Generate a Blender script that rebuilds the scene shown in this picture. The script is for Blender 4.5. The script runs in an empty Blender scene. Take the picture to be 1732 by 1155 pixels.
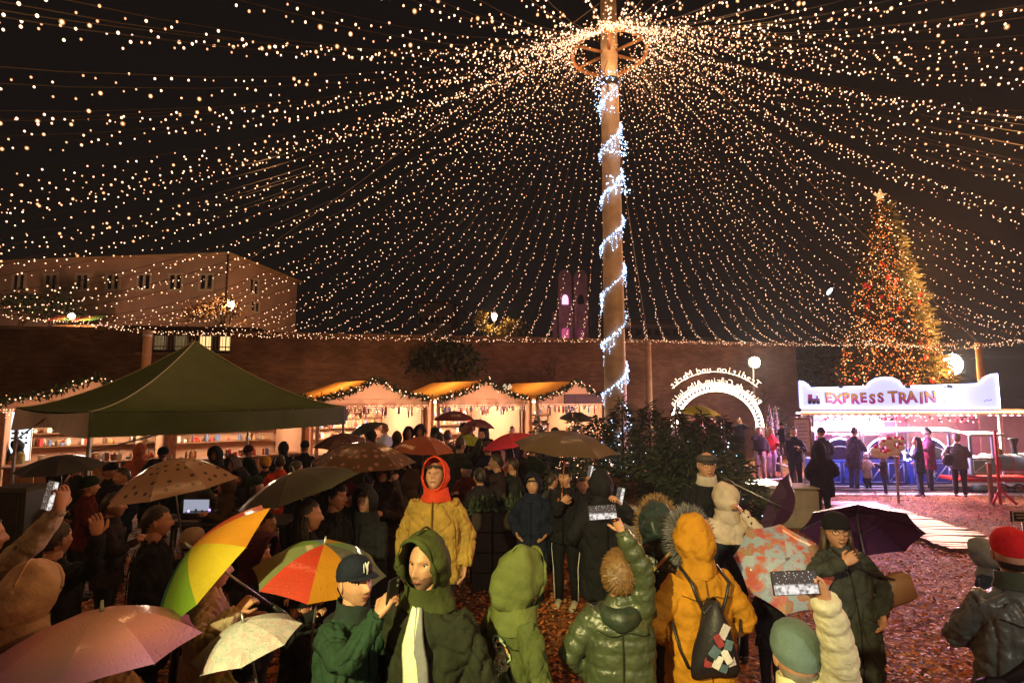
import bpy, bmesh, math, random
import numpy as np
from mathutils import Vector, Matrix, Quaternion, noise

R = math.radians
PI = math.pi
rnd = random.Random(11)
nrs = np.random.RandomState(5)
scene = bpy.context.scene
COL = scene.collection

# ------------------------------------------------------------------ camera, night sky, lamps, exposure
EYE = Vector((0.0, 0.0, 2.3))
PITCH = R(5.6)
FPX, CXP, CYP = 920.0, 866.0, 577.5
cam_data = bpy.data.cameras.new('camera')
cam = bpy.data.objects.new('camera', cam_data)
COL.objects.link(cam)
cam.location = EYE
cam.rotation_euler = (R(90) + PITCH, 0, 0)
cam_data.sensor_width = 36.0
cam_data.lens = 36.0 * FPX / 1732.0
cam_data.clip_start = 0.05
cam_data.clip_end = 2000
scene.camera = cam

world = bpy.data.worlds.new('World')
scene.world = world
world.use_nodes = True
_nt = world.node_tree
_nt.nodes.clear()
_out = _nt.nodes.new('ShaderNodeOutputWorld')
_bg = _nt.nodes.new('ShaderNodeBackground')
_bg.inputs['Color'].default_value = (0.0060, 0.0045, 0.0044, 1)   # overcast night sky over a lit town
_bg.inputs['Strength'].default_value = 1.0
_nt.links.new(_bg.outputs[0], _out.inputs['Surface'])

scene.view_settings.view_transform = 'Standard'
scene.view_settings.look = 'None'
scene.view_settings.gamma = 1
scene.view_settings.exposure = 0.0
scene.view_settings.use_curve_mapping = False
scene.render.engine = 'CYCLES'
cy = scene.cycles
cy.use_denoising = True
cy.use_adaptive_sampling = True
cy.adaptive_threshold = 0.02
cy.max_bounces = 5
cy.diffuse_bounces = 2
cy.glossy_bounces = 2
cy.transmission_bounces = 3
cy.transparent_max_bounces = 6
cy.sample_clamp_indirect = 3.0
cy.use_light_tree = True


def lamp(kind, name, loc, power, color, radius=0.06, target=None, angle=None, blend=0.5, size=None):
    d = bpy.data.lights.new(name, kind)
    d.energy = power
    d.color = color
    if kind == 'AREA':
        d.shape = 'RECTANGLE'
        d.size, d.size_y = size
    else:
        d.shadow_soft_size = radius
    if kind == 'SPOT':
        d.spot_size = angle
        d.spot_blend = blend
    o = bpy.data.objects.new(name, d)
    COL.objects.link(o)
    o.location = loc
    if target is not None:
        o.rotation_euler = (Vector(target) - Vector(loc)).to_track_quat('-Z', 'Y').to_euler()
    return o


# stage lamps on the stand behind the photographer
lamp('SPOT', 'stage_spot', (-2.3, -2.4, 4.2), 2900, (1.0, 0.84, 0.34), 0.07, (0.22, 3.6, 1.25), R(31), 0.45)
lamp('SPOT', 'stage_spot', (-2.6, -2.4, 4.1), 300, (0.45, 1.0, 0.22), 0.08, (-0.75, 2.8, 1.0), R(22), 0.8)
lamp('SPOT', 'stage_spot', (2.6, -2.8, 4.2), 560, (1.0, 0.92, 0.74), 0.10, (1.7, 3.0, 1.0), R(48), 0.9)
# sodium street lamps of the square, out of the frame on the left and the right
lamp('POINT', 'street_lamp_light', (-13.0, 2.0, 6.0), 620, (1.0, 0.42, 0.13), 0.15)
lamp('POINT', 'street_lamp_light', (9.5, -4.0, 6.0), 900, (1.0, 0.42, 0.13), 0.15)
lamp('SPOT', 'house_fill_light', (-30.0, 27.0, 5.2), 1700, (1.0, 0.50, 0.28), 0.3, (-30.0, 42.0, 9.5), R(120), 0.9)  # unseen lamp added to brighten the house front
lamp('SPOT', 'house_fill_light', (-11.0, 36.0, 6.0), 1500, (1.0, 0.47, 0.20), 0.3, (-20.0, 43.0, 9.0), R(110), 0.9)  # unseen lamp added to brighten the side wall of the house
lamp('SPOT', 'wall_fill_light', (-6.5, 19.8, 0.1), 300, (1.0, 0.48, 0.20), 0.1, (-6.5, 23.4, 2.5), R(150), 0.9)  # two unseen lamps standing in for canopy and street light on the wall
lamp('SPOT', 'wall_fill_light', (0.5, 20.6, 0.1), 300, (1.0, 0.48, 0.20), 0.1, (0.5, 24.8, 2.5), R(150), 0.9)

# the light of the string lights themselves, gathered into a few lamps in the canopy
for _p, _w in (((2.27, 11.0, 9.7), 90), ((1.3, 12.5, 9.7), 60), ((3.2, 12.5, 9.7), 60), ((-4.5, 9.5, 6.6), 110), ((-3.0, 3.5, 6.6), 90), ((4.5, 4.5, 6.4), 300), ((8.0, 8.5, 6.0), 260), ((3.2, 8.8, 7.4), 90), ((-1.0, 15.0, 7.0), 110), ((7.0, 15.5, 7.0), 90)):
    lamp('POINT', 'canopy_light', _p, _w, (1.0, 0.47, 0.17), 0.4)


def at(px, py, Y):
    """World point on the ray of a pixel of the 1732x1155 photograph at depth Y in front of the camera."""
    u, v = (px - CXP) / FPX, (CYP - py) / FPX
    c, s = math.cos(PITCH), math.sin(PITCH)
    dy, dz = c - v * s, s + v * c
    return Vector((EYE.x + u / dy * Y, Y, EYE.z + dz / dy * Y))


def gz(x, y):
    """Height of the ground: it falls gently away from the photographer."""
    return -0.025 * min(max(y - 3.5, 0.0), 12.0)


def to_px(p):
    d = Vector(p) - EYE
    c, s = math.cos(PITCH), math.sin(PITCH)
    f = d.y * c + d.z * s
    u = -d.y * s + d.z * c
    if f < 0.05:
        return None
    return CXP + FPX * d.x / f, CYP - FPX * u / f


# ------------------------------------------------------------------ materials
MATS = {}


def mat(name, col, rough=0.7, spec=0.35, var=0.25, scale=6.0, bump=0.0, bscale=40.0, metal=0.0, emit=None, estr=0.0, coat=0.0,
        detail=4.0, transl=0.0, alpha=1.0, sample=True, sheen=0.0):
    if name in MATS:
        return MATS[name]
    m = bpy.data.materials.new(name)
    m.use_nodes = True
    nt = m.node_tree
    b = nt.nodes['Principled BSDF']
    b.inputs['Roughness'].default_value = rough
    b.inputs['Specular IOR Level'].default_value = spec
    b.inputs['Metallic'].default_value = metal
    if coat:
        b.inputs['Coat Weight'].default_value = coat
    if sheen:
        b.inputs['Sheen Weight'].default_value = sheen
    if alpha < 1:
        b.inputs['Alpha'].default_value = alpha
    c4 = (*col, 1)
    tc = nt.nodes.new('ShaderNodeTexCoord')
    if var > 0:
        n = nt.nodes.new('ShaderNodeTexNoise')
        n.inputs['Scale'].default_value = scale
        n.inputs['Detail'].default_value = detail
        n.inputs['Roughness'].default_value = 0.6
        nt.links.new(tc.outputs['Object'], n.inputs['Vector'])
        r = nt.nodes.new('ShaderNodeValToRGB')
        r.color_ramp.elements[0].position = 0.3
        r.color_ramp.elements[1].position = 0.7
        r.color_ramp.elements[0].color = (*[max(0, x * (1 - var)) for x in col], 1)
        r.color_ramp.elements[1].color = (*[min(1, x * (1 + var)) for x in col], 1)
        nt.links.new(n.outputs['Fac'], r.inputs['Fac'])
        nt.links.new(r.outputs['Color'], b.inputs['Base Color'])
    else:
        b.inputs['Base Color'].default_value = c4
    if bump > 0:
        n2 = nt.nodes.new('ShaderNodeTexNoise')
        n2.inputs['Scale'].default_value = bscale
        n2.inputs['Detail'].default_value = 3
        nt.links.new(tc.outputs['Object'], n2.inputs['Vector'])
        bp = nt.nodes.new('ShaderNodeBump')
        bp.inputs['Strength'].default_value = bump
        bp.inputs['Distance'].default_value = 0.01
        nt.links.new(n2.outputs['Fac'], bp.inputs['Height'])
        nt.links.new(bp.outputs['Normal'], b.inputs['Normal'])
    if emit is not None:
        b.inputs['Emission Color'].default_value = (*emit, 1)
        b.inputs['Emission Strength'].default_value = estr
    if transl > 0:
        t = nt.nodes.new('ShaderNodeBsdfTranslucent')
        src = b.inputs['Base Color'].links[0].from_socket if b.inputs['Base Color'].is_linked else None
        if src:
            nt.links.new(src, t.inputs['Color'])
        else:
            t.inputs['Color'].default_value = c4
        mx = nt.nodes.new('ShaderNodeMixShader')
        mx.inputs[0].default_value = transl
        nt.links.new(b.outputs[0], mx.inputs[1])
        nt.links.new(t.outputs[0], mx.inputs[2])
        nt.links.new(mx.outputs[0], nt.nodes['Material Output'].inputs['Surface'])
    if not sample:
        m.cycles.emission_sampling = 'NONE'
    MATS[name] = m
    return m


def glow(name, col, strength, sample=True):
    if name in MATS:
        return MATS[name]
    m = bpy.data.materials.new(name)
    m.use_nodes = True
    nt = m.node_tree
    nt.nodes.clear()
    o = nt.nodes.new('ShaderNodeOutputMaterial')
    e = nt.nodes.new('ShaderNodeEmission')
    e.inputs['Color'].default_value = (*col, 1)
    e.inputs['Strength'].default_value = strength
    nt.links.new(e.outputs[0], o.inputs['Surface'])
    if not sample:
        m.cycles.emission_sampling = 'NONE'
    MATS[name] = m
    return m


def cloth(col, rough=0.8, shine=False, var=0.22):
    key = 'cloth_%02x%02x%02x_%d_%d' % (*[int(255 * min(1, c) ** 0.45) for c in col], int(rough * 100), shine)
    return mat(key, col, rough, 0.5 if shine else 0.12, var, 7.0, 0.55, 42.0 if not shine else 26.0)


# ------------------------------------------------------------------ mesh building
class MB:
    def __init__(self):
        self.v, self.f, self.m = [], [], []

    def add(self, vs, fs, mi=0):
        n = len(self.v)
        self.v += [tuple(p) for p in vs]
        self.f += [tuple(i + n for i in f) for f in fs]
        self.m += [mi] * len(fs)
        return n

    def box(self, c, s, mi=0, rot=None):
        x, y, z = s[0] / 2, s[1] / 2, s[2] / 2
        vs = [Vector((a * x, b * y, d * z)) for d in (-1, 1) for b in (-1, 1) for a in (-1, 1)]
        if rot is not None:
            vs = [rot @ p for p in vs]
        c = Vector(c)
        vs = [p + c for p in vs]
        self.add(vs, [(0, 2, 3, 1), (4, 5, 7, 6), (0, 1, 5, 4), (2, 6, 7, 3), (0, 4, 6, 2), (1, 3, 7, 5)], mi)

    def bbox(self, c, s, bev=0.01, mi=0, rot=None):
        """box with chamfered edges"""
        x, y, z = s[0] / 2, s[1] / 2, s[2] / 2
        b = min(bev, x * .9, y * .9, z * .9)
        rings = []
        for zz, i in ((-z, b), (-z + b, 0), (z - b, 0), (z, b)):
            X, Y = x - i, y - i
            bb = b * 0.8
            rings.append([(X - bb, -Y, zz), (X, -Y + bb, zz), (X, Y - bb, zz), (X - bb, Y, zz), (-X + bb, Y, zz), (-X, Y - bb, zz), (-X, -Y + bb, zz), (-X + bb, -Y, zz)])
        c = Vector(c)
        rr = []
        for r in rings:
            rr.append([((rot @ Vector(p)) if rot is not None else Vector(p)) + c for p in r])
        self.loft(rr, mi, True, True)

    def loft(self, rings, mi=0, cap0=False, cap1=False, closed=True):
        n = len(rings[0])
        base = len(self.v)
        for r in rings:
            self.v += [tuple(p) for p in r]
        k = n if closed else n - 1
        for i in range(len(rings) - 1):
            for j in range(k):
                a, b = base + i * n + j, base + i * n + (j + 1) % n
                self.f.append((a, b, b + n, a + n))
                self.m.append(mi)
        if cap0:
            self.f.append(tuple(base + j for j in reversed(range(n))))
            self.m.append(mi)
        if cap1:
            o = base + (len(rings) - 1) * n
            self.f.append(tuple(o + j for j in range(n)))
            self.m.append(mi)

    def tube(self, pts, rad, seg=8, mi=0, cap=True):
        pts = [Vector(p) for p in pts]
        if not isinstance(rad, (list, tuple)):
            rad = [rad] * len(pts)
        rings = []
        t0 = (pts[1] - pts[0]).normalized()
        up = Vector((0, 0, 1)) if abs(t0.z) < 0.9 else Vector((0, 1, 0))
        nrm = t0.cross(up).normalized()
        for i, p in enumerate(pts):
            if i == 0:
                t = t0
            elif i == len(pts) - 1:
                t = (pts[-1] - pts[-2]).normalized()
            else:
                t = ((pts[i + 1] - p).normalized() + (p - pts[i - 1]).normalized())
                t = t.normalized() if t.length > 1e-6 else (pts[i + 1] - p).normalized()
            nrm = (nrm - t * nrm.dot(t))
            nrm = nrm.normalized() if nrm.length > 1e-6 else t.orthogonal().normalized()
            b = t.cross(nrm)
            rings.append([p + (nrm * math.cos(2 * PI * k / seg) + b * math.sin(2 * PI * k / seg)) * rad[i] for k in range(seg)])
        self.loft(rings, mi, cap, cap)

    def ell(self, c, s, nu=12, nv=8, mi=0, rot=None):
        c = Vector(c)
        rings = []
        for i in range(nv + 1):
            th = PI * i / nv
            th = min(max(th, 0.02), PI - 0.02)
            r = []
            for j in range(nu):
                ph = 2 * PI * j / nu
                p = Vector((s[0] * math.sin(th) * math.cos(ph), s[1] * math.sin(th) * math.sin(ph), s[2] * math.cos(th)))
                if rot is not None:
                    p = rot @ p
                r.append(p + c)
            rings.append(r)
        self.loft(rings, mi, True, True)

    def lathe(self, c, prof, seg=16, mi=0, rot=None, cap=True):
        c = Vector(c)
        rings = []
        for r, z in prof:
            ring = []
            for k in range(seg):
                p = Vector((r * math.cos(2 * PI * k / seg), r * math.sin(2 * PI * k / seg), z))
                if rot is not None:
                    p = rot @ p
                ring.append(p + c)
            rings.append(ring)
        self.loft(rings, mi, cap, cap)

    def prism(self, poly, y0, y1, mi=0):
        """polygon in the xz plane extruded along y"""
        n = len(poly)
        vs = [(x, y0, z) for x, z in poly] + [(x, y1, z) for x, z in poly]
        fs = [tuple(range(n)), tuple(reversed(range(n, 2 * n)))] + [(i, i + n, (i + 1) % n + n, (i + 1) % n) for i in range(n)]
        self.add(vs, fs, mi)

    def mesh(self, name, mats=(), smooth=True):
        me = bpy.data.meshes.new(name)
        me.from_pydata(self.v, [], self.f)
        for m in mats:
            me.materials.append(m)
        if len(mats) > 1:
            me.polygons.foreach_set('material_index', self.m)
        if smooth:
            me.polygons.foreach_set('use_smooth', [True] * len(me.polygons))
        me.update()
        return me

    def build(self, name, mats, parent=None, smooth=True, loc=None):
        if not isinstance(mats, (list, tuple)):
            mats = [mats]
        return link(name, self.mesh(name, mats, smooth), parent, loc)


def link(name, data, parent=None, loc=None, rot=None):
    o = bpy.data.objects.new(name, data)
    COL.objects.link(o)
    if parent is not None:
        o.parent = parent
    if loc is not None:
        o.location = loc
    if rot is not None:
        o.rotation_euler = rot
    return o


def tag(o, label=None, cat=None, group=None, kind=None):
    if label:
        o['label'] = label
    if cat:
        o['category'] = cat
    if group:
        o['group'] = group
    if kind:
        o['kind'] = kind
    return o


def thing(name, loc, label, cat, group=None, rz=0.0):
    o = bpy.data.objects.new(name, None)
    COL.objects.link(o)
    o.empty_display_size = 0.1
    o.location = loc
    o.rotation_euler = (0, 0, rz)
    return tag(o, label, cat, group)


def np_obj(name, V, F, mats, mi=None, parent=None, smooth=False):
    """mesh from numpy arrays of verts and equal-sized faces"""
    me = bpy.data.meshes.new(name)
    k = F.shape[1]
    me.vertices.add(len(V))
    me.vertices.foreach_set('co', np.asarray(V, dtype=np.float32).ravel())
    me.loops.add(F.size)
    me.loops.foreach_set('vertex_index', np.asarray(F, dtype=np.int32).ravel())
    me.polygons.add(len(F))
    me.polygons.foreach_set('loop_start', np.arange(0, F.size, k, dtype=np.int32))
    me.polygons.foreach_set('loop_total', np.full(len(F), k, dtype=np.int32))
    for m in (mats if isinstance(mats, (list, tuple)) else [mats]):
        me.materials.append(m)
    if mi is not None:
        me.polygons.foreach_set('material_index', np.asarray(mi, dtype=np.int32))
    if smooth:
        me.polygons.foreach_set('use_smooth', np.ones(len(F), dtype=bool))
    me.update(calc_edges=True)
    me.validate()
    return link(name, me, parent)


_t = (1 + 5 ** 0.5) / 2
ICO_V = np.array([(-1, _t, 0), (1, _t, 0), (-1, -_t, 0), (1, -_t, 0), (0, -1, _t), (0, 1, _t), (0, -1, -_t), (0, 1, -_t), (_t, 0, -1), (_t, 0, 1), (-_t, 0, -1), (-_t, 0, 1)]) / math.sqrt(1 + _t * _t)
ICO_F = np.array([(0, 11, 5), (0, 5, 1), (0, 1, 7), (0, 7, 10), (0, 10, 11), (1, 5, 9), (5, 11, 4), (11, 10, 2), (10, 7, 6), (7, 1, 8), (3, 9, 4), (3, 4, 2), (3, 2, 6), (3, 6, 8), (3, 8, 9), (4, 9, 5), (2, 4, 11), (6, 2, 10), (8, 6, 7), (9, 8, 1)])


OCT_V = np.array([(1, 0, 0), (-1, 0, 0), (0, 1, 0), (0, -1, 0), (0, 0, 1), (0, 0, -1)]) * 1.1
OCT_F = np.array([(0, 2, 4), (2, 1, 4), (1, 3, 4), (3, 0, 4), (2, 0, 5), (1, 2, 5), (3, 1, 5), (0, 3, 5)])


def round_ball():
    V, F, mid = [tuple(v) for v in ICO_V], [], {}
    for f in ICO_F:
        e = []
        for a, b in ((0, 1), (1, 2), (2, 0)):
            k = tuple(sorted((int(f[a]), int(f[b]))))
            if k not in mid:
                m = (ICO_V[k[0]] + ICO_V[k[1]]) / 2
                mid[k] = len(V)
                V.append(tuple(m / np.linalg.norm(m)))
            e.append(mid[k])
        F += [(f[0], e[0], e[2]), (f[1], e[1], e[0]), (f[2], e[2], e[1]), tuple(e)]
    return np.array(V), np.array(F, dtype=int)


def bulbs(name, P, rad, mats, mi, parent, stretch=1.0, small=False):
    """many little round lamps in one mesh; rad and mi per bulb"""
    P = np.asarray(P, dtype=float)
    n = len(P)
    rad = np.broadcast_to(np.asarray(rad, dtype=float), (n,))
    BV, BF = (OCT_V, OCT_F) if small is True else (round_ball() if small == 'round' else (ICO_V, ICO_F))
    base = BV * np.array([1, 1, stretch])
    V = (P[:, None, :] + base[None] * rad[:, None, None]).reshape(-1, 3)
    F = (BF[None] + (np.arange(n) * len(BV))[:, None, None]).reshape(-1, 3)
    o = np_obj(name, V, F, mats, np.repeat(np.broadcast_to(mi, (n,)), len(BF)), parent)
    o['kind'] = 'stuff'
    return o


def blades(P, D, L, W, rs, flat=None):
    """needle sprays / chips: one bent quad pair each; returns V, F"""
    n = len(P)
    D = D / np.linalg.norm(D, axis=1)[:, None]
    q = rs.normal(size=(n, 3))
    if flat is not None:
        q = q * flat + np.array([0, 0, 1.0])
    S = np.cross(D, q)
    S /= np.linalg.norm(S, axis=1)[:, None] + 1e-9
    N = np.cross(S, D)
    L = np.broadcast_to(L, (n,))[:, None]
    W = np.broadcast_to(W, (n,))[:, None]
    a = P - S * W * .5
    b = P + S * W * .5
    c = P + D * L * .55 + S * W * .62 + N * W * .3
    d = P + D * L * .55 - S * W * .62 + N * W * .3
    e = P + D * L + S * W * .06
    g = P + D * L - S * W * .06
    V = np.stack([a, b, c, d, e, g], 1).reshape(-1, 3)
    F = np.array([(0, 1, 2, 3), (3, 2, 4, 5)])
    F = (F[None] + (np.arange(n) * 6)[:, None, None]).reshape(-1, 4)
    return V, F


# light bulbs and common materials
WARM = [glow('bulb_warm', (1.0, 0.55, 0.33), 4.0), glow('bulb_warm_soft', (1.0, 0.46, 0.22), 1.9), glow('bulb_warm_bright', (1.0, 0.40, 0.13), 2.2)]
COOL = [glow('bulb_cool', (0.40, 0.60, 1.0), 3.0), glow('bulb_cool_bright', (0.62, 0.78, 1.0), 9.0)]
M_CABLE = mat('dark_cable', (0.03, 0.02, 0.015), 0.6, var=0)
M_POLE = mat('varnished_pole_wood', (0.46, 0.37, 0.28), 0.55, 0.4, 0.3, 3.0, 0.2, 30.0)
M_POST = mat('pale_post_wood', (0.42, 0.30, 0.20), 0.6, 0.3, 0.2, 4.0, 0.2, 30)
M_BLACK = mat('black_plastic', (0.02, 0.02, 0.022), 0.4, var=0)
M_STEEL = mat('painted_steel', (0.35, 0.35, 0.37), 0.4, 0.5, 0.1, metal=0.7)
M_WOOD = mat('brown_planks', (0.24, 0.12, 0.055), 0.6, 0.3, 0.35, 5.0, 0.3, 25)
M_DARKWOOD = mat('dark_stained_wood', (0.09, 0.045, 0.025), 0.6, 0.3, 0.3, 5.0, 0.3, 25)
M_WHITE = mat('white_paint', (0.78, 0.78, 0.78), 0.5, 0.4, 0.08)
M_RED = mat('red_paint', (0.55, 0.03, 0.025), 0.4, 0.5, 0.1)
M_CONC = mat('grey_concrete', (0.30, 0.28, 0.26), 0.85, 0.2, 0.2, 4.0, 0.4, 60)
# ------------------------------------------------------------------ the setting: ground, chips, wall, hill
def ground_material():
    m = bpy.data.materials.new('wet_wood_chip_mulch')
    m.use_nodes = True
    nt = m.node_tree
    b = nt.nodes['Principled BSDF']
    tc = nt.nodes.new('ShaderNodeTexCoord')
    vo = nt.nodes.new('ShaderNodeTexVoronoi')
    vo.inputs['Scale'].default_value = 16
    mp = nt.nodes.new('ShaderNodeMapping')
    mp.inputs['Scale'].default_value = (1.0, 1.7, 1.0)
    nt.links.new(tc.outputs['Object'], mp.inputs['Vector'])
    nt.links.new(mp.outputs['Vector'], vo.inputs['Vector'])
    sep = nt.nodes.new('ShaderNodeSeparateColor')
    nt.links.new(vo.outputs['Color'], sep.inputs['Color'])
    r = nt.nodes.new('ShaderNodeValToRGB')
    cr = r.color_ramp
    cr.elements[0].color = (0.03, 0.012, 0.006, 1)
    cr.elements[1].color = (0.42, 0.18, 0.075, 1)
    e = cr.elements.new(0.5)
    e.color = (0.20, 0.07, 0.028, 1)
    nt.links.new(sep.outputs['Red'], r.inputs['Fac'])
    n = nt.nodes.new('ShaderNodeTexNoise')
    n.inputs['Scale'].default_value = 0.8
    n.inputs['Detail'].default_value = 5
    nt.links.new(tc.outputs['Object'], n.inputs['Vector'])
    mx = nt.nodes.new('ShaderNodeMix')
    mx.data_type = 'RGBA'
    mx.blend_type = 'MULTIPLY'
    mx.inputs[0].default_value = 0.7
    nt.links.new(r.outputs['Color'], mx.inputs[6])
    r2 = nt.nodes.new('ShaderNodeValToRGB')
    r2.color_ramp.elements[0].position = .3
    r2.color_ramp.elements[1].position = .62
    r2.color_ramp.elements[0].color = (0.4, 0.36, 0.33, 1)
    nt.links.new(n.outputs['Fac'], r2.inputs['Fac'])
    nt.links.new(r2.outputs['Color'], mx.inputs[7])
    nt.links.new(mx.outputs[2], b.inputs['Base Color'])
    b.inputs['Roughness'].default_value = 0.75
    b.inputs['Specular IOR Level'].default_value = 0.1
    bp = nt.nodes.new('ShaderNodeBump')
    bp.inputs['Strength'].default_value = 0.9
    bp.inputs['Distance'].default_value = 0.03
    nt.links.new(sep.outputs['Green'], bp.inputs['Height'])
    nt.links.new(bp.outputs['Normal'], b.inputs['Normal'])
    return m


def build_ground():
    xs = [-400, -120, -60, -40] + [x * 1.0 for x in range(-30, 31)] + [40, 60, 120, 400]
    ys = [-120, -60, -30] + [y * 0.5 for y in range(-20, 60)] + [32, 36, 45, 60, 100, 180, 400]
    vs = [(x, y, gz(x, y) + 0.02 * (noise.noise(Vector((x * .6, y * .6, 0))) if abs(x) < 25 and y < 25 else 0)) for y in ys for x in xs]
    n = len(xs)
    fs = [(j * n + i, j * n + i + 1, (j + 1) * n + i + 1, (j + 1) * n + i) for j in range(len(ys) - 1) for i in range(n - 1)]
    mb = MB()
    mb.add(vs, fs)
    o = mb.build('ground', ground_material())
    tag(o, kind='structure')


build_ground()

# loose chips lying on the mulch
N = 76000
px = nrs.uniform(0, 1, N)
yy = 2.6 + 13.5 * nrs.uniform(0, 1, N) ** 1.25
xx = (-0.95 + 1.97 * px) * yy * 0.97
P = np.stack([xx, yy, np.array([gz(0, y) for y in yy]) + nrs.uniform(0.015, 0.05, N)], 1)
D = nrs.normal(size=(N, 3)) * np.array([1, 1, .12])
V, F = blades(P, D, nrs.uniform(.022, .068, N), nrs.uniform(.009, .029, N), nrs, .28)
chip_m = [mat('chip_rust', (0.44, 0.135, 0.038), .6, .08, .3, 20), mat('chip_tan', (0.54, 0.26, 0.10), .6, .08, .3, 20), mat('chip_dark', (0.13, 0.048, 0.02), .5, .15, .3, 20)]
o = np_obj('wood_chips', V, F, chip_m, np.repeat(nrs.choice(3, N, p=[.5, .22, .28]), 2))
tag(o, 'loose wet wood chips scattered over the ground', 'wood chips', kind='stuff')


# fortress wall of brick, with a lower stretch between the two tall ones
def brick_material():
    m = bpy.data.materials.new('old_fortress_brick')
    m.use_nodes = True
    nt = m.node_tree
    b = nt.nodes['Principled BSDF']
    tc = nt.nodes.new('ShaderNodeTexCoord')
    mp = nt.nodes.new('ShaderNodeMapping')
    mp.inputs['Rotation'].default_value = (R(90), 0, 0)
    nt.links.new(tc.outputs['Object'], mp.inputs['Vector'])
    br = nt.nodes.new('ShaderNodeTexBrick')
    br.inputs['Scale'].default_value = 1.0
    br.inputs['Brick Width'].default_value = 0.32
    br.inputs['Row Height'].default_value = 0.105
    br.inputs['Mortar Size'].default_value = 0.012
    br.inputs['Color1'].default_value = (0.15, 0.078, 0.052, 1)
    br.inputs['Color2'].default_value = (0.25, 0.14, 0.095, 1)
    br.inputs['Mortar'].default_value = (0.15, 0.11, 0.085, 1)
    nt.links.new(mp.outputs['Vector'], br.inputs['Vector'])
    n = nt.nodes.new('ShaderNodeTexNoise')
    n.inputs['Scale'].default_value = 0.7
    n.inputs['Detail'].default_value = 7
    nt.links.new(tc.outputs['Object'], n.inputs['Vector'])
    r = nt.nodes.new('ShaderNodeValToRGB')
    r.color_ramp.elements[0].position = .35
    r.color_ramp.elements[1].position = .68
    r.color_ramp.elements[0].color = (.38, .34, .32, 1)
    nt.links.new(n.outputs['Fac'], r.inputs['Fac'])
    mx = nt.nodes.new('ShaderNodeMix')
    mx.data_type = 'RGBA'
    mx.blend_type = 'MULTIPLY'
    mx.inputs[0].default_value = .9
    nt.links.new(br.outputs['Color'], mx.inputs[6])
    nt.links.new(r.outputs['Color'], mx.inputs[7])
    nt.links.new(mx.outputs[2], b.inputs['Base Color'])
    b.inputs['Roughness'].default_value = .9
    bp = nt.nodes.new('ShaderNodeBump')
    bp.inputs['Strength'].default_value = .6
    bp.inputs['Distance'].default_value = .02
    nt.links.new(br.outputs['Fac'], bp.inputs['Height'])
    bp.invert = True
    nt.links.new(bp.outputs['Normal'], b.inputs['Normal'])
    return m


M_BRICK = brick_material()
M_COPING = mat('wall_coping_stone', (0.20, 0.14, 0.10), .85, .2, .3, 2.0, .3, 20)
WALL_A, WALL_DIR = Vector((-19.5, 20.0, 0)), Vector((math.cos(R(11)), math.sin(R(11)), 0))
WALL_RZ = R(11)


def wall_s(px):
    """distance along the wall line at which a pixel column meets it"""
    k = (px - CXP) / FPX / (math.cos(PITCH))
    return (k * WALL_A.y - WALL_A.x) / (WALL_DIR.x - k * WALL_DIR.y)


def wall_piece(s0, s1, top, label, thick=1.2):
    t = thing('brick_wall', WALL_A + WALL_DIR * s0 + Vector((0, 0, -.4)), label, 'wall', None, WALL_RZ)
    L = s1 - s0
    mb = MB()
    n = max(2, int(L / 1.0))
    prof = [top + .04 * noise.noise(Vector((s0 + i * L / n, 3, 1))) for i in range(n + 1)]
    poly = [(0, 0)] + [(L, 0)] + [(L * i / n, prof[i] - .14 + .4) for i in reversed(range(n + 1))]
    mb.prism(poly, 0, thick)
    mb.build('brick_face', M_BRICK, t, False)
    mb = MB()
    for i in range(n):
        z = (prof[i] + prof[i + 1]) / 2 + .4
        mb.bbox((L * (i + .5) / n, thick / 2, z - .07 + rnd.uniform(-.01, .01)), (L / n - .015, thick + .12, .135), .02)
    mb.build('coping', M_COPING, t, False)
    return t


s_gap0, s_gap1, s_end = wall_s(229), wall_s(389), wall_s(1345)
wall_piece(-14, s_gap0, at(120, 553, (WALL_A + WALL_DIR * wall_s(120)).y).z, 'tall dark brick fortress wall left of the railed gap')
wall_piece(s_gap0 + .003, s_gap1 - .003, at(310, 596, (WALL_A + WALL_DIR * wall_s(310)).y).z, 'low brick wall under the railing and lit windows', 1.0)
wall_piece(s_gap1, s_end, at(700, 566, (WALL_A + WALL_DIR * wall_s(700)).y).z, 'long tall brick fortress wall behind the row of stalls')

# railing in the gap
g0 = WALL_A + WALL_DIR * (s_gap0 + .05)
zlow = at(310, 596, (WALL_A + WALL_DIR * wall_s(310)).y).z
t = thing('railing', (g0.x, g0.y, zlow), 'thin metal railing over the low wall between the tall walls', 'railing', None, WALL_RZ)
L = s_gap1 - s_gap0 - .1
for zz in (.12, .72):
    mb = MB()
    mb.tube([(0, .5, zz), (L, .5, zz)], .018, 6)
    mb.build('rail', M_STEEL, t)
nb = 26
for i in range(nb + 1):
    mb = MB()
    mb.tube([(L * i / nb, .5, -.02), (L * i / nb, .5, .72)], .022 if i % 6 == 0 else .009, 5)
    mb.build('baluster', M_STEEL, t)

# terrace behind the wall
mb = MB()
hx = [-90, -50, -30, -18, -8, 0, 8, 20, 40, 90]
hy = [0, 6, 16, 40, 90, 200]
zt = 4.2
vs = []
for j, d in enumerate(hy):
    for x in hx:
        vs.append((x, 22 + (x + 19.5) * math.tan(R(11)) * (1 if x < 12 else .75) + d, (zt if x < -16 or x > -9.5 or d > 10 else 2.5) + (d * .02) + .2 * noise.noise(Vector((x * .1, d * .1, 0)))))
n = len(hx)
mb.add(vs, [(j * n + i, j * n + i + 1, (j + 1) * n + i + 1, (j + 1) * n + i) for j in range(len(hy) - 1) for i in range(n - 1)])
tag(mb.build('terrace', mat('dark_terrace_grass', (.035, .032, .02), .9, .2, .4, 2)), kind='structure')

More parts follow.
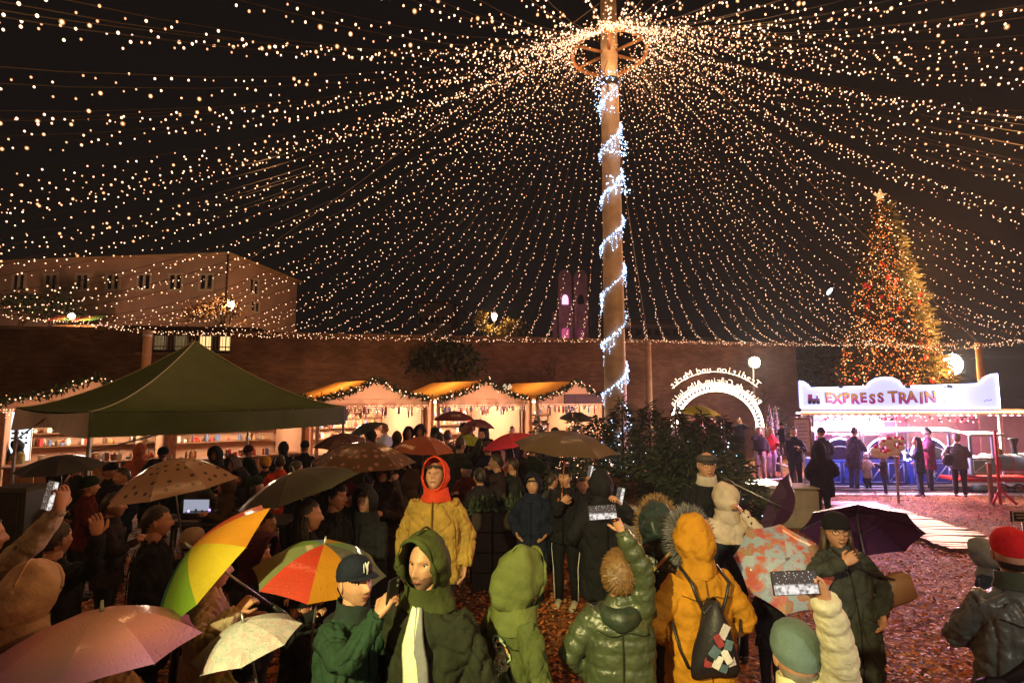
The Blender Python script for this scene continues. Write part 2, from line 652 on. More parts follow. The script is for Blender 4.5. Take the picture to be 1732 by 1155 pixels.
M_PLASTER = mat('pinkish_plaster', (0.44, 0.29, 0.23), .9, .2, .14, .6, .15, 20)
M_PLASTER2 = mat('ochre_plaster', (0.46, 0.30, 0.18), .9, .2, .14, .6, .15, 20)
M_ROOF = mat('brown_roof_tiles', (0.12, 0.06, 0.04), .85, .2, .3, 3)
M_FRAME = mat('cream_window_frame', (.55, .45, .38), .6, .3, .1)
M_PANE = mat('dark_window_glass', (0.01, 0.012, 0.02), .12, .6, 0)


def house():
    A = at(386, 432, 38)          # eave corner nearest the camera
    Bx = at(-170, 445, 41.5)
    z0, z1 = 4.0, A.z
    d = Vector((Bx.x - A.x, Bx.y - A.y, 0))
    L = d.length
    rz = math.atan2(d.y, d.x) - PI     # local -x runs along the front to the left
    t = thing('plaster_house', (A.x, A.y, z0), 'long pinkish plaster house with a row of double windows beyond the wall', 'house', None, rz)
    h = z1 - z0
    W = 9.5
    mb = MB()
    mb.box((-L / 2, W / 2, h / 2), (L, W, h))
    mb.build('wall', M_PLASTER, t, False)
    mb = MB()
    mb.bbox((-L / 2, -.12, h + .09), (L + .5, .5, .18), .04)
    mb.bbox((.12, W / 2, h + .085), (.5, W + .6, .17), .04)
    mb.build('cornice', M_PLASTER2, t, False)
    mb = MB()
    for sx in (0,):
        mb.add([(-L - .3, -.3, h + .18), (.3, -.3, h + .18), (.3, W + .3, h + .18), (-L - .3, W + .3, h + .18), (-L + 3, W / 2, h + .9), (-3.2, W / 2, h + .9)],
               [(0, 1, 5, 4), (1, 2, 5), (2, 3, 4, 5), (3, 0, 4), (3, 2, 1, 0)])
    mb.build('roof', M_ROOF, t, False)
    inv = Matrix.Rotation(-rz, 3, 'Z')

    def window(px, py0, py1, w, side=False):
        # meet the pixel ray with the facade plane
        p = at(px, (py0 + py1) / 2, 1.0) - EYE
        nrm = Matrix.Rotation(rz, 3, 'Z') @ (Vector((1, 0, 0)) if side else Vector((0, -1, 0)))
        k = (Vector((A.x, A.y, 0)) - Vector((EYE.x, EYE.y, 0))).dot(nrm) / Vector((p.x, p.y, 0)).dot(nrm)
        q = EYE + p * k
        top = EYE + (at(px, py0, 1.0) - EYE) * k
        bot = EYE + (at(px, py1, 1.0) - EYE) * k
        lp = inv @ (q - Vector((A.x, A.y, z0)))
        hh = top.z - bot.z
        f = MB()
        fr = Matrix.Rotation(R(90) if side else 0, 3, 'Z')
        if side:
            c = Vector((.0, lp.y, lp.z))
        else:
            c = Vector((lp.x, 0, lp.z))
        for dx in (-w / 2, 0, w / 2):
            f.box(c + fr @ Vector((dx, -.02, 0)), (.16, .16, hh), 0, fr)
        for dz in (-hh / 2, hh / 2):
            f.box(c + fr @ Vector((0, -.03, dz)), (w + .16, .2, .14), 0, fr)
        wo = f.build('window', M_FRAME, t, False)
        for dx in (-w / 4, w / 4):
            g = MB()
            g.box(c + fr @ Vector((dx, -.005, 0)), (w / 2 - .18, .04, hh - .16), 0, fr)
            g.build('pane', M_PANE, wo, False)

    for px in (-20, 33, 87, 140, 192, 245, 298, 350):
        window(px, 464, 491, 1.05)
    window(428, 472, 498, 1.1, True)
    window(430, 510, 528, 1.1, True)
    mb = MB()
    mb.tube([(.06, -.1, .2), (.06, -.1, h)], .07, 8)
    mb.build('drainpipe', M_DARKWOOD, t)
    return t


house()

# lit ground floor seen through the gap in the wall
def gap_house():
    A = at(215, 596, 29.5)
    t = thing('shop_building', (A.x, A.y, A.z - 1.6), 'low dark building with glowing windows seen through the wall gap', 'building', None, R(9))
    W = 6.6
    mb = MB()
    mb.box((W / 2, 2, 1.45), (W, 4, 2.9))
    mb.build('wall', mat('dark_render', (.10, .075, .05), .9, .2, .2), t, False)
    mb = MB()
    mb.bbox((W / 2, 1.9, 2.98), (W + .4, 4.4, .14), .03)
    mb.build('roof', M_ROOF, t, False)
    M_LIT = glow('lit_window_warm', (1.0, .62, .25), 1.6)
    M_DIM = glow('lit_window_dim', (.9, .62, .28), .16)
    for i, (x, mm) in enumerate(((.75, M_DIM), (1.65, M_DIM), (2.7, M_DIM), (3.95, M_LIT), (5.0, M_LIT), (5.95, M_DIM))):
        f = MB()
        for dx in (-.32, .32):
            f.box((x + dx, -.03, 1.95), (.07, .1, 1.25))
        for z in (1.33, 1.95, 2.57):
            f.box((x, -.035, z), (.71, .09, .06))
        w = f.build('window', M_FRAME, t, False)
        for z, hh in ((1.64, .56), (2.26, .56)):
            g = MB()
            g.box((x, -.004, z), (.57, .02, hh))
            g.build('pane', mm, w, False)


gap_house()


def old_lamp(px, py, Y, foot, label, group=None, r=.26):
    p = at(px, py, Y)
    t = thing('street_lamp', (p.x, p.y, foot), label, 'street lamp', group)
    h = p.z - foot
    mb = MB()
    mb.lathe((0, 0, 0), [(.14, 0), (.14, .3), (.06, .4), (.05, h - .5), (.09, h - .42), (.05, h - .35)], 10)
    mb.build('post', M_BLACK, t)
    mb = MB()
    mb.lathe((0, 0, h), [(r * .45, -r * 1.1), (r * .95, r * .4), (r * .7, r), (r * .2, r * 1.3)], 8)
    mb.build('lantern', glow('lantern_glow', (1.0, .80, .50), 9.0), t)
    mb = MB()
    mb.lathe((0, 0, h + r * 1.3), [(r * .8, -.08), (r * .3, .12), (.02, .3)], 8)
    mb.build('cap', M_BLACK, t)
    d = lamp('POINT', 'street_lamp_light', (p.x, p.y - .5, p.z), 420, (1, .62, .3), .25)


old_lamp(390, 517, 33.5, 4.3, 'lit lantern on a post before the corner of the pinkish house')
old_lamp(836, 536, 40, 4.5, 'small lit lantern among the trees above the brick wall', r=.24)


def far_building(name, px0, px1, py, Y, depth, base, m, label, bands=3):
    a, b = at(px0, py, Y), at(px1, py, Y)
    t = thing(name, ((a.x + b.x) / 2, Y, base), label, 'building')
    h, w = a.z - base, b.x - a.x
    mb = MB()
    mb.box((0, depth / 2, h / 2), (w, depth, h))
    mb.build('wall', m, t, False)
    mb = MB()
    mb.bbox((0, depth / 2, h + .1), (w + .6, depth + .6, .2), .05)
    mb.build('roof', M_ROOF, t, False)
    for i in range(bands):
        z = h * (i + .55) / bands
        mb = MB()
        mb.box((0, -.06, z + .5), (w * .96, .16, .35))
        mb.build('balcony_band', mat('pale_band', (.34, .30, .28), .9, .2, .2), t, False)
        n = 6
        for k in range(n):
            mb = MB()
            mb.box((w * (-.42 + .84 * k / (n - 1)), -.03, z - .2), (w * .09, .1, .7))
            mb.build('window', M_PANE, t, False)
    return t


far_building('stepped_building', 1056, 1150, 545, 62, 10, 4, mat('grey_render', (.2, .17, .16), .9, .2, .2), 'dim stepped building with pale bands right of the tall pole', 3)
far_building('stepped_building', 1120, 1215, 560, 70, 10, 4, mat('grey_render2', (.16, .14, .13), .9, .2, .2), 'dim low building with pale bands further right of the pole', 2)
far_building('white_house', 708, 765, 513, 66, 8, 5, mat('pale_render', (.30, .27, .25), .9, .2, .2), 'small pale house far behind the trees above the wall', 2)


# chapel with two arched bays lit pink
def chapel():
    Y = 58
    base = 4.6
    c = at(969, 560, Y)
    t = thing('chapel', (c.x, Y, base), 'dark chapel with round arched bays lit pink from inside', 'chapel')
    top = at(969, 457, Y).z - base
    k = Y / FPX
    M_ST = mat('chapel_stone', (.30, .24, .23), .9, .2, .25, 1.5, .3, 8)
    for i, px in enumerate((957, 984)):
        x = (px - 969) * k
        w, y0 = 1.55 * .95, 0
        mb = MB()
        segs = 14
        out = [(x - w / 2, 0)] + [(x + w / 2, 0)] + [(x + w / 2 * math.cos(a), top - w / 2 + w / 2 * 1.25 * math.sin(a)) for a in np.linspace(0, PI, segs)]
        mb.prism(out, .5 - i * .01, 3.0)
        mb.build('tower', M_ST, t, False)
        fr = MB()
        for sx in (-1, 1):
            fr.box((x + sx * (w / 2 - .14), .3, top * .35), (.28, .36, top * .7))
        fr.build('buttress', M_ST, t, False)
        ar = MB()
        zc, rr = top * .72, .34
        pts = [(x - rr, zc - .55), (x + rr, zc - .55)] + [(x + rr * math.cos(a), zc + rr * 1.5 * math.sin(a)) for a in np.linspace(0, PI, 9)]
        ar.prism(pts, .42, .47)
        ar.build('window', glow('pink_lit_window', (1.0, .42, .80), 2.2) if i == 0 else M_PANE, t, False)
        ar = MB()
        zc, rr = top * .40, .40
        pts = [(x - rr, .1), (x + rr, .1)] + [(x + rr * math.cos(a), zc + .25 + rr * .4 * math.sin(a)) for a in np.linspace(0, PI, 9)]
        ar.prism(pts, .40, .46)
        ar.build('doorway', glow('pink_lit_niche', (1.0, .16, .38), .55 if i == 0 else .2) if i == 0 else glow('pink_niche_dim', (1.0, .16, .38), .12), t, False)
    mb = MB()
    mb.box((0, 2.0, top * .30), (4.2, 2.0, top * .6))
    mb.build('nave', M_ST, t, False)


chapel()
lamp('POINT', 'chapel_fill_light', at(964, 520, 53), 260, (1.0, .30, .42), .4)  # unseen pink lamp added so that the chapel towers show
# ------------------------------------------------------------------ tall pole, canopy of light strings, posts
HUB = Vector((2.27, 12.0, 10.45))
PZ = gz(2.27, 12)
t = thing('light_pole', (HUB.x, HUB.y, PZ), 'tall thick wooden pole in the middle that carries the canopy of light strings', 'pole')
h = HUB.z - PZ
mb = MB()
zs = np.linspace(0, h + 2.2, 26)
mb.lathe((0, 0, 0), [(.252 - .060 * z / h + .004 * math.sin(z * 3), z) for z in zs], 24)
mb.build('mast', M_POLE, t)
mb = MB()
ringr = .86
mb.tube([(ringr * math.cos(2 * PI * k / 32), ringr * math.sin(2 * PI * k / 32), h - .22) for k in range(33)], .045, 8)
mb.build('ring', M_WOOD, t)
for k in range(6):
    a = 2 * PI * k / 6 + .35
    mb = MB()
    mb.tube([(.18 * math.cos(a), .18 * math.sin(a), h - .22), (ringr * math.cos(a), ringr * math.sin(a), h - .22)], .035, 6)
    mb.build('spoke', M_WOOD, t)
mb = MB()
mb.lathe((0, 0, 0), [(.235, h - 1.05), (.245, h - 1.0), (.245, h - .95), (.235, h - .9)], 20)
mb.build('clamp_band', M_BLACK, t)
for k in range(18):
    a = R(-110) + rnd.uniform(-.9, .9)
    mb = MB()
    z = h - .95
    r0 = .25
    p0 = Vector((r0 * math.cos(a), r0 * math.sin(a), z))
    drop = rnd.uniform(-.5, .5)
    p2 = p0 * (1 + rnd.uniform(.1, .8)) + Vector((rnd.uniform(-.2, .2), 0, drop - .1))
    p2.z = z + drop
    mb.tube([p0, (p0 + p2) / 2 + Vector((0, 0, .06)), p2], .006, 4)
    mb.build('cable_end', M_CABLE, t)
mb = MB()
mb.bbox((.30, -.02, 4.05), (.12, .10, .14), .01)
mb.build('junction_box', M_STEEL, t)

# perimeter posts
PERIM = [Vector((-20.0, 3.0, 5.0)), at(251, 558, 15.5), at(1096, 574, 22.0), at(1655, 580, 20.5), Vector((24.0, 8.0, 5.0)), Vector((17.0, -8.0, 5.0)), Vector((0.0, -12.0, 5.0)), Vector((-15.0, -8.0, 5.0))]
where = {1: 'pale round wooden post rising beside the green tent', 2: 'slim wooden post just right of the tall pole', 3: 'slim wooden post behind the train sign'}
for i, p in enumerate(PERIM):
    if i not in where:
        continue
    g = gz(p.x, p.y)
    t = thing('canopy_post', (p.x, p.y, g), where[i], 'post', 'posts around the canopy of lights')
    mb = MB()
    hh = p.z - g
    mb.lathe((0, 0, 0), [(.13, 0), (.125, hh * .5), (.112, hh - .02), (.09, hh)], 14)
    mb.build('shaft', M_POST, t)
    mb = MB()
    mb.lathe((0, 0, 0), [(.13, hh - .22), (.135, hh - .2), (.135, hh - .14), (.13, hh - .12)], 14)
    mb.build('cable_clamp', M_STEEL, t)


# glowing see-through shells, a glare halo added round some of the bulbs
M_HALO = bpy.data.materials.new('frosted_cap')
M_HALO.use_nodes = True
_c = M_HALO.node_tree
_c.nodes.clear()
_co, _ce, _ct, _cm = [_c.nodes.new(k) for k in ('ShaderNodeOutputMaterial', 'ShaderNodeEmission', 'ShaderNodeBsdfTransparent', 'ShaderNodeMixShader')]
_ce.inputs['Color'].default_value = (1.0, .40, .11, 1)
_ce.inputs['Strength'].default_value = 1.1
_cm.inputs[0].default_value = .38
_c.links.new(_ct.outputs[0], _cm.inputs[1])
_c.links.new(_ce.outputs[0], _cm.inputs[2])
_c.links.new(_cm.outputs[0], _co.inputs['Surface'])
M_HALO.cycles.emission_sampling = 'NONE'


def string_points(a, b, sag, n=40):
    return [a.lerp(b, i / n) - Vector((0, 0, 4 * sag * (i / n) * (1 - i / n))) for i in range(n + 1)]


def string_thing(a, b, sag, label, spacing=.15, group='light strings of the canopy', jit=.05, dens=1):
    pts = string_points(a, b, sag)
    vis = False
    for p in pts:
        q = to_px(p)
        if q and -30 < q[0] < 1762 and -30 < q[1] < 1180:
            vis = True
    if not vis:
        return None
    o = thing('light_string', a, label, 'string lights', group)
    mb = MB()
    # only the lit length is modelled in rounds of bulbs; the cable keeps its whole length
    mb.tube([p - a for p in pts[::2]], .006, 3, cap=False)
    mb.build('cable', M_CABLE, o, False)
    L = (b - a).length
    P, rad, mi, halos = [], [], [], []
    s = rnd.uniform(0, spacing)
    ph = rnd.uniform(0, 6)
    while s < L:
        tt = s / L
        p = a.lerp(b, tt) - Vector((0, 0, 4 * sag * tt * (1 - tt)))
        for _ in range(dens):
            q = p - a + Vector((rnd.uniform(-jit, jit), rnd.uniform(-jit, jit), rnd.uniform(-.11, .0)))
            u = rnd.random()
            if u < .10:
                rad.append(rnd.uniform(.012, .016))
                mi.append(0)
                halos.append((q, rnd.uniform(.017, .026)))
            elif u < .68:
                rad.append(rnd.uniform(.009, .0135))
                mi.append(0)
            else:
                rad.append(rnd.uniform(.008, .0115))
                mi.append(1)
            P.append(q)
        s += spacing * rnd.uniform(.72, 1.28) * (.55 + .45 * min(1, tt * 3.5))
    bulbs('bulbs', P, rad, WARM, np.array(mi), o, 1.25)
    if halos:
        bulbs('halo_shells', [c[0] for c in halos], [c[1] for c in halos], [M_HALO], 0, o, 1.1, 'round')
    return o


STRINGS = []
NP = len(PERIM)
edge_gap = {0: .82, 1: .78, 2: .74, 3: .74, 4: .85, 5: 1.0, 6: 1.05, 7: .95}
for i in range(NP):
    a, b = PERIM[i], PERIM[(i + 1) % NP]
    L = (b - a).length
    n = max(2, int(L / edge_gap[i]))
    for k in range(n):
        tt = k / n
        e = a.lerp(b, tt)
        e = e - Vector((0, 0, 4 * .10 * tt * (1 - tt)))
        d = Vector((e.x - HUB.x, e.y - HUB.y, 0)).normalized()
        st = HUB + d * ringr + Vector((0, 0, -.12 + rnd.uniform(-.08, .08)))
        LL = (e - st).length
        sag = LL * .128 * rnd.uniform(.92, 1.08)
        o = string_thing(st, e, sag, 'string', .155)
        if o:
            STRINGS.append((o, [to_px(p) for p in string_points(st, e, sag)]))

ORD = 'first second third fourth fifth sixth seventh eighth ninth tenth eleventh twelfth thirteenth fourteenth fifteenth sixteenth seventeenth eighteenth nineteenth twentieth'.split()


def nth(k):
    if k < 20:
        return ORD[k]
    return ('twenty', 'thirty', 'forty')[(k + 1) // 10 - 2] + ('-' + ORD[(k + 1) % 10 - 1] if (k + 1) % 10 else 'th')


# every string is told apart by where it ends or leaves the picture
ends = {'left': [], 'right': [], 'top': [], 'wl': [], 'wr': []}
for o, pp in STRINGS:
    side, last = None, None
    for q in pp:
        if q is None or not (0 <= q[0] <= 1732 and 0 <= q[1] <= 1155):
            if last is None:
                side, val = 'top', (q or (866, 0))[0]
                break
            if last[1] < 60 and (q is None or q[1] < 0):
                side, val = 'top', last[0]
            elif last[0] < 866:
                side, val = 'left', last[1]
            else:
                side, val = 'right', last[1]
            break
        last = q
    if side is None:
        side, val = ('wl', -pp[-1][0]) if pp[-1][0] < 1040 else ('wr', pp[-1][0])
    ends[side].append((val, o))
txt = {'left': 'light string from the pole, %s from the top to leave the left edge', 'right': 'light string from the pole, %s from the top to leave the right edge',
       'top': 'light string from the pole, %s from the left to leave over the top', 'wl': 'light string from the pole, its low end %s to the left of it',
       'wr': 'light string from the pole, its low end %s to the right of it'}
for side, lst in ends.items():
    for k, (v, o) in enumerate(sorted(lst, key=lambda a: a[0])):
        o['label'] = txt[side] % nth(k)

# lights that run from post to post and round the ring
names = {0: 'left of the green tent', 1: 'above the brick wall', 2: 'in front of the fir tree', 3: 'out to the right edge'}
for i in (0, 1, 2, 3):
    a, b = PERIM[i], PERIM[(i + 1) % NP]
    string_thing(a, b, .10, 'level string of bulbs running from post to post ' + names[i], .16, 'level light strings between the posts', .08, 2)
o = thing('ring_lights', HUB + Vector((0, 0, -.15)), 'dense coil of warm bulbs wound round the ring at the pole top', 'string lights')
P = []
for k in range(620):
    a = rnd.uniform(0, 2 * PI)
    rr = ringr + rnd.gauss(.05, .16)
    P.append((rr * math.cos(a), rr * math.sin(a), rnd.gauss(-.05, .13)))
bulbs('bulbs', P, nrs.uniform(.009, .017, len(P)), WARM, nrs.choice(3, len(P), p=[.45, .35, .2]), o)
mb = MB()
mb.tube([((ringr + .06 * math.sin(9 * a)) * math.cos(a), (ringr + .06 * math.sin(9 * a)) * math.sin(a), .06 * math.cos(9 * a)) for a in np.linspace(0, 2 * PI, 120)], .012, 4)
mb.build('cable', M_CABLE, o)

# guy wires
for (p, q, lab) in ((HUB + Vector((0, 0, 1.6)), PERIM[3], 'thin steel guy wire running from the pole top down past the fir tree'), (HUB + Vector((0, 0, 1.2)), PERIM[1], 'thin steel guy wire running from the pole top down to the left post'),
                    (HUB + Vector((0, 0, -1.0)), PERIM[2], 'thin steel guy wire hanging close beside the tall pole')):
    mb = MB()
    mb.tube([Vector((0, 0, 0)), (q - p) * .5 - Vector((0, 0, .15)), q - p], .007, 4)
    o = mb.build('guy_wire', mat('galvanised_wire', (.3, .25, .2), .5, var=0), None, False, p)
    tag(o, lab, 'wire')

# cool white icicle lights wound down the pole
o = thing('icicle_lights', (HUB.x, HUB.y, PZ), 'cool white icicle lights wound in a spiral down the tall pole', 'string lights')
mb = MB()
turns, z1, z0 = 8.3, h - 1.1, .4
pts, P, rad, mi = [], [], [], []
n = 520
for k in range(n + 1):
    u = k / n
    z = z1 + (z0 - z1) * u
    a = R(-60) - 2 * PI * turns * u
    r = .252 - .060 * z / h + .025
    z += .10 * math.sin(a + .5)
    p = Vector((r * math.cos(a), r * math.sin(a), z))
    pts.append(p)
    thick = .5 + noise.noise(Vector((u * 23, 4, 2))) * 1.2
    if k % 2 == 0:
        for _ in range(2 + int(max(0, thick) * 5)):
            P.append(p + Vector((rnd.uniform(-.02, .05) * math.cos(a), rnd.uniform(-.02, .05) * math.sin(a), rnd.uniform(-.04, .03))))
            rad.append(rnd.uniform(.009, .016))
            mi.append(0 if rnd.random() < .75 else 1)
    if k % 3 == 0:
        ln = rnd.uniform(.05, .5) * max(.15, thick + .2)
        m = int(ln / .05)
        for j in range(m):
            P.append(p + Vector((.03 * math.cos(a) + rnd.uniform(-.02, .02), .03 * math.sin(a) + rnd.uniform(-.02, .02), -.05 * (j + 1))))
            rad.append(rnd.uniform(.008, .015))
            mi.append(0 if rnd.random() < .8 else 1)
mb.tube(pts, .008, 4)
mb.build('cable', mat('white_cable', (.7, .7, .7), .5, var=0), o)
# the bunched ends: top bundle and the foot
for (zc, dz, nn, ang) in ((h - 1.35, .5, 90, -120), (h - 2.6, .25, 60, -60), (h - 3.5, .2, 70, -70), (1.0, .5, 110, -150), (.6, .6, 80, -40)):
    for _ in range(nn):
        a = R(ang) + rnd.gauss(0, .5)
        r = .30 + abs(rnd.gauss(0, .05))
        P.append((r * math.cos(a), r * math.sin(a), zc + rnd.uniform(-dz, dz)))
        rad.append(rnd.uniform(.010, .018))
        mi.append(0 if rnd.random() < .7 else 1)
bulbs('bulbs', P, rad, COOL, np.array(mi), o, 1.2, True)
# ------------------------------------------------------------------ stalls, green tent, arch, fir tree, conifers
M_CANVAS = mat('amber_stall_canvas', (0.52, 0.20, 0.028), .8, .2, .08, 2.0, .1, 60, transl=.22)
M_CANVAS2 = mat('cream_gable_canvas', (0.62, 0.35, 0.22), .8, .2, .06, 2.0, .1, 60, transl=.28)
M_GREENERY = mat('garland_needles', (0.05, 0.085, 0.035), .7, .3, .4, 30)
GOODS = [mat('goods_white', (.75, .72, .68), .5, var=.1), mat('goods_red', (.55, .06, .05), .5, var=.1), mat('goods_ochre', (.55, .32, .10), .5, var=.1), mat('goods_blue', (.15, .22, .42), .5, var=.1), mat('goods_brown', (.20, .10, .05), .5, var=.1)]
M_TUBE = glow('stall_lamp_glow', (1.0, .82, .58), 14.0)

ROW = Vector((math.cos(R(28)), math.sin(R(28)), 0))
ROW_RZ = R(36)
ROW_O = Vector((-4.02, 16.0, 0))


def garland(a, b, sag, label, n=330, group='needle garlands along the stall roofs'):
    o = thing('garland', a, label, 'garland', group)
    P, D = [], []
    for k in range(n):
        u = rnd.random()
        p = a.lerp(b, u) - Vector((0, 0, 4 * sag * u * (1 - u))) - a
        P.append(p + Vector((rnd.gauss(0, .03), rnd.gauss(0, .03), rnd.gauss(0, .03))))
        D.append((rnd.gauss(0, 1), rnd.gauss(0, 1), rnd.gauss(0, 1)))
    V, F = blades(np.array(P), np.array(D), nrs.uniform(.08, .17, n), .035, nrs)
    g = np_obj('greenery', V, F, M_GREENERY, None, o)
    g['kind'] = 'stuff'
    B = []
    m = int((b - a).length / .085)
    for k in range(m):
        u = (k + rnd.random()) / m
        p = a.lerp(b, u) - Vector((0, 0, 4 * sag * u * (1 - u))) - a
        B.append(p + Vector((rnd.gauss(0, .05), -.07 + rnd.gauss(0, .03), rnd.gauss(0, .05))))
    bulbs('bulbs', B, nrs.uniform(.012, .022, len(B)), WARM, nrs.choice(3, len(B), p=[.7, .2, .1]), o, 1.0, True)
    return o


def stall(i, label, full=True, sign=None, goods=1.0, light=1.0, w=3.35, kind=0):
    base = ROW_O + ROW * (3.5 * (i - 2) if i else -6.55)
    base.z = gz(base.x, base.y)
    t = thing('market_stall', base, label, 'market stall', 'gabled market stalls in a row', ROW_RZ)
    d, he, hp = 3.4, 2.02 - base.z * 0, 2.98
    he = 2.18 - base.z
    hp = 2.69 - base.z + .02 * i
    for sx in (-1, 1):
        for yy in (0.02, d):
            mb = MB()
            mb.bbox((sx * (w / 2 - .06), yy, he / 2), (.09, .09, he), .012)
            mb.build('post', M_WOOD, t, False)
    nx = 10
    for sx in (-1, 1):
        mb = MB()
        rows = []
        for k in range(nx + 1):
            u = k / nx
            x = sx * (w / 2 + .04) * (1 - u)
            z = he + (hp - he) * (u ** 1.25) - .0
            rows.append([(x, -.12, z), (x, .5, z - .02 * math.sin(PI * u)), (x, d * .6, z - .03 * math.sin(PI * u)), (x, d + .1, z)])
        mb.loft(rows, 0, closed=False)
        mb.build('roof_panel', M_CANVAS, t)
    for yy, nm in ((-.10, 'gable'), (d + .08, 'gable')):
        mb = MB()
        row1, row0 = [], []
        for k in range(-nx, nx + 1):
            u = 1 - abs(k) / nx
            row1.append((k / nx * (w / 2 + .03), yy, he + (hp - he) * (u ** 1.25) - .01))
            row0.append((k / nx * (w / 2 + .03), yy, he - .02))
        mb.loft([row0, row1], 0, closed=False)
        mb.build(nm, M_CANVAS2, t)
    mb = MB()
    m = 60
    top = [(-w / 2 - .03 + (w + .06) * k / m, -.125, he + .0) for k in range(m + 1)]
    bot = [(-w / 2 - .03 + (w + .06) * k / m, -.13 + .012 * math.sin(k * 1.3), he - .22 - .05 * abs(math.sin(PI * k / 4))) for k in range(m + 1)]
    mb.loft([bot, top], 0, closed=False)
    mb.build('valance', M_CANVAS2, t)
    for yy, x0, x1 in ((d, -w / 2, w / 2),):
        mb = MB()
        mb.box((0, d - .03, he / 2), (w - .1, .03, he))
        mb.build('back_wall', M_CANVAS2, t, False)
    for sx in (-1, 1):
        mb = MB()
        mb.box((sx * (w / 2 - .02), d / 2 + .1, he / 2), (.02, d - .3, he))
        mb.build('side_wall', M_CANVAS2, t, False)
    # counter front: planks
    npl = 12
    for k in range(npl):
        mb = MB()
        mb.bbox((-w / 2 + .12 + (w - .24) * (k + .5) / npl, .14 + rnd.uniform(-.004, .004), .46), ((w - .24) / npl - .012, .025, .9), .004)
        mb.build('plank', M_WOOD, t, False)
    mb = MB()
    mb.bbox((0, .34, .94), (w - .16, .62, .045), .01)
    mb.build('counter', M_WOOD, t, False)
    for z in (1.15, 1.5, 1.82):
        mb = MB()
        mb.bbox((0, d - .22, z), (w - .5, .34, .03), .006)
        mb.build('shelf', M_WOOD, t, False)
    # wares, too many and too small to tell apart
    mb = MB()
    for z, yy, n, hh in ((.965, .34, 34, .22), (1.165, d - .22, 26, .24), (1.515, d - .22, 26, .22), (1.835, d - .22, 22, .18)):
        for k in range(int(n * goods)):
            x = rnd.uniform(-w / 2 + .3, w / 2 - .3)
            s = rnd.uniform(.04, .12)
            hgt = rnd.uniform(.05, hh)
            if rnd.random() < .5:
                mb.bbox((x, yy + rnd.uniform(-.14, .14), z + hgt / 2), (s, s, hgt), .01, rnd.randrange(5), Matrix.Rotation(rnd.uniform(0, 3), 3, 'Z'))
            else:
                mb.lathe((x, yy + rnd.uniform(-.14, .14), z), [(s * .4, 0), (s * .6, hgt * .3), (s * .5, hgt * .7), (s * .2, hgt)], 7, rnd.randrange(5))
    for k in range(int(36 * goods)):
        x = rnd.uniform(-w / 2 + .25, w / 2 - .25)
        hgt = rnd.uniform(.12, .42)
        mb.bbox((x, rnd.uniform(.15, .4), he - .18 - hgt / 2), (rnd.uniform(.03, .1), .03, hgt), .008, rnd.randrange(5))
    g = mb.build('wares', GOODS, t, False)
    g['kind'] = 'stuff'
    # lamp tubes under the roof
    for x in (-w * .25, w * .25):
        mb = MB()
        mb.tube([(x - .5, .95, he - .12), (x + .5, .95, he - .12)], .025, 8)
        mb.build('lamp_tube', M_TUBE, t)
    if light > 0:
        p = base + Matrix.Rotation(ROW_RZ, 3, 'Z') @ Vector((0, 1.75, he - .42))
        lamp('POINT', 'stall_lamp_light', p, 500 * light, (1.0, .76, .52), .25)
    # icicle bulbs under the valance
    P = []
    for k in range(64):
        x = -w / 2 + w * (k + .5) / 64
        for j in range(rnd.randint(1, 4)):
            P.append((x + rnd.uniform(-.01, .01), -.16, he - .2 - .055 * j))
    bulbs('icicle_bulbs', P, .012, WARM, nrs.choice(3, len(P), p=[.7, .25, .05]), t, 1.0, True)
    if sign:
        s = MB()
        s.bbox((.35, -.19, he - .02), (1.9, .04, .34), .01)
        so = s.build('name_board', M_DARKWOOD, t, False)
    # garlands hanging along the front edge of the gable
    rot = Matrix.Rotation(ROW_RZ, 3, 'Z')
    pk = base + rot @ Vector((0, -.2, hp + .03))
    for sx in (-1, 1):
        e = base + rot @ Vector((sx * (w / 2 + .05), -.2, he + .0))
        garland(pk, e, .10, 'needle garland with bulbs down the %s slope of ' % ('left' if sx < 0 else 'right') + STALL_AT[i])
    return t


STALL_AT = {0: 'the stall at the left edge', 1: 'the stall behind the green tent', 2: 'the stall right of the green tent', 3: 'the stall behind the dark red umbrella', 4: 'the stall nearest the tall pole', -1: 'the stall beyond the left edge'}
stall(0, 'lit gabled canvas stall at the far left behind the green tent', light=.55)
stall(1, 'lit gabled canvas stall mostly hidden behind the green tent peak', light=.55)
stall(2, 'bright gabled canvas stall just right of the green tent', light=1.25)
stall(3, 'bright gabled canvas stall behind the dark red umbrella', light=1.25)
stall(4, 'gabled canvas stall with a dark name board nearest the tall pole', sign=True, light=.9)

# menu board at the left stall
t = thing('menu_board', at(24, 762, 13.3) , 'bright white lit board behind the two vendors at the left stall', 'sign board', None, ROW_RZ)
mb = MB()
mb.bbox((0, 0, .35), (.62, .05, 1.25), .01)
mb.build('frame', M_WHITE, t, False)
mb = MB()
mb.box((0, -.03, .35), (.56, .012, 1.18))
mb.build('panel', glow('lit_board', (.86, .93, 1.0), 1.5), t, False)
for k, zz in enumerate((.55, .42, .3, .18)):
    mb = MB()
    for j in range(6):
        mb.box((-.2 + .08 * j + rnd.uniform(-.01, .01), -.04, zz), (rnd.uniform(.03, .06), .006, .05))
    mb.build('text_line', M_BLACK, t, False)['kind'] = 'stuff'


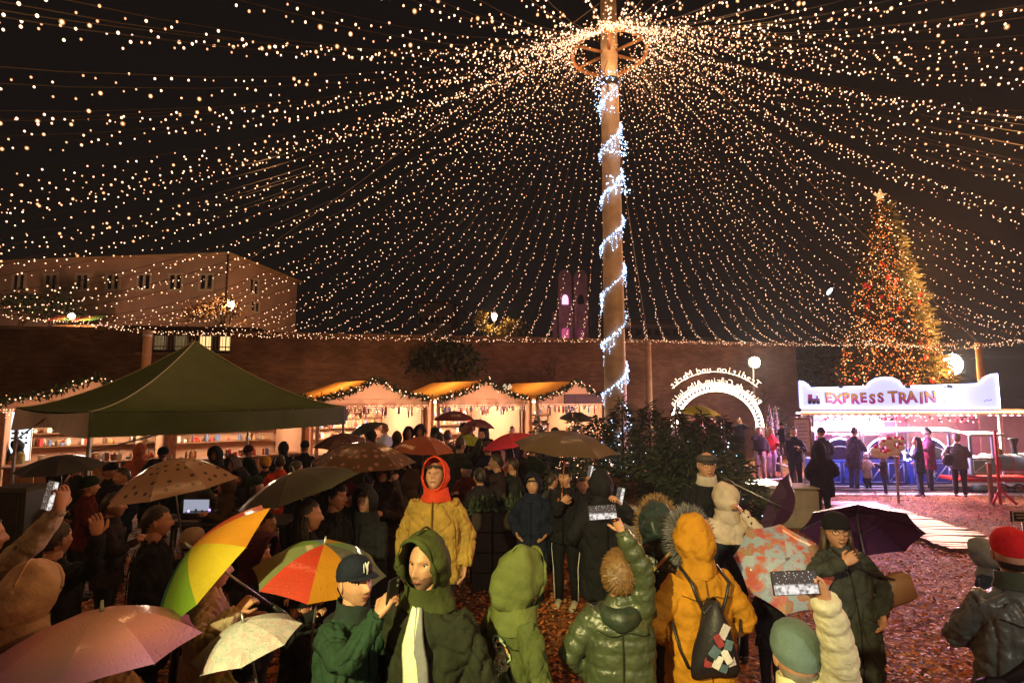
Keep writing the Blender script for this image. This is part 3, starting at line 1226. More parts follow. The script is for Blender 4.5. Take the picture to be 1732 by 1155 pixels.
# lime/red/other lamps of the row: twin lantern behind the right stall
t = thing('twin_lantern', at(858, 662, 21.5), 'small unlit twin lantern standing above the stall roofs', 'street lamp')
mb = MB()
mb.tube([(0, 0, -2.6), (0, 0, -.1)], .04, 8)
mb.build('post', M_BLACK, t)
for sx in (-1, 1):
    mb = MB()
    mb.lathe((sx * .1, 0, 0), [(.03, -.12), (.08, .18), (.085, .2), (.02, .3)], 8)
    mb.build('lantern', mat('lantern_glass', (.8, .75, .6), .2, emit=(1, .85, .6), estr=.5), t)  # faint glow put into the glass, though the lantern is unlit


# ------------------------------------------------------------------ green pop-up tent
def tent():
    A, B = Vector((-5.24, 6.8, 0)), Vector((-3.0, 9.9, 0))
    u = (B - A)
    v = Vector((-u.y, u.x, 0))
    v = v * .86
    corners = [A, B, B + v, A + v]
    c = (A + B + v + A) / 2 + (v - A + A) * 0
    c = (corners[0] + corners[2]) / 2
    g = gz(c.x, c.y)
    t = thing('pop_up_tent', (c.x, c.y, g), 'dark green pop-up tent with a peaked roof standing over the crowd', 'tent')
    L = [Vector((p.x - c.x, p.y - c.y, 0)) for p in corners]
    ze, zp = 2.09 - g, 3.22 - g
    m_green = mat('dark_green_polyester', (0.064, 0.100, 0.022), .55, .35, .15, 3, .15, 12, transl=.12)
    m_under = mat('silver_lining', (.50, .50, .58), .5, .4, .15, 4, .1, 20, transl=.12)
    prof = lambda s: ze + (zp - ze) * (s ** 1.55) * 1.0
    for k in range(4):
        a, b = L[k], L[(k + 1) % 4]
        rows = []
        n = 14
        for i in range(n + 1):
            s = i / n
            row = []
            for j in range(n + 1):
                w = j / n
                p = a.lerp(b, w) * (1 - s)
                z = prof(s) - .10 * math.sin(PI * w) * (1 - s) * math.sin(PI * min(1, s + .08)) + .012 * noise.noise(Vector((p.x * 3, p.y * 3, k)))
                row.append((p.x, p.y, z))
            rows.append(row)
        mb = MB()
        mb.loft(rows, 0, closed=False)
        mb.build('roof_panel', m_green, t)
        # valance
        rows = []
        n = 30
        for i in range(5):
            row = []
            for j in range(n + 1):
                w = j / n
                p = a.lerp(b, w)
                nn = Vector((p.x, p.y, 0)).normalized()
                if k == 3:
                    fold = .07 * math.sin(PI * w * 3.2 + .6) * (i / 4)
                    lift = .22 * (1 - abs(w - .72) / .72) if w < .72 else .22 * (1 - (w - .72) / .28)
                    dz = -.33 * i / 4 * (1 - .45 * math.sin(PI * w) ** 2) - .05 * math.sin(PI * w)
                    q = p + nn * fold
                else:
                    q = p + nn * (.012 * math.sin(w * 17) * i / 4)
                    dz = -.31 * i / 4 - .03 * math.sin(PI * w)
                row.append((q.x, q.y, ze - .005 + dz))
            rows.append(row)
        mb = MB()
        mb.loft(rows, 0, closed=False)
        mb.build('valance', m_under if k == 3 else m_green, t)
        # hip piping
        mb = MB()
        mb.tube([a * (1 - i / 14) + Vector((0, 0, prof(i / 14) + .006)) for i in range(15)], .009, 5)
        mb.build('piping', mat('pale_piping', (.36, .38, .22), .6, var=0), t)
    for k, p in enumerate(L):
        q = p * .985
        mb = MB()
        mb.bbox((q.x, q.y, ze / 2), (.04, .04, ze), .006)
        lg = mb.build('leg', M_STEEL, t, False)
        mb = MB()
        mb.bbox((q.x, q.y, .02), (.11, .11, .03), .005)
        mb.build('foot_plate', M_STEEL, lg, False)
        mb = MB()
        mb.tube([q + Vector((0, 0, ze - .5)), (q + L[(k + 1) % 4] * .985) / 2 + Vector((0, 0, ze - .06))], .012, 5)
        mb.build('truss_bar', M_STEEL, t)
    mb = MB()
    mb.tube([(0, 0, ze - .1), (0, 0, zp - .03)], .02, 8)
    mb.build('centre_post', M_STEEL, t)


tent()


# ------------------------------------------------------------------ lit arch with mirrored words (seen from behind)
def arch():
    Y = 21.0
    c0 = at(1213, 722, Y)
    k = Y / FPX
    rx, rz = 77 * k, 70 * k
    g = gz(c0.x, Y)
    t = thing('light_arch', (c0.x, Y, g), 'glowing white entrance arch with lit words seen from behind, over the path', 'arch')
    zb = c0.z - g
    M_TUBEW = glow('arch_tube', (1.0, .83, .62), 12.0)
    M_LET = glow('arch_letters', (1.0, .74, .50), 4.5)
    n = 40

    def arcp(s, a):
        return Vector((rx * s * math.cos(a), 0, zb + rz * s * math.sin(a)))
    for s, w in ((1.0, .035), (.87, .035)):
        mb = MB()
        mb.tube([arcp(s, PI * i / n) for i in range(n + 1)], w, 8)
        mb.build('glowing_tube', M_TUBEW, t)
    mb = MB()
    rows = [[arcp(.88, PI * i / n) + Vector((0, .03, 0)), arcp(.99, PI * i / n) + Vector((0, .03, 0)), arcp(.99, PI * i / n) + Vector((0, .06, 0)), arcp(.88, PI * i / n) + Vector((0, .06, 0))] for i in range(n + 1)]
    mb.loft(rows, 0, True, True)
    mb.build('band', mat('arch_band', (.8, .78, .74), .5, var=.1, emit=(1, .9, .8), estr=1.6), t, False)
    # ornaments in the band
    for i in range(34):
        a = PI * (i + .5) / 34
        if 1.05 < a < 1.65:
            continue
        mb = MB()
        p = arcp(.935, a)
        mb.bbox((p.x, .02, p.z), (.07, .03, rnd.uniform(.10, .18)), .01, 0, Matrix.Rotation(-(a - PI / 2) + rnd.uniform(-.6, .6), 3, 'Y'))
        mb.build('band_ornament', M_DARKWOOD, t, False)
    for sx in (-1, 1):
        mb = MB()
        mb.bbox((sx * rx * .935, .04, zb / 2), (.3, .16, zb), .02)
        mb.build('leg', M_WHITE, t, False)

    def words(txt, s, a0, a1, size):
        m = len(txt)
        for i, ch in enumerate(txt):
            if ch == ' ':
                continue
            # read from the far side: starts at our right
            a = a0 + (a1 - a0) * (i + .5) / m
            cu = bpy.data.curves.new('letter', 'FONT')
            cu.body = ch
            cu.size = size
            cu.align_x = 'CENTER'
            cu.extrude = .012
            cu.offset = -.006
            cu.resolution_u = 3
            cu.materials.append(M_LET)
            o = bpy.data.objects.new('letter', cu)
            COL.objects.link(o)
            o.parent = t
            p = arcp(s, a)
            rot = Matrix.Rotation(-(a - PI / 2), 4, 'Y') @ Matrix.Rotation(PI, 4, 'Z') @ Matrix.Rotation(PI / 2, 4, 'X')
            o.matrix_local = Matrix.Translation(p) @ rot
        mb = MB()
        mb.tube([arcp(s + .02, a0 + (a1 - a0) * i / 24) + Vector((0, .02, 0)) for i in range(25)], .012, 5)
        mb.build('letter_rail', M_LET, t)
    words('Piața de Crăciun Alba Iulia', 1.04, R(30), R(152), .32)
    words('Tradition und Markt', 1.30, R(46), R(136), .38)
    lamp('POINT', 'arch_light', (c0.x + .4, Y - .3, c0.z + rz * .8), 140, (1, .8, .55), .3)


arch()


# ------------------------------------------------------------------ big lit fir tree with red ornaments
def needles_cone(n, H, Rb, z0, rs, power=.85, fill=.45):
    u = rs.uniform(0, 1, n) ** .62
    z = z0 + (H - z0) * (1 - u)
    rmax = Rb * u ** power
    # tiers
    tier = .86 + .14 * np.abs(np.sin(z * 2.1))
    rr = rmax * tier * (1 - (1 - fill) * rs.uniform(0, 1, n) ** 2)
    a = rs.uniform(0, 2 * PI, n)
    lump = 1 + .13 * np.sin(a * 5 + z * 1.7) + .08 * np.sin(a * 11 - z * 3)
    rr *= lump
    P = np.stack([rr * np.cos(a), rr * np.sin(a), z], 1)
    D = np.stack([np.cos(a), np.sin(a), rs.uniform(-.55, .2, n)], 1) + rs.normal(size=(n, 3)) * .35
    return P, D


M_FIR = [mat('fir_needles', (.030, .046, .024), .7, .3, .35, 8), mat('fir_needles_light', (.050, .068, .036), .7, .3, .35, 8)]
M_BARK = mat('fir_bark', (.09, .055, .035), .9, .2, .3, 8, .4, 20)


def big_tree():
    Y = 24.0
    base = at(1514, 700, Y)
    g = gz(base.x, Y)
    H = at(1487, 335, Y).z - g
    t = thing('christmas_tree', (base.x, Y, g), 'tall fir tree covered in golden lights, red baubles and a star on top', 'christmas tree')
    mb = MB()
    mb.lathe((0, 0, 0), [(.26, 0), (.2, H * .3), (.1, H * .7), (.02, H - .1)], 10)
    mb.build('trunk', M_BARK, t)
    Rb = 2.2
    P, D = needles_cone(15000, H, Rb, 1.2, nrs, .80)
    V, F = blades(P, D, nrs.uniform(.2, .48, len(P)), nrs.uniform(.05, .11, len(P)), nrs)
    o = np_obj('foliage', V, F, M_FIR, np.repeat(nrs.choice(2, len(P)), 2), t)
    o['kind'] = 'stuff'
    for k in range(46):
        z = 1.3 + (H - 1.6) * (k / 46) ** 1.0
        u = 1 - (z - 1.2) / (H - 1.2)
        a = k * 2.4
        L = Rb * u ** .8
        mb = MB()
        mb.tube([(0, 0, z + .1), (L * .5 * math.cos(a), L * .5 * math.sin(a), z), (L * math.cos(a), L * math.sin(a), z - .12)], [.04, .025, .01], 5)
        mb.build('branch', M_BARK, t)
    P, _ = needles_cone(7600, H, Rb * 1.06, 1.2, nrs, .80, .8)
    dens = (P[:, 2] / H)
    gold = [glow('tree_bulb_gold', (1.0, .36, .09), 2.6), glow('tree_bulb_amber', (1.0, .17, .025), 2.8), glow('tree_bulb_bright', (1.0, .60, .28), 8.0)]
    mi = np.where(nrs.uniform(0, 1, len(P)) < .42, 0, 1)
    mi[nrs.uniform(0, 1, len(P)) < .07] = 2
    bulbs('bulbs', P, nrs.uniform(.018, .034, len(P)), gold, mi, t, 1.0, True)
    M_BAUB = mat('red_bauble', (.75, .03, .03), .22, .6, .05, emit=(1, .05, .03), estr=.25)  # faint red glow put into the baubles, which are no lamps
    M_BAUB2 = mat('copper_bauble', (.75, .22, .08), .25, .6, .05, metal=.4)
    k = 0
    for i in range(56):
        u = rnd.uniform(.1, 1) ** .7
        z = 1.0 + (H - 1.4) * (1 - u)
        a = rnd.uniform(PI * .98, PI * 2.02)
        r = Rb * u ** .8 * 1.07
        mb = MB()
        s = rnd.uniform(.08, .135)
        if i % 3 < 2:
            mb.ell((0, 0, 0), (s, s, s), 12, 8)
            nm = 'bauble'
        elif i % 2:
            mb.lathe((0, 0, 0), [(.02, s), (s * .55, s * .7), (s * .7, -s * .5), (s * 1.05, -s)], 10)
            nm = 'bell'
        else:
            mb.tube([(0, 0, -2.2 * s), (0, 0, s), (.3 * s, 0, 1.7 * s), (.9 * s, 0, 1.7 * s), (1.2 * s, 0, s)], .035, 6)
            nm = 'candy_cane'
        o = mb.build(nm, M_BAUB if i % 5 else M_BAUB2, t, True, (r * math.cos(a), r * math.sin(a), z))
    mb = MB()
    pts = []
    for i in range(10):
        a = PI / 2 + i * PI / 5
        rr = .32 if i % 2 == 0 else .13
        pts.append((rr * math.cos(a), H + .1 + rr * math.sin(a)))
    mb.prism(pts, -.04, .04)
    mb.build('star', glow('star_glow', (1.0, .50, .18), 1.3), t, False)
    for i in range(5):
        lamp('POINT', 'tree_light', (base.x + rnd.uniform(-1, 1), Y - 2.6 + i * .3, g + 2 + i * 1.8), 900, (1, .32, .08), .5)


big_tree()


def conifer(px, pytop, Y, label, Rb=.75, n=2600, lightm=0, name='young_fir', group='young firs round the pole', z0=.12):
    p = at(px, pytop, Y)
    g = gz(p.x, Y)
    H = p.z - g
    t = thing(name, (p.x, Y, g), label, 'fir tree', group)
    mb = MB()
    mb.lathe((0, 0, 0), [(.05, 0), (.035, H * .5), (.008, H - .02)], 7)
    mb.build('trunk', M_BARK, t)
    P, D = needles_cone(n, H, Rb, z0, nrs, .85, .25)
    V, F = blades(P, D, nrs.uniform(.08, .22, n), nrs.uniform(.014, .03, n), nrs)
    o = np_obj('crown', V, F, M_FIR, np.repeat(nrs.choice(2, n), 2), t)
    o['kind'] = 'stuff'
    if lightm:
        P2, _ = needles_cone(lightm, H, Rb * 1.0, z0 + .2, nrs, .85, .8)
        bulbs('bulbs', P2, nrs.uniform(.008, .013, lightm), WARM if lightm % 2 else COOL, nrs.choice(2, lightm), t)
    return t


conifer(1052, 672, 11.2, 'dark young fir right in front of the foot of the tall pole', .85, 2600, 46)
conifer(1098, 682, 10.4, 'dark young fir just right of the tall pole', .9, 3000)
conifer(1142, 690, 10.0, 'wide dark young fir in the middle of the clump by the pole', .95, 3000)
conifer(1186, 694, 9.8, 'dark young fir near the left foot of the arch', .9, 3000, 12)
conifer(1222, 704, 10.2, 'young fir at the right end of the clump, beside the path', .8, 2600, 20)
conifer(1010, 700, 11.0, 'bulb-lit young fir left of the tall pole', .8, 2400, 151)
conifer(972, 690, 13.0, 'thin young fir hung with bulbs before the nearest stall', .6, 1100, 101)
conifer(912, 700, 13.4, 'small young fir before the stall row', .5, 800, 41)
conifer(1312, 688, 23.0, 'small fir with a few yellow bulbs right of the arch', .9, 1500, 61)

# bare and dark trees
def dark_tree(px, pytop, Y, base, label, spread=1.6, n=900, m=None, name='dark_tree', group=None, lit=0):
    p = at(px, pytop, Y)
    g = base if base is not None else gz(p.x, Y)
    H = p.z - g
    t = thing(name, (p.x, Y, g), label, 'tree', group)
    mb = MB()
    tips = []

    def limb(a, d, L, r, lev):
        b = a + d * L
        mb.tube([a, (a + b) / 2 + Vector((rnd.uniform(-.05, .05), rnd.uniform(-.05, .05), 0)) * L, b], [r, r * .8, r * .6], 5)
        if lev == 0:
            tips.append(b)
            return
        for _ in range(3):
            dd = (d + Vector((rnd.gauss(0, .55), rnd.gauss(0, .55), rnd.gauss(.1, .3)))).normalized()
            limb(b, dd, L * .68, r * .6, lev - 1)
    limb(Vector((0, 0, 0)), Vector((0, 0, 1)), H * .38, H * .022, 4)
    mb.build('trunk', M_BARK, t)
    if n:
        T = np.array([tuple(q) for q in tips])
        P = T[nrs.randint(0, len(T), n)] + nrs.normal(size=(n, 3)) * H * .06
        V, F = blades(P, nrs.normal(size=(n, 3)), nrs.uniform(.12, .3, n), .09, nrs)
        o = np_obj('crown', V, F, m or M_FIR[0], None, t)
        o['kind'] = 'stuff'
    if lit:
        T = np.array([tuple(q) for q in tips])
        P = T[nrs.randint(0, len(T), lit)] + nrs.normal(size=(lit, 3)) * H * .07
        bulbs('bulbs', P, nrs.uniform(.018, .03, lit), [glow('amber_tree_bulb', (1, .40, .10), 3.0)], 0, t)
    return t


dark_tree(760, 588, 22.2, None, 'dark leafy tree standing before the brick wall', 1.6, 1500)
dark_tree(938, 600, 23.0, None, 'thin bare tree against the brick wall', 1, 0)
dark_tree(372, 512, 33.0, 4.2, 'amber-lit tree beside the lantern at the pinkish house', 1, 300, mat('amber_leaves', (.30, .14, .04), .8), 'lit_tree', None, 120)
dark_tree(822, 535, 39.0, 4.4, 'small tree lit yellow by the lantern above the wall', 1, 500, mat('yellow_leaves', (.32, .22, .05), .8), 'lit_tree')
dark_tree(866, 545, 39.5, 4.4, 'small pale-trunked tree right of the lantern above the wall', 1, 250, mat('yellow_leaves', (.32, .22, .05), .8), 'lit_tree')
dark_tree(1285, 640, 26.0, None, 'bare tree behind the arch and the flood lamp', 1, 0)
dark_tree(1330, 640, 27.0, None, 'bare tree between the arch and the train sign', 1, 200)
dark_tree(20, 500, 35.0, 4.2, 'dark bushy tree before the left end of the pinkish house', 1, 1500)
dark_tree(85, 505, 35.0, 4.2, 'dark bushy tree before the second window of the pinkish house', 1, 1200)
dark_tree(1380, 600, 30.0, None, 'dark tree left of the lit fir tree', 1, 900)

# lit awning on the terrace
p = at(128, 546, 31)
t = thing('awning_stall', (p.x, p.y, 3.9), 'bright lit kiosk with a coloured awning on the terrace before the pinkish house', 'kiosk')
hh = p.z - 3.9
for x in (-1.2, 1.2):
    mb = MB()
    mb.tube([(x, 0, 0), (x, 0, hh + .3)], .05, 6)
    mb.build('post', M_STEEL, t)
for k in range(6):
    mb = MB()
    x = -1.4 + 2.8 * k / 6
    mb.add([(x, -.5, hh + .05), (x + 2.8 / 6, -.5, hh + .05), (x + 2.8 / 6, .5, hh + .5), (x, .5, hh + .5)], [(0, 1, 2, 3)])
    mb.build('awning_strip', [mat('awning_red', (.6, .08, .06), .7), mat('awning_yellow', (.7, .5, .12), .7), mat('awning_green', (.12, .35, .12), .7)][k % 3], t, False)
mb = MB()
mb.lathe((.35, -.75, hh + .28), [(.02, -.18), (.16, -.06), (.16, .06), (.02, .18)], 10)
mb.build('lamp', glow('kiosk_lamp', (1, .75, .45), 22), t)
mb = MB()
mb.bbox((0, .2, hh * .5), (2.6, .5, hh * .9), .03)
mb.build('counter', M_WOOD, t, False)
lamp('POINT', 'kiosk_light', (p.x + .35, p.y - .9, p.z + .25), 800, (1, .52, .22), .15)


# flood lamps on poles
def flood(px, py, Y, label, power, col, r, strength):
    p = at(px, py, Y)
    g = gz(p.x, Y)
    t = thing('flood_lamp', (p.x, Y, g), label, 'flood lamp', 'flood lamps on poles')
    h = p.z - g
    mb = MB()
    mb.tube([(0, .1, 0), (0, .1, h)], [.06, .045], 8)
    mb.build('pole', M_STEEL, t)
    mb = MB()
    mb.bbox((0, .02, h), (r * 2.6, .12, r * 2.0), .03)
    mb.build('housing', M_BLACK, t, False)
    mb = MB()
    mb.ell((0, -.10, h), (r, .09, r), 14, 8)
    mb.build('lens', glow('flood_%d' % strength, col, strength), t)
    lamp('SPOT', 'flood_light', (p.x, Y - .35, p.z), power, col, .2, (p.x - 2, Y - 12, 0), R(110), .6)


flood(1275, 613, 24.5, 'bright warm flood lamp on a thin pole above the right leg of the arch', 2600, (1, .78, .50), .24, 60)
flood(1609, 616, 26.5, 'very bright flood lamp on a pole behind the train sign', 2600, (1, .80, .58), .50, 80)
p = at(1403, 493, 30)
t = thing('search_light', (p.x, p.y, 0), 'small white oval lamp glowing on a mast left of the fir tree', 'lamp')
mb = MB()
mb.tube([(0, .1, gz(p.x, 20)), (0, .1, p.z)], .04, 6)
mb.build('mast', M_BLACK, t)
mb = MB()
mb.ell((0, 0, p.z), (.10, .08, .24), 10, 8, 0, Matrix.Rotation(R(40), 3, 'Y'))
mb.build('lens', glow('search_glow', (.75, .88, 1.0), 6), t)
# ------------------------------------------------------------------ children's train ride under its sign
TY = 15.6
SIGN_L, SIGN_R = at(1355, 690, TY), at(1688, 693, TY)
GT = gz(8, TY)
M_NEONW = glow('neon_white', (0.50, 0.52, 1.0), 10.0)
M_PINKTUBE = glow('pink_fluorescent', (1.0, .62, .86), 9.0)
M_YELTUBE = glow('yellow_strip', (1.0, .62, .28), 6.0)


def train_sign():
    w = SIGN_R.x - SIGN_L.x
    t = thing('train_sign', (SIGN_L.x, TY, SIGN_L.z), 'long glowing white sign board reading EXPRESS TRAIN above the ride', 'sign')
    k = TY / FPX
    H = lambda px, py: ((px - 1355) * k * 1.0, (691 - py) * k)
    out = [H(1355, 691), H(1688, 691), H(1688, 634), H(1678, 635), H(1668, 640), H(1660, 648), H(1654, 651), H(1527, 655), H(1521, 646), H(1511, 641), H(1497, 640), H(1483, 642), H(1473, 648), H(1468, 655), H(1372, 658), H(1367, 652), H(1361, 648), H(1355, 646)]
    mb = MB()
    mb.prism(out, 0, .10)
    m_board = mat('sign_board', (.36, .36, .42), .4, .4, .06, 2.0, emit=(.46, .48, 1.0), estr=1.3)
    mb.build('board', m_board, t, False)
    mb = MB()
    mb.tube([Vector((x, -.02, z)) for x, z in out] + [Vector((out[0][0], -.02, out[0][1]))], .022, 6)
    mb.build('neon_outline', M_NEONW, t)
    # clamp lamps along the top edge
    for px in (1416, 1528, 1598):
        x, z = H(px, 655)
        mb = MB()
        mb.bbox((x, -.2, z + .0), (.11, .10, .07), .01, 0, Matrix.Rotation(.5, 3, 'X'))
        mb.tube([(x, 0, z - .02), (x, -.18, z + .01)], .012, 5)
        mb.build('clamp_lamp', M_BLACK, t, False)
    # lettering: yellow above, rose below, dark outline
    lm = bpy.data.materials.new('sign_lettering')
    lm.use_nodes = True
    nt = lm.node_tree
    b = nt.nodes['Principled BSDF']
    tc = nt.nodes.new('ShaderNodeTexCoord')
    sx = nt.nodes.new('ShaderNodeSeparateXYZ')
    nt.links.new(tc.outputs['Object'], sx.inputs[0])
    r = nt.nodes.new('ShaderNodeValToRGB')
    r.color_ramp.elements[0].position = .08
    r.color_ramp.elements[0].color = (.70, .10, .30, 1)
    r.color_ramp.elements[1].position = .24
    r.color_ramp.elements[1].color = (.85, .50, .05, 1)
    nt.links.new(sx.outputs['Y'], r.inputs[0])
    nt.links.new(r.outputs[0], b.inputs['Base Color'])
    m_edge = mat('lettering_edge', (.40, .12, .10), .6, var=0)

    def word(txt, px0, px1, size):
        n = len(txt)
        for i, ch in enumerate(txt):
            for dy, off, mm in ((-.030, .012, m_edge), (-.048, 0, lm)):
                cu = bpy.data.curves.new('letter', 'FONT')
                cu.body = ch
                cu.size = size
                cu.align_x = 'CENTER'
                cu.extrude = .008
                cu.offset = off + .006
                cu.resolution_u = 3
                cu.materials.append(mm)
                o = bpy.data.objects.new('letter' if mm is lm else 'letter_edge', cu)
                COL.objects.link(o)
                o.parent = t
                x, z = H(px0 + (px1 - px0) * (i + .5) / n, 681 + (2 if i % 2 else 0))
                o.matrix_local = Matrix.Translation((x, dy, z)) @ Matrix.Rotation(R(2 if i % 2 else -2), 4, 'Y') @ Matrix.Rotation(PI / 2, 4, 'X')
    word('EXPRESS', 1394, 1496, .37)
    word('TRAIN', 1502, 1580, .44)
    # a plain painted engine instead of the cartoon
    mb = MB()
    cx, cz = H(1376, 678)
    for (dx, dz, s, mi) in ((0, 0, (.34, .02, .10), 0), (-.10, .10, (.13, .02, .14), 1), (.10, .08, (.05, .02, .10), 1)):
        mb.bbox((cx + dx, -.03, cz + dz), s, .01, mi)
    for dx in (-.12, 0, .12):
        mb.lathe((cx + dx, -.03, cz - .06), [(.05, -.015), (.05, .015)], 12, 2, Matrix.Rotation(PI / 2, 3, 'X'))
    mb.build('painted_engine', [mat('paint_violet', (.25, .08, .30), .5), mat('paint_rose', (.55, .12, .25), .5), M_BLACK], t, False)
    # lit smoke-like script flourish at right
    for i, px in enumerate((1600, 1612, 1668)):
        x, z = H(px, 679)
        mb = MB()
        mb.tube([(x - .10, -.02, z - .02), (x - .03, -.02, z + .03), (x + .03, -.02, z), (x + .12, -.02, z + .04)], .012, 5)
        mb.build('painted_flourish', mat('paint_grey', (.45, .45, .60), .5), t)
    # blue base rail and scalloped fringe of the canopy below
    mb = MB()
    mb.bbox((w / 2, .02, -.05), (w, .09, .05), .01)
    mb.build('base_rail', mat('paint_blue', (.05, .07, .45), .4), t, False)
    return t, w


sign, SW = train_sign()


def ride_stand():
    x0 = SIGN_L.x
    t = thing('train_ride', (x0, TY, GT), 'open train ride stand with a lit canopy, white posts and pink light inside', 'fairground ride')
    ze = SIGN_L.z - GT - .12
    W = SW + 1.6
    D = 3.0
    OX = 2.0       # the back of the stand is set over to the right
    mb = MB()
    zc = ze - .02
    lo = [(0, .06, zc - .035), (W, .06, zc - .035), (W + OX, D + .2, zc - .035), (OX, D + .2, zc - .035)]
    mb.add(lo + [(x, y, z + .07) for x, y, z in lo], [(3, 2, 1, 0), (4, 5, 6, 7), (0, 1, 5, 4), (1, 2, 6, 5), (2, 3, 7, 6), (3, 0, 4, 7)])
    mb.build('canopy', mat('ride_canopy', (.70, .52, .40), .6, .3, .05), t, False)
    mb = MB()
    mb.tube([(0, -.02, ze + .02), (W, -.02, ze + .02)], .028, 8)
    mb.build('light_strip', M_YELTUBE, t)
    mb = MB()
    m = 70
    mb.loft([[(W * k / m, -.01, ze - .06 - .05 * abs(math.sin(PI * k / 2))) for k in range(m + 1)], [(W * k / m, -.01, ze - .01) for k in range(m + 1)]], 0, closed=False)
    mb.build('scalloped_fringe', mat('fringe', (.75, .45, .35), .7), t)
    for i, px in enumerate((1357, 1487, 1515, 1688)):
        k = TY / FPX
        x = (px - 1355) * k
        mb = MB()
        mb.tube([(x, .05, 0), (x, .05, ze)], .028 if i in (0, 3) else .016, 8)
        mb.build('post', M_WHITE if i in (0, 3) else M_RED, t)
    for x in (0.0, W):
        mb = MB()
        mb.tube([(x + OX, D, 0), (x + OX, D, ze)], .03, 8)
        mb.build('post', M_WHITE, t)
    # back wall panels, rose and cream
    n = 9
    for i in range(n):
        mb = MB()
        mb.bbox((OX + W * (i + .5) / n, D + .05, ze / 2), (W / n - .02, .04, ze), .008)
        mb.build('back_panel', mat('rose_panel', (.70, .34, .36), .5, .3, .06) if i % 3 == 0 else mat('cream_panel', (.75, .52, .42), .5, .3, .06), t, False)
    # prize shelf at the back left
    for z in (ze - .38, ze - .75):
        mb = MB()
        mb.bbox((OX + 1.35, D - .25, z), (2.5, .3, .03), .006)
        mb.build('shelf', M_WHITE, t, False)
    mb = MB()
    for k in range(90):
        x = rnd.uniform(.2, 2.5)
        z = rnd.choice((ze - .36, ze - .73))
        c = 1 if .45 < x < .95 else (3 if .95 < x < 1.4 else rnd.choice((0, 1, 4)))
        s = rnd.uniform(.04, .08)
        mb.ell((OX + x, D - .25 + rnd.uniform(-.08, .02), z + s), (s, s, s), 8, 6, c)
    o = mb.build('prizes', [M_WHITE, M_RED, GOODS[2], mat('prize_green', (.05, .45, .12), .5), GOODS[4]], t)
    o['kind'] = 'stuff'
    P = []
    for k in range(70):
        P.append((OX + 2.2 + 3.0 * rnd.random(), D - .45, ze - .2 - .22 * rnd.random()))
    bulbs('coloured_bulbs', P, .028, [glow('fair_red', (1, .1, .12), 3), glow('fair_white', (1, .8, .8), 3), M_DARKWOOD], nrs.choice(3, len(P)), t)
    for y in (.5, 2.2):
        for xs in (1.6, 3.2, 4.8, 6.3):
            mb = MB()
            mb.tube([(xs - .6, y, ze - .09), (xs + .6, y, ze - .09)], .022, 8)
            mb.build('light_tube', M_PINKTUBE, t)
    # black track ring on the ground
    mb = MB()
    mb.bbox((W / 2 + .4, .35, .03), (W + .8, 2.9, .06), .02)
    mb.build('track_base', mat('track_base', (.03, .03, .035), .35, .5, .3), t, False)
    for y in (-.75, -.35, .5, 1.0):
        mb = MB()
        mb.bbox((W / 2, y, .085), (W + 1.4, .05, .05), .006)
        mb.build('rail', M_STEEL, t, False)
    mb = MB()
    mb.bbox((W / 2 + .4, -1.25, .025), (W + .8, .26, .07), .01)
    mb.build('kerb_board', M_WHITE, t, False)
    return t


ride_stand()
xl = SIGN_L.x
lamp('AREA', 'ride_light', (xl + 1.4, TY + .5, SIGN_L.z - .25), 1500, (1.0, .34, .62), target=(xl + 1.0, TY - 1.2, GT), size=(2.4, .5))
lamp('AREA', 'ride_light', (xl + 4.2, TY + .5, SIGN_L.z - .25), 1700, (1.0, .54, .38), target=(xl + 4.0, TY - 1.2, GT), size=(2.4, .5))
lamp('POINT', 'ride_light', (xl + 3.0, TY + 2.4, SIGN_L.z - .35), 2600, (1.0, .48, .80), .3)
lamp('POINT', 'sign_light', (xl + 1.0, TY - .45, SIGN_L.z + .25), 14, (.85, .80, 1.0), .1)
lamp('POINT', 'sign_light', (xl + 4.2, TY - .45, SIGN_L.z + .30), 30, (.9, .88, 1.0), .1)
lamp('AREA', 'coach_light', (xl + 2.0, TY + .35, SIGN_L.z - .30), 200, (.35, .40, 1.0), target=(xl + 1.9, TY + .3, GT), size=(3.0, .2))

M_BLUE = mat('coach_blue', (.045, .09, .52), .35, .5, .12, 4)
M_DKBLUE = mat('coach_navy', (.02, .03, .16), .35, .5, .12)
M_TEAL = mat('engine_teal', (.20, .34, .38), .35, .5, .15)


def px_local(px, py, Y, org):
    p = at(px, py, Y)
    return Vector((p.x - org.x, Y - org.y, p.z - org.z))


def wheel(mb, c, r, w=.07, mi_t=0, mi_s=1):
    rot = Matrix.Rotation(PI / 2, 3, 'X')
    mb.lathe(c, [(r * .82, -w / 2), (r, -w / 2), (r, w / 2), (r * .82, w / 2)], 20, mi_t, rot, cap=False)
    mb.lathe(c, [(r * .2, -w * .6), (r * .2, w * .6)], 10, mi_s, rot)
    for k in range(8):
        a = k * PI / 4
        d = Vector((math.cos(a), 0, math.sin(a)))
        mb.tube([Vector(c) + d * r * .15, Vector(c) + d * r * .85], r * .07, 5, mi_s)


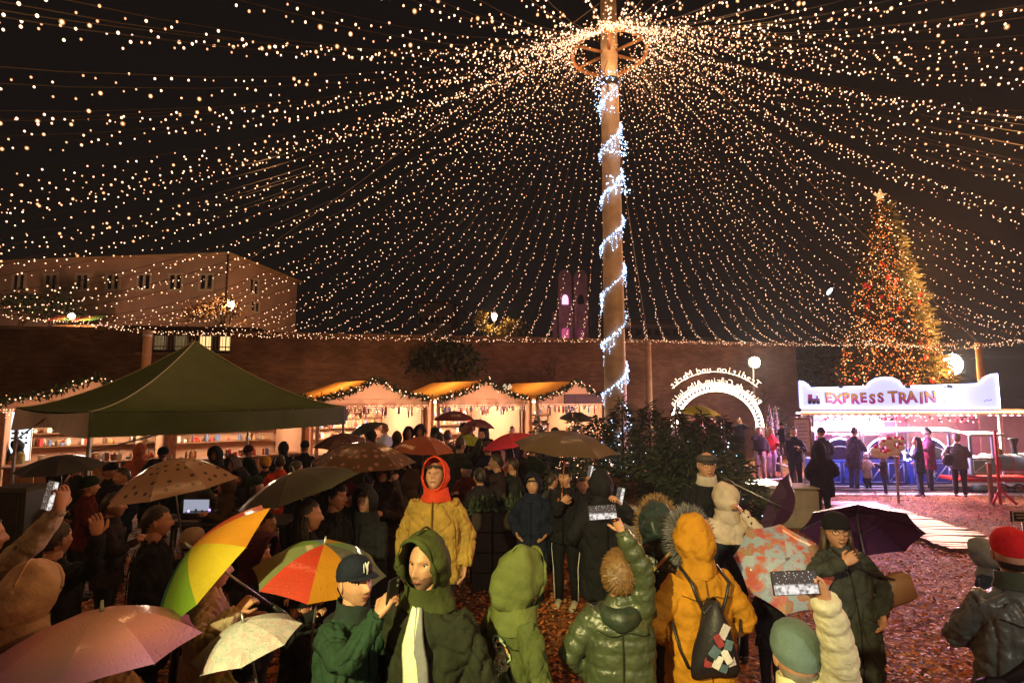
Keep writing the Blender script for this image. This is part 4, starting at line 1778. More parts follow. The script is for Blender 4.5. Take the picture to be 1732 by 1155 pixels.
def coach():
    Y = 16.0
    org = Vector((at(1385, 800, Y).x, Y, GT + .11))
    x1 = at(1612, 800, Y).x - org.x
    t = thing('train_coach', org, 'blue open railway coach of the ride with white arched hoops and a white roof', 'train coach')
    z = lambda py: at(1500, py, Y).z - org.z
    zb, zt = z(822), z(777)
    nb = 3
    for k in range(nb):
        a, b = x1 * k / nb + .03, x1 * (k + 1) / nb - .03
        mb = MB()
        mb.bbox(((a + b) / 2, .40, (zb + zt) / 2), (b - a, .85, zt - zb), .04)
        bd = mb.build('body', M_BLUE if k != 1 else M_DKBLUE, t, False)
        for (xa, xb) in ((a + .12, (a + b) / 2 - .06), ((a + b) / 2 + .06, b - .12)):
            mb = MB()
            zz0, zz1 = zb + .12, zt - .10
            for p, q in (((xa, zz0), (xb, zz0)), ((xb, zz0), (xb, zz1)), ((xb, zz1), (xa, zz1)), ((xa, zz1), (xa, zz0)), ((xa, zz0), (xb, zz1))):
                mb.tube([(p[0], -.04, p[1]), (q[0], -.04, q[1])], .016, 5)
            mb.build('panel_frame', mat('coach_trim', (.30, .38, .75), .4), bd)
        # arched hoops
        for s, rr in ((1.0, .024), (.62, .018)):
            mb = MB()
            c = (a + b) / 2
            hw = (b - a) / 2 - .05
            mb.tube([(c + hw * math.cos(u), -.01, zt + (z(741) - zt) * s * math.sin(u)) for u in np.linspace(0, PI, 18)], rr, 6)
            mb.build('hoop', M_NEONW if s == 1 else M_WHITE, t)
        pts = [(c + hw * .97 * math.cos(u), zt + (z(741) - zt) * .97 * math.sin(u)) for u in np.linspace(0, PI, 18)]
        mb = MB()
        mb.prism([(p, q) for p, q in pts], .015, .03)
        mb.build('window', mat('coach_glass', (.02, .015, .05), .12, .6, 0), t, False)
        for xx in (a + .02, b - .02):
            mb = MB()
            mb.tube([(xx, 0, zt), (xx, 0, z(728))], .02, 6)
            mb.build('post', M_WHITE, t)
        mb = MB()
        mb.bbox(((a + b) / 2, .5, zt + .1), (b - a - .3, .30, .34), .04)
        mb.build('seat', M_DKBLUE, t, False)
        # plain star emblem on the last body
        if k == nb - 1:
            mb = MB()
            pts = []
            for i in range(16):
                an = i * PI / 8
                r = .16 if i % 2 == 0 else .07
                pts.append(((a + b) / 2 + r * math.cos(an), (zb + zt) / 2 + r * math.sin(an)))
            mb.prism(pts, -.055, -.03)
            mb.build('star_emblem', M_WHITE, t, False)
    mb = MB()
    rows = []
    for i in range(9):
        u = -1 + i / 4
        rows.append([(-.15, .42 + .62 * u, z(730) + .10 * (1 - u * u)), (x1 + .1, .42 + .62 * u, z(730) + .10 * (1 - u * u))])
    mb.loft(rows, 0, closed=False)
    mb.bbox((x1 / 2, -.20, z(729)), (x1 + .25, .03, .07), .01)
    mb.build('roof', mat('coach_roof', (.78, .70, .74), .4, .4, .05), t)
    mb = MB()
    mb.bbox((x1 / 2, .4, .16), (x1, .6, .08), .02)
    mb.build('chassis', M_RED, t, False)
    for k in range(6):
        mb = MB()
        wheel(mb, (x1 * (k + .5) / 6, .05, .10), .10)
        mb.build('wheel', [M_BLACK, M_STEEL], t)
    return t


coach()


def engine():
    Y = 14.7
    org = Vector((at(1640, 800, Y).x, Y, GT + .11))
    t = thing('train_engine', org, 'small dark teal steam engine with a white-roofed cab, red chassis and red spoked wheels', 'toy train engine')
    k = Y / FPX
    X = lambda px: (px - 1640) * k
    z = lambda py: at(1690, py, Y).z - org.z
    # cab
    mb = MB()
    w = X(1684) - X(1642)
    mb.bbox((X(1642) + w / 2, .35, (z(803) + z(774)) / 2), (w, .75, z(774) - z(803)), .02)
    cb = mb.build('cab', M_TEAL, t, False)
    for xx in (X(1643) + .02, X(1683) - .02):
        for y in (.0, .7):
            mb = MB()
            mb.bbox((xx, y, (z(774) + z(737)) / 2), (.06, .05, z(737) - z(774)), .008)
            mb.build('cab_pillar', M_TEAL, t, False)
    for a, b in (((X(1646), z(799)), (X(1676), z(778))), ((X(1646), z(799)), (X(1646), z(778))), ((X(1646), z(778)), (X(1676), z(778))), ((X(1646), z(799)), (X(1676), z(799)))):
        mb = MB()
        mb.tube([(a[0], -.035, a[1]), (b[0], -.035, b[1])], .012, 5)
        mb.build('cab_trim', M_WHITE, cb)
    mb = MB()
    rows = []
    for i in range(9):
        u = -1 + i / 4
        rows.append([(X(1636), .35 + .52 * u, z(736) + .07 * (1 - u * u)), (X(1700), .35 + .52 * u, z(736) + .07 * (1 - u * u))])
    mb.loft(rows, 0, closed=False)
    mb.bbox(((X(1636) + X(1700)) / 2, -.17, z(735)), (X(1700) - X(1636), .03, .06), .01)
    mb.build('roof', M_WHITE, t)
    # boiler lies along +x
    mb = MB()
    zc = (z(800) + z(772)) / 2 + .02
    rot = Matrix.Rotation(PI / 2, 3, 'Y')
    mb.lathe((X(1684), .35, zc), [(.25, 0), (.25, .05), (.235, .06), (.235, 1.0), (.26, 1.01), (.26, 1.1), (.20, 1.16), (.02, 1.18)], 22, 0, rot)
    mb.build('boiler', M_TEAL, t)
    for xx in (.25, .6, .95):
        mb = MB()
        mb.lathe((X(1684) + xx, .35, zc), [(.243, -.02), (.246, 0), (.243, .02)], 22, 0, rot, cap=False)
        mb.build('boiler_band', M_RED, t)
    mb = MB()
    mb.lathe((X(1684) + .85, .35, zc + .2), [(.07, 0), (.06, .25), (.11, .42), (.12, .44), (.09, .46)], 14)
    mb.build('chimney', M_BLACK, t)
    mb = MB()
    mb.lathe((X(1684) + .42, .35, zc + .2), [(.09, 0), (.09, .12), (.05, .19), (.01, .2)], 14)
    mb.build('steam_dome', mat('brass', (.6, .35, .1), .3, metal=.8, var=.05), t)
    mb = MB()
    mb.bbox((X(1684) + .1, .35, z(812)), (2.2, .72, .09), .02)
    mb.build('chassis', M_RED, t, False)
    mb = MB()
    mb.lathe((X(1650), -.08, z(824)), [(.09, -.16), (.09, .16)], 14, 0, rot)
    mb.build('cylinder', M_TEAL, t)
    for px in (1665, 1692, 1719, 1746):
        mb = MB()
        wheel(mb, (X(px), -.03, z(830) + .02), .17 if px > 1670 else .12)
        mb.build('wheel', [M_BLACK, M_RED], t)
    mb = MB()
    mb.tube([(X(1650), -.11, z(824)), (X(1746), -.11, z(829))], .018, 6)
    mb.build('coupling_rod', M_STEEL, t)
    return t


engine()

# barrier posts and boards before the ride
p = at(1692, 845, 13.0)
t = thing('barrier_stand', (p.x, 13.0, gz(p.x, 13)), 'red painted post with splayed feet before the train engine', 'barrier')
mb = MB()
mb.bbox((0, 0, .85), (.065, .05, 1.7), .012)
mb.build('post', M_RED, t, False)
for sx in (-1, 1):
    mb = MB()
    mb.tube([(0, 0, .35), (sx * .28, -.1, .02)], .03, 6)
    mb.build('leg', M_RED, t)
for i, (px, pt, pb, lab) in enumerate(((1672, 783, 846, 'short brown wooden post left of the red barrier post'), (1515, 772, 828, 'thin pale metal post standing between the children and the woman in blue'))):
    Y = 13.1
    p = at(px, pt, Y)
    t = thing('bollard', (p.x, Y, gz(p.x, Y)), lab, 'post')
    hh = p.z - gz(p.x, Y)
    mb = MB()
    mb.bbox((0, 0, hh / 2), (.09, .07, hh) if i == 0 else (.05, .05, hh), .01)
    mb.build('shaft', M_WOOD if i == 0 else M_STEEL, t, False)
    mb = MB()
    mb.bbox((0, 0, hh), (.11, .09, .03), .008)
    mb.build('cap', M_STEEL, t, False)

# hanging white and red plush ornaments beside the coach
for i in range(14):
    px, py = rnd.uniform(1474, 1526), rnd.uniform(742, 770)
    p = at(px, py, 13.9)
    o = thing('plush_ball', p, 'white and red plush toy in the cluster hanging before the blue coach', 'toy', 'plush toys hanging before the coach')
    mb = MB()
    s = rnd.uniform(.09, .13)
    mb.ell((0, 0, 0), (s, s, s * .9), 10, 7)
    mb.build('body', mat('plush_white', (.75, .70, .70), .9, var=.1), o)
    mb = MB()
    mb.ell((0, -.03, s * .75), (s * .55, s * .55, s * .5), 9, 6)
    mb.build('cap', mat('plush_red', (.6, .04, .04), .9, var=.1), o)

# information board, fence rail with pots, cone trees
p = at(1355, 706, 15.5)
g = gz(p.x, 15.5)
t = thing('notice_board', (p.x, 15.5, g), 'pale notice board in a wooden frame left of the train ride', 'notice board')
hh = p.z - g
mb = MB()
for sx in (-1, 1):
    mb.bbox((sx * .24, 0, hh / 2), (.06, .05, hh), .01)
mb.bbox((0, 0, hh - .03), (.54, .06, .06), .01)
mb.bbox((0, 0, hh - .98), (.54, .06, .05), .01)
mb.build('frame', M_WOOD, t, False)
mb = MB()
mb.box((0, .005, hh - .5), (.43, .02, .92))
mb.build('panel', mat('notice_paper', (.6, .48, .46), .7, var=.12), t, False)
for k in range(7):
    mb = MB()
    mb.box((rnd.uniform(-.03, .03), -.008, hh - .18 - .1 * k), (rnd.uniform(.2, .34), .006, .03))
    mb.build('text_line', mat('faded_ink', (.3, .2, .22), .7, var=0), t, False)
for (px, py, lab) in ((1301, 684, 'narrow dark cone tree with tiny lights, left of the pair'), (1311, 686, 'narrow dark cone tree with tiny lights, right of the pair')):
    p = at(px, py, 19)
    g = gz(p.x, 19)
    t = thing('cone_tree', (p.x, 19, g), lab, 'decoration', 'cone trees by the path')
    H = p.z - g
    mb = MB()
    mb.lathe((0, 0, 0), [(.10, 0), (.10, .5), (.24, .5), (.02, H)], 14)
    mb.build('cone', mat('cone_net', (.10, .07, .08), .7), t)
    P = []
    for k in range(120):
        u = rnd.random()
        a = rnd.uniform(0, 2 * PI)
        r = .25 * (1 - u) + .01
        P.append((r * math.cos(a), r * math.sin(a), .5 + (H - .5) * u))
    bulbs('bulbs', P, .012, [glow('rose_bulb', (1, .5, .55), 2)], 0, t)
p0, p1 = at(1290, 772, 18.5), at(1338, 775, 16.5)
t = thing('path_railing', (p0.x, p0.y, gz(0, 18)), 'white metal railing along the path beside the blonde woman in red', 'railing')
d = Vector((p1.x - p0.x, p1.y - p0.y, 0))
for z in (.45, .95):
    mb = MB()
    mb.tube([(0, 0, z), d + Vector((0, 0, z))], .025, 6)
    mb.build('rail', M_WHITE, t)
for k in range(4):
    mb = MB()
    mb.tube([d * k / 3, d * k / 3 + Vector((0, 0, .97))], .025, 6)
    mb.build('post', M_WHITE, t)

# duckboard walkway of pale planks
p0, p1 = Vector((7.35, 8.6, 0)), Vector((7.75, 12.9, 0))
rz = math.atan2(p1.y - p0.y, p1.x - p0.x) - PI / 2
t = thing('duckboard_path', (p0.x, p0.y, gz(p0.x, p0.y) - .0), 'walkway of wet pale planks laid over the chips towards the train', 'walkway', None, rz)
n = 34
L = (p1 - p0).length
plank_m = [mat('pale_plank', (.20, .14, .13), .5, .5, .25, 6), mat('worn_plank', (.13, .08, .07), .5, .5, .3, 6)]
for k in range(n):
    y = L * (k + .5) / n
    mb = MB()
    mb.bbox((rnd.uniform(-.05, .05), 0, 0), (1.25, L / n - rnd.uniform(.015, .04), .03), .006, 0, Matrix.Rotation(rnd.uniform(-.03, .03), 3, 'Z') @ Matrix.Rotation(rnd.uniform(-.02, .02), 3, 'Y'))
    gzz = gz(0, p0.y + y) - gz(0, p0.y)
    mb.build('plank', plank_m[0 if rnd.random() < .7 else 1], t, False, (0, y, gzz + .07 + rnd.uniform(-.008, .008)))
for sx in (-.45, .45):
    mb = MB()
    mb.tube([(sx, 0, .03), (sx, L, .03 - .025 * L)], .035, 4)
    mb.build('bearer', M_DARKWOOD, t, False)

# stone seat block by the clump of firs
p = at(1268, 822, 10.6)
g = gz(p.x, 10.6)
t = thing('stone_planter', (p.x, 10.6, g), 'long grey stone block with a dark slab on top beside the young firs', 'stone block')
hh = p.z - g
mb = MB()
mb.bbox((.1, .35, hh / 2 - .04), (1.5, .75, hh - .08), .03)
mb.build('block', M_CONC, t, False)
mb = MB()
mb.bbox((.02, .3, hh - .02), (1.35, .8, .09), .02)
mb.build('slab', mat('dark_slab', (.05, .045, .045), .3, .5, .2), t, False)
p = at(1345, 828, 10.3)
t = thing('stone_block', (p.x, 10.3, gz(p.x, 10.3)), 'second grey stone block behind the open purple umbrellas', 'stone block')
hh = p.z - gz(0, 10.3)
mb = MB()
mb.bbox((0, .3, hh / 2), (.9, .6, hh), .04)
mb.build('block', M_CONC, t, False)
mb = MB()
mb.bbox((0, .3, hh + .015), (.92, .62, .03), .01)
mb.build('lid', M_CONC, t, False)
p = at(1236, 792, 11.0)
t = thing('tree_stump', (p.x, 11.0, gz(0, 11.0)), 'brown log stump on end at the left end of the stone block', 'stump')
mb = MB()
mb.lathe((0, 0, 0), [(.27, 0), (.25, .4), (.24, p.z - gz(0, 11.0))], 14)
mb.build('log', M_BARK, t)

# raised bed round the foot of the pole: mulch, low shrubs, stone edge
bx, by = 2.1, 9.3
g = gz(bx, by)
t = thing('raised_bed', (bx, by, g), 'raised planting bed of mulch and low shrubs in front of the young firs', 'planting bed')
nst = 22
for k in range(nst):
    a0, a1 = PI + .25 + (PI - .5) * k / nst, PI + .25 + (PI - .5) * (k + 1) / nst
    am = (a0 + a1) / 2
    q = Vector((2.35 * math.cos(am), 1.25 + 1.25 * math.sin(am), .3))
    mb = MB()
    ln = math.hypot(2.35 * (math.cos(a1) - math.cos(a0)), 1.25 * (math.sin(a1) - math.sin(a0)))
    ta = math.atan2(1.25 * (math.sin(a1) - math.sin(a0)), 2.35 * (math.cos(a1) - math.cos(a0)))
    mb.bbox(q, (ln - .015, .22, .62 + rnd.uniform(-.02, .02)), .03, 0, Matrix.Rotation(ta, 3, 'Z'))
    mb.build('stone', M_CONC, t, False)
mb = MB()
rows = []
for i in range(7):
    s = 1 - i / 6
    rows.append([(2.3 * s * math.cos(2 * PI * k / 26), 1.25 + 1.2 * s * math.sin(2 * PI * k / 26), .58 + .30 * (1 - s * s)) for k in range(26)])
mb.loft(rows, 0, False, True)
mb.build('mulch', mat('rust_mulch', (.20, .075, .03), .8, .3, .5, 18, .8, 40), t)
for i in range(13):
    a = PI + .3 + (PI - .6) * i / 12
    q = Vector((bx + 1.95 * math.cos(a), by + 1.25 + .95 * math.sin(a), g + .60))
    tt = thing('low_shrub', q, 'low dark shrub, %s from the left along the edge of the raised bed' % nth(i), 'shrub', 'shrubs edging the raised bed')
    n = 420
    P, D = needles_cone(n, .5, .32, .0, nrs, .6, .2)
    V, F = blades(P, D, nrs.uniform(.07, .15, n), .02, nrs)
    o = np_obj('foliage', V, F, M_FIR, np.repeat(nrs.choice(2, n), 2), tt)
    o['kind'] = 'stuff'
    mb = MB()
    mb.tube([(0, 0, -.05), (0, 0, .3)], [.02, .008], 5)
    mb.build('stem', M_BARK, tt)

# planter boxes with low hedge behind the hooded men
for i, px in enumerate((818, 850, 884)):
    Y = 7.0
    p = at(px, 862, Y)
    g = gz(p.x, Y)
    t = thing('planter_box', (p.x, Y, g), 'dark wooden planter box with low green plants, ' + ('left', 'middle', 'right')[i] + ' of three behind the yellow jacket', 'planter', 'planter boxes in a row')
    hh = p.z - g
    for k in range(4):
        mb = MB()
        mb.bbox((0, 0, hh * (k + .5) / 4), (.27, .36, hh / 4 - .012), .008)
        mb.build('plank', mat('nearly_black_wood', (.028, .016, .010), .7), t, False)
    n = 260
    P = nrs.uniform(-1, 1, (n, 3)) * np.array([.13, .15, .07]) + np.array([0, 0, hh + .03])
    V, F = blades(P, nrs.normal(size=(n, 3)) + np.array([0, 0, .8]), nrs.uniform(.06, .14, n), .035, nrs)
    o = np_obj('plants', V, F, M_FIR, np.repeat(nrs.choice(2, n), 2), t)
    o['kind'] = 'stuff'

# table with sound gear under the tent
p = at(360, 888, 6.6)
g = gz(p.x, 6.6)
t = thing('folding_table', (p.x, 6.6, g), 'dark folding table with sound gear under the green tent', 'table')
hh = p.z - g
mb = MB()
mb.bbox((0, .25, hh), (1.7, .6, .035), .01)
mb.build('tabletop', M_BLACK, t, False)
for sx in (-.75, .75):
    for y in (.02, .48):
        mb = MB()
        mb.tube([(sx, y, 0), (sx, y, hh)], .015, 6)
        mb.build('leg', M_STEEL, t)
t = thing('mixing_desk', (p.x - .1, 6.8, g + hh + .02), 'black mixing desk with rows of knobs on the folding table', 'mixing desk')
mb = MB()
mb.bbox((0, .1, .05), (.7, .4, .09), .015)
mb.build('case', M_BLACK, t, False)
for k in range(12):
    mb = MB()
    mb.lathe((-.3 + .055 * k, -.02 + .06 * (k % 3), .095), [(.014, 0), (.012, .025)], 8)
    mb.build('knob', M_STEEL if k % 4 else glow('led_violet', (.6, .4, 1), 2), t)
lp = at(318, 868, 6.7)
t = thing('laptop', (lp.x, 6.75, g + hh + .02), 'open laptop with a pale screen under the dotted umbrella', 'laptop')
mb = MB()
mb.bbox((0, 0, .012), (.34, .24, .02), .005)
mb.build('base', M_STEEL, t, False)
mb = MB()
mb.bbox((0, .13, .125), (.34, .015, .23), .005)
s = mb.build('lid', M_BLACK, t, False)
mb = MB()
mb.box((0, .118, .125), (.31, .006, .2))
mb.build('screen', glow('laptop_screen', (.75, .8, 1), .45), s, False)
# loudspeaker at the left edge
p = at(8, 826, 4.6)
g = gz(p.x, 4.6)
t = thing('loudspeaker', (p.x, 4.6, g), 'black loudspeaker on a stand at the left edge of the crowd', 'loudspeaker')
hh = p.z - g
mb = MB()
mb.bbox((0, .15, hh - .28), (.34, .32, .56), .03)
mb.build('cabinet', M_BLACK, t, False)
mb = MB()
mb.box((0, -.016, hh - .28), (.28, .01, .48))
mb.build('grille', mat('grille_cloth', (.03, .03, .03), .9), t, False)
mb = MB()
mb.tube([(0, .15, 0), (0, .15, hh - .5)], .02, 8)
mb.build('pole', M_STEEL, t)
for k in range(3):
    a = k * 2.1
    mb = MB()
    mb.tube([(0, .15, .5), (.4 * math.cos(a), .15 + .4 * math.sin(a), .02)], .014, 6)
    mb.build('leg', M_STEEL, t)
# small framed sign at the right edge
p = at(1722, 873, 5.2)
g = gz(p.x, 5.2)
t = thing('small_sign', (p.x, 5.2, g), 'small black sign with a white border on a thin post at the right edge', 'sign')
hh = p.z - g
mb = MB()
mb.bbox((.06, 0, hh), (.26, .02, .105), .006)
mb.build('panel', M_BLACK, t, False)
mb = MB()
for dx, dz, sx, sz in ((.06, .046, .25, .006), (.06, -.046, .25, .006), (-.06, 0, .006, .09), (.18, 0, .006, .09)):
    mb.box((dx, -.014, hh + dz), (sx, .006, sz))
mb.build('border', M_WHITE, t, False)
for k, (dx, dz, w) in enumerate(((.03, .018, .13), (.06, -.01, .17))):
    mb = MB()
    mb.box((dx, -.014, hh + dz), (w, .006, .012))
    mb.build('text_line', mat('ink_grey', (.35, .35, .35), .6, var=0), t, False)
mb = MB()
mb.tube([(.06, .02, 0), (.06, .02, hh)], .012, 6)
mb.build('post', M_STEEL, t)
# ------------------------------------------------------------------ people
SKIN = mat('skin_fair', (.50, .255, .165), .48, .4, .16, 22, .15, 220)
SKIN.node_tree.nodes['Principled BSDF'].inputs['Subsurface Weight'].default_value = .12
SKIN.node_tree.nodes['Principled BSDF'].inputs['Subsurface Radius'].default_value = (.012, .004, .002)
STUBBLE = mat('skin_stubble', (.22, .115, .075), .6, .3, .3, 60, .3, 300)
LASH_LIP_SHADE = mat('lash_and_lip_shade', (.07, .035, .025), .6, var=0)
SKIN_L = mat('lips', (.30, .10, .085), .45, .4, .05)
M_EYEW = mat('eye_white', (.75, .72, .68), .2, .5, var=0)
M_IRIS = mat('eye_iris', (.03, .018, .012), .15, .6, var=0)
HAIR = {'dark': mat('hair_dark', (.025, .016, .012), .5, .5, .3, 30, .3, 120), 'brown': mat('hair_brown', (.055, .029, .015), .45, .5, .4, 40, .3, 120),
        'fair': mat('hair_fair', (.17, .088, .028), .42, .55, .35, 40, .3, 120), 'blonde': mat('hair_blonde', (.50, .33, .16), .45, .5, .3, 40, .3, 120), 'grey': mat('hair_grey', (.25, .23, .21), .5, .5, .3, 30)}
JOBS = []


def gauss2(a, b):
    return np.exp(-a * a - b * b)


def head_grid(lod, smile=0.0):
    """verts (n,3) in head space: front +y, top +z, origin in the middle of the head"""
    nu, nv = ((64, 56), (32, 26), (18, 14))[lod]
    s = np.linspace(-1, 1, nu, endpoint=False)
    phi = PI * np.sign(s) * np.abs(s) ** 1.35
    th = np.linspace(.03, PI - .03, nv + 1)
    TH, PH = np.meshgrid(th, phi, indexing='ij')
    x = .076 * np.sin(TH) * np.sin(PH)
    y = .097 * np.sin(TH) * np.cos(PH)
    z = .119 * np.cos(TH)
    low = np.clip(-z / .119, 0, 1)
    x = x * (1 - .30 * low ** 1.6)
    front = np.clip(y / .097, 0, 1)
    back = y < 0
    y = np.where(back & (z < -.03), y * (1 - .35 * np.clip((-z - .03) / .08, 0, 1)), y)
    y = np.where(back, y * 1.04, y)
    # jaw kept forward
    y = y + .030 * front ** .7 * low ** 2.2
    ss = lambda a, b, t: np.clip((t - a) / (b - a), 0, 1) ** 2 * (3 - 2 * np.clip((t - a) / (b - a), 0, 1))
    fr = (y > 0.02)
    nz = ss(.028, -.026, z) * (1 - ss(-.026, -.046, z))
    nw = .0085 + .0055 * ss(.02, -.03, z)
    y = y + fr * .027 * np.exp(-(x / nw) ** 2) * nz
    y = y + fr * .005 * gauss2((np.abs(x) - .014) / .006, (z + .031) / .008)
    y = y - fr * .0155 * gauss2((np.abs(x) - .031) / .017, (z - .012) / .012)
    y = y + fr * .0055 * np.exp(-((z - .032) / .009) ** 2) * np.exp(-(x / .045) ** 2)
    y = y + fr * .0045 * gauss2((np.abs(x) - .040) / .018, (z + .028) / .018)
    zm = z + .062 - smile * .012 * (x / .025) ** 2
    y = y + fr * .0065 * np.exp(-(x / .022) ** 4) * np.exp(-(zm / .0085) ** 2)
    y = y - fr * .0050 * np.exp(-(x / .024) ** 4) * np.exp(-(zm / .0022) ** 2)
    y = y - fr * .003 * gauss2(x / .02, (z + .080) / .006)
    y = y + fr * .007 * gauss2(x / .020, (z + .100) / .014)
    V = np.stack([x, y, z], -1).reshape(-1, 3)
    F = []
    for i in range(nv):
        for j in range(nu):
            F.append((i * nu + j, (i + 1) * nu + j, (i + 1) * nu + (j + 1) % nu, i * nu + (j + 1) % nu))
    F.append(tuple(range(nu)))
    F.append(tuple(reversed([nv * nu + j for j in range(nu)])))
    lipz = (zm.reshape(-1), V)
    lips = (np.abs(V[:, 0]) < .024) & (np.abs(zm.reshape(-1)) < .0095) & (V[:, 1] > .05)
    return V, F, lips


def hand(mb, w, d, n, mi, s=1.0, curl=.35, side=1, spread=.0, lod=0, thumb_in=.5):
    """w wrist, d direction of the fingers, n direction the palm faces; side +1: thumb towards d x n"""
    d = Vector(d).normalized()
    n = Vector(n)
    n = (n - d * n.dot(d)).normalized()
    b = d.cross(n) * side      # towards the thumb
    w = Vector(w)
    seg = 8 if lod == 0 else 6
    # palm
    rings = []
    for t, hw, ht in ((-.02, .026, .020), (.0, .027, .019), (.03, .037, .018), (.06, .042, .016), (.085, .042, .013), (.095, .038, .009)):
        c = w + d * t * s
        rings.append([c + b * hw * s * math.cos(2 * PI * k / 12) + n * ht * s * math.sin(2 * PI * k / 12) for k in range(12)])
    mb.loft(rings, mi, True, True)
    for k, (off, ln) in enumerate(((.030, .070), (.010, .079), (-.011, .074), (-.031, .058))):
        p = w + d * .086 * s + b * off * s
        dd = (d + b * spread * (1.5 - k) * .3).normalized()
        pts = [p - dd * .012 * s, p]
        ang = 0
        for j, f in enumerate((.45, .32, .23)):
            ang += curl * (1.0 + .25 * k * (curl > .2)) * (.9 if j else .7)
            v = dd * math.cos(ang) + n * math.sin(ang)
            pts.append(pts[-1] + v * ln * f * s)
        r = (.0092, .0094, .0086, .0080, .0062)
        mb.tube(pts, [x * s for x in r], seg, mi)
    p = w + d * .022 * s + b * .028 * s
    v1 = (d * .55 + b * .75 + n * .25 * thumb_in).normalized()
    v2 = (d * .85 + b * (.45 - .5 * thumb_in) + n * (.2 + .5 * thumb_in)).normalized()
    mb.tube([p - v1 * .015 * s, p + v1 * .012 * s, p + v1 * .040 * s, p + v1 * .040 * s + v2 * .026 * s, p + v1 * .040 * s + v2 * .046 * s], [.012 * s, .0125 * s, .0105 * s, .0095 * s, .007 * s], seg, mi)


def ik(S, T, a, b, pole):
    d = T - S
    L = d.length
    k = 1.0
    if L > (a + b) * .995:
        k = min(L / ((a + b) * .995), 1.22)
        a, b = a * k, b * k
        if L > (a + b) * .995:
            d = d.normalized() * (a + b) * .995
            T = S + d
            L = d.length
    u = d / L
    x = (a * a - b * b + L * L) / (2 * L)
    hgt = math.sqrt(max(0, a * a - x * x))
    pl = pole - u * pole.dot(u)
    pl = pl.normalized() if pl.length > 1e-5 else u.orthogonal()
    return S + u * x + pl * hgt, T


def bez(a, b, c, n):
    """smooth path through an elbow"""
    out = []
    for i in range(n + 1):
        t = i / n
        # piecewise linear with rounded corner
        p = a.lerp(b, min(1, 2 * t)) if t < .5 else b.lerp(c, 2 * t - 1)
        out.append(p)
    sm = out[:]
    for i in range(1, n):
        sm[i] = (out[i - 1] + out[i] * 2 + out[i + 1]) / 4
    return sm


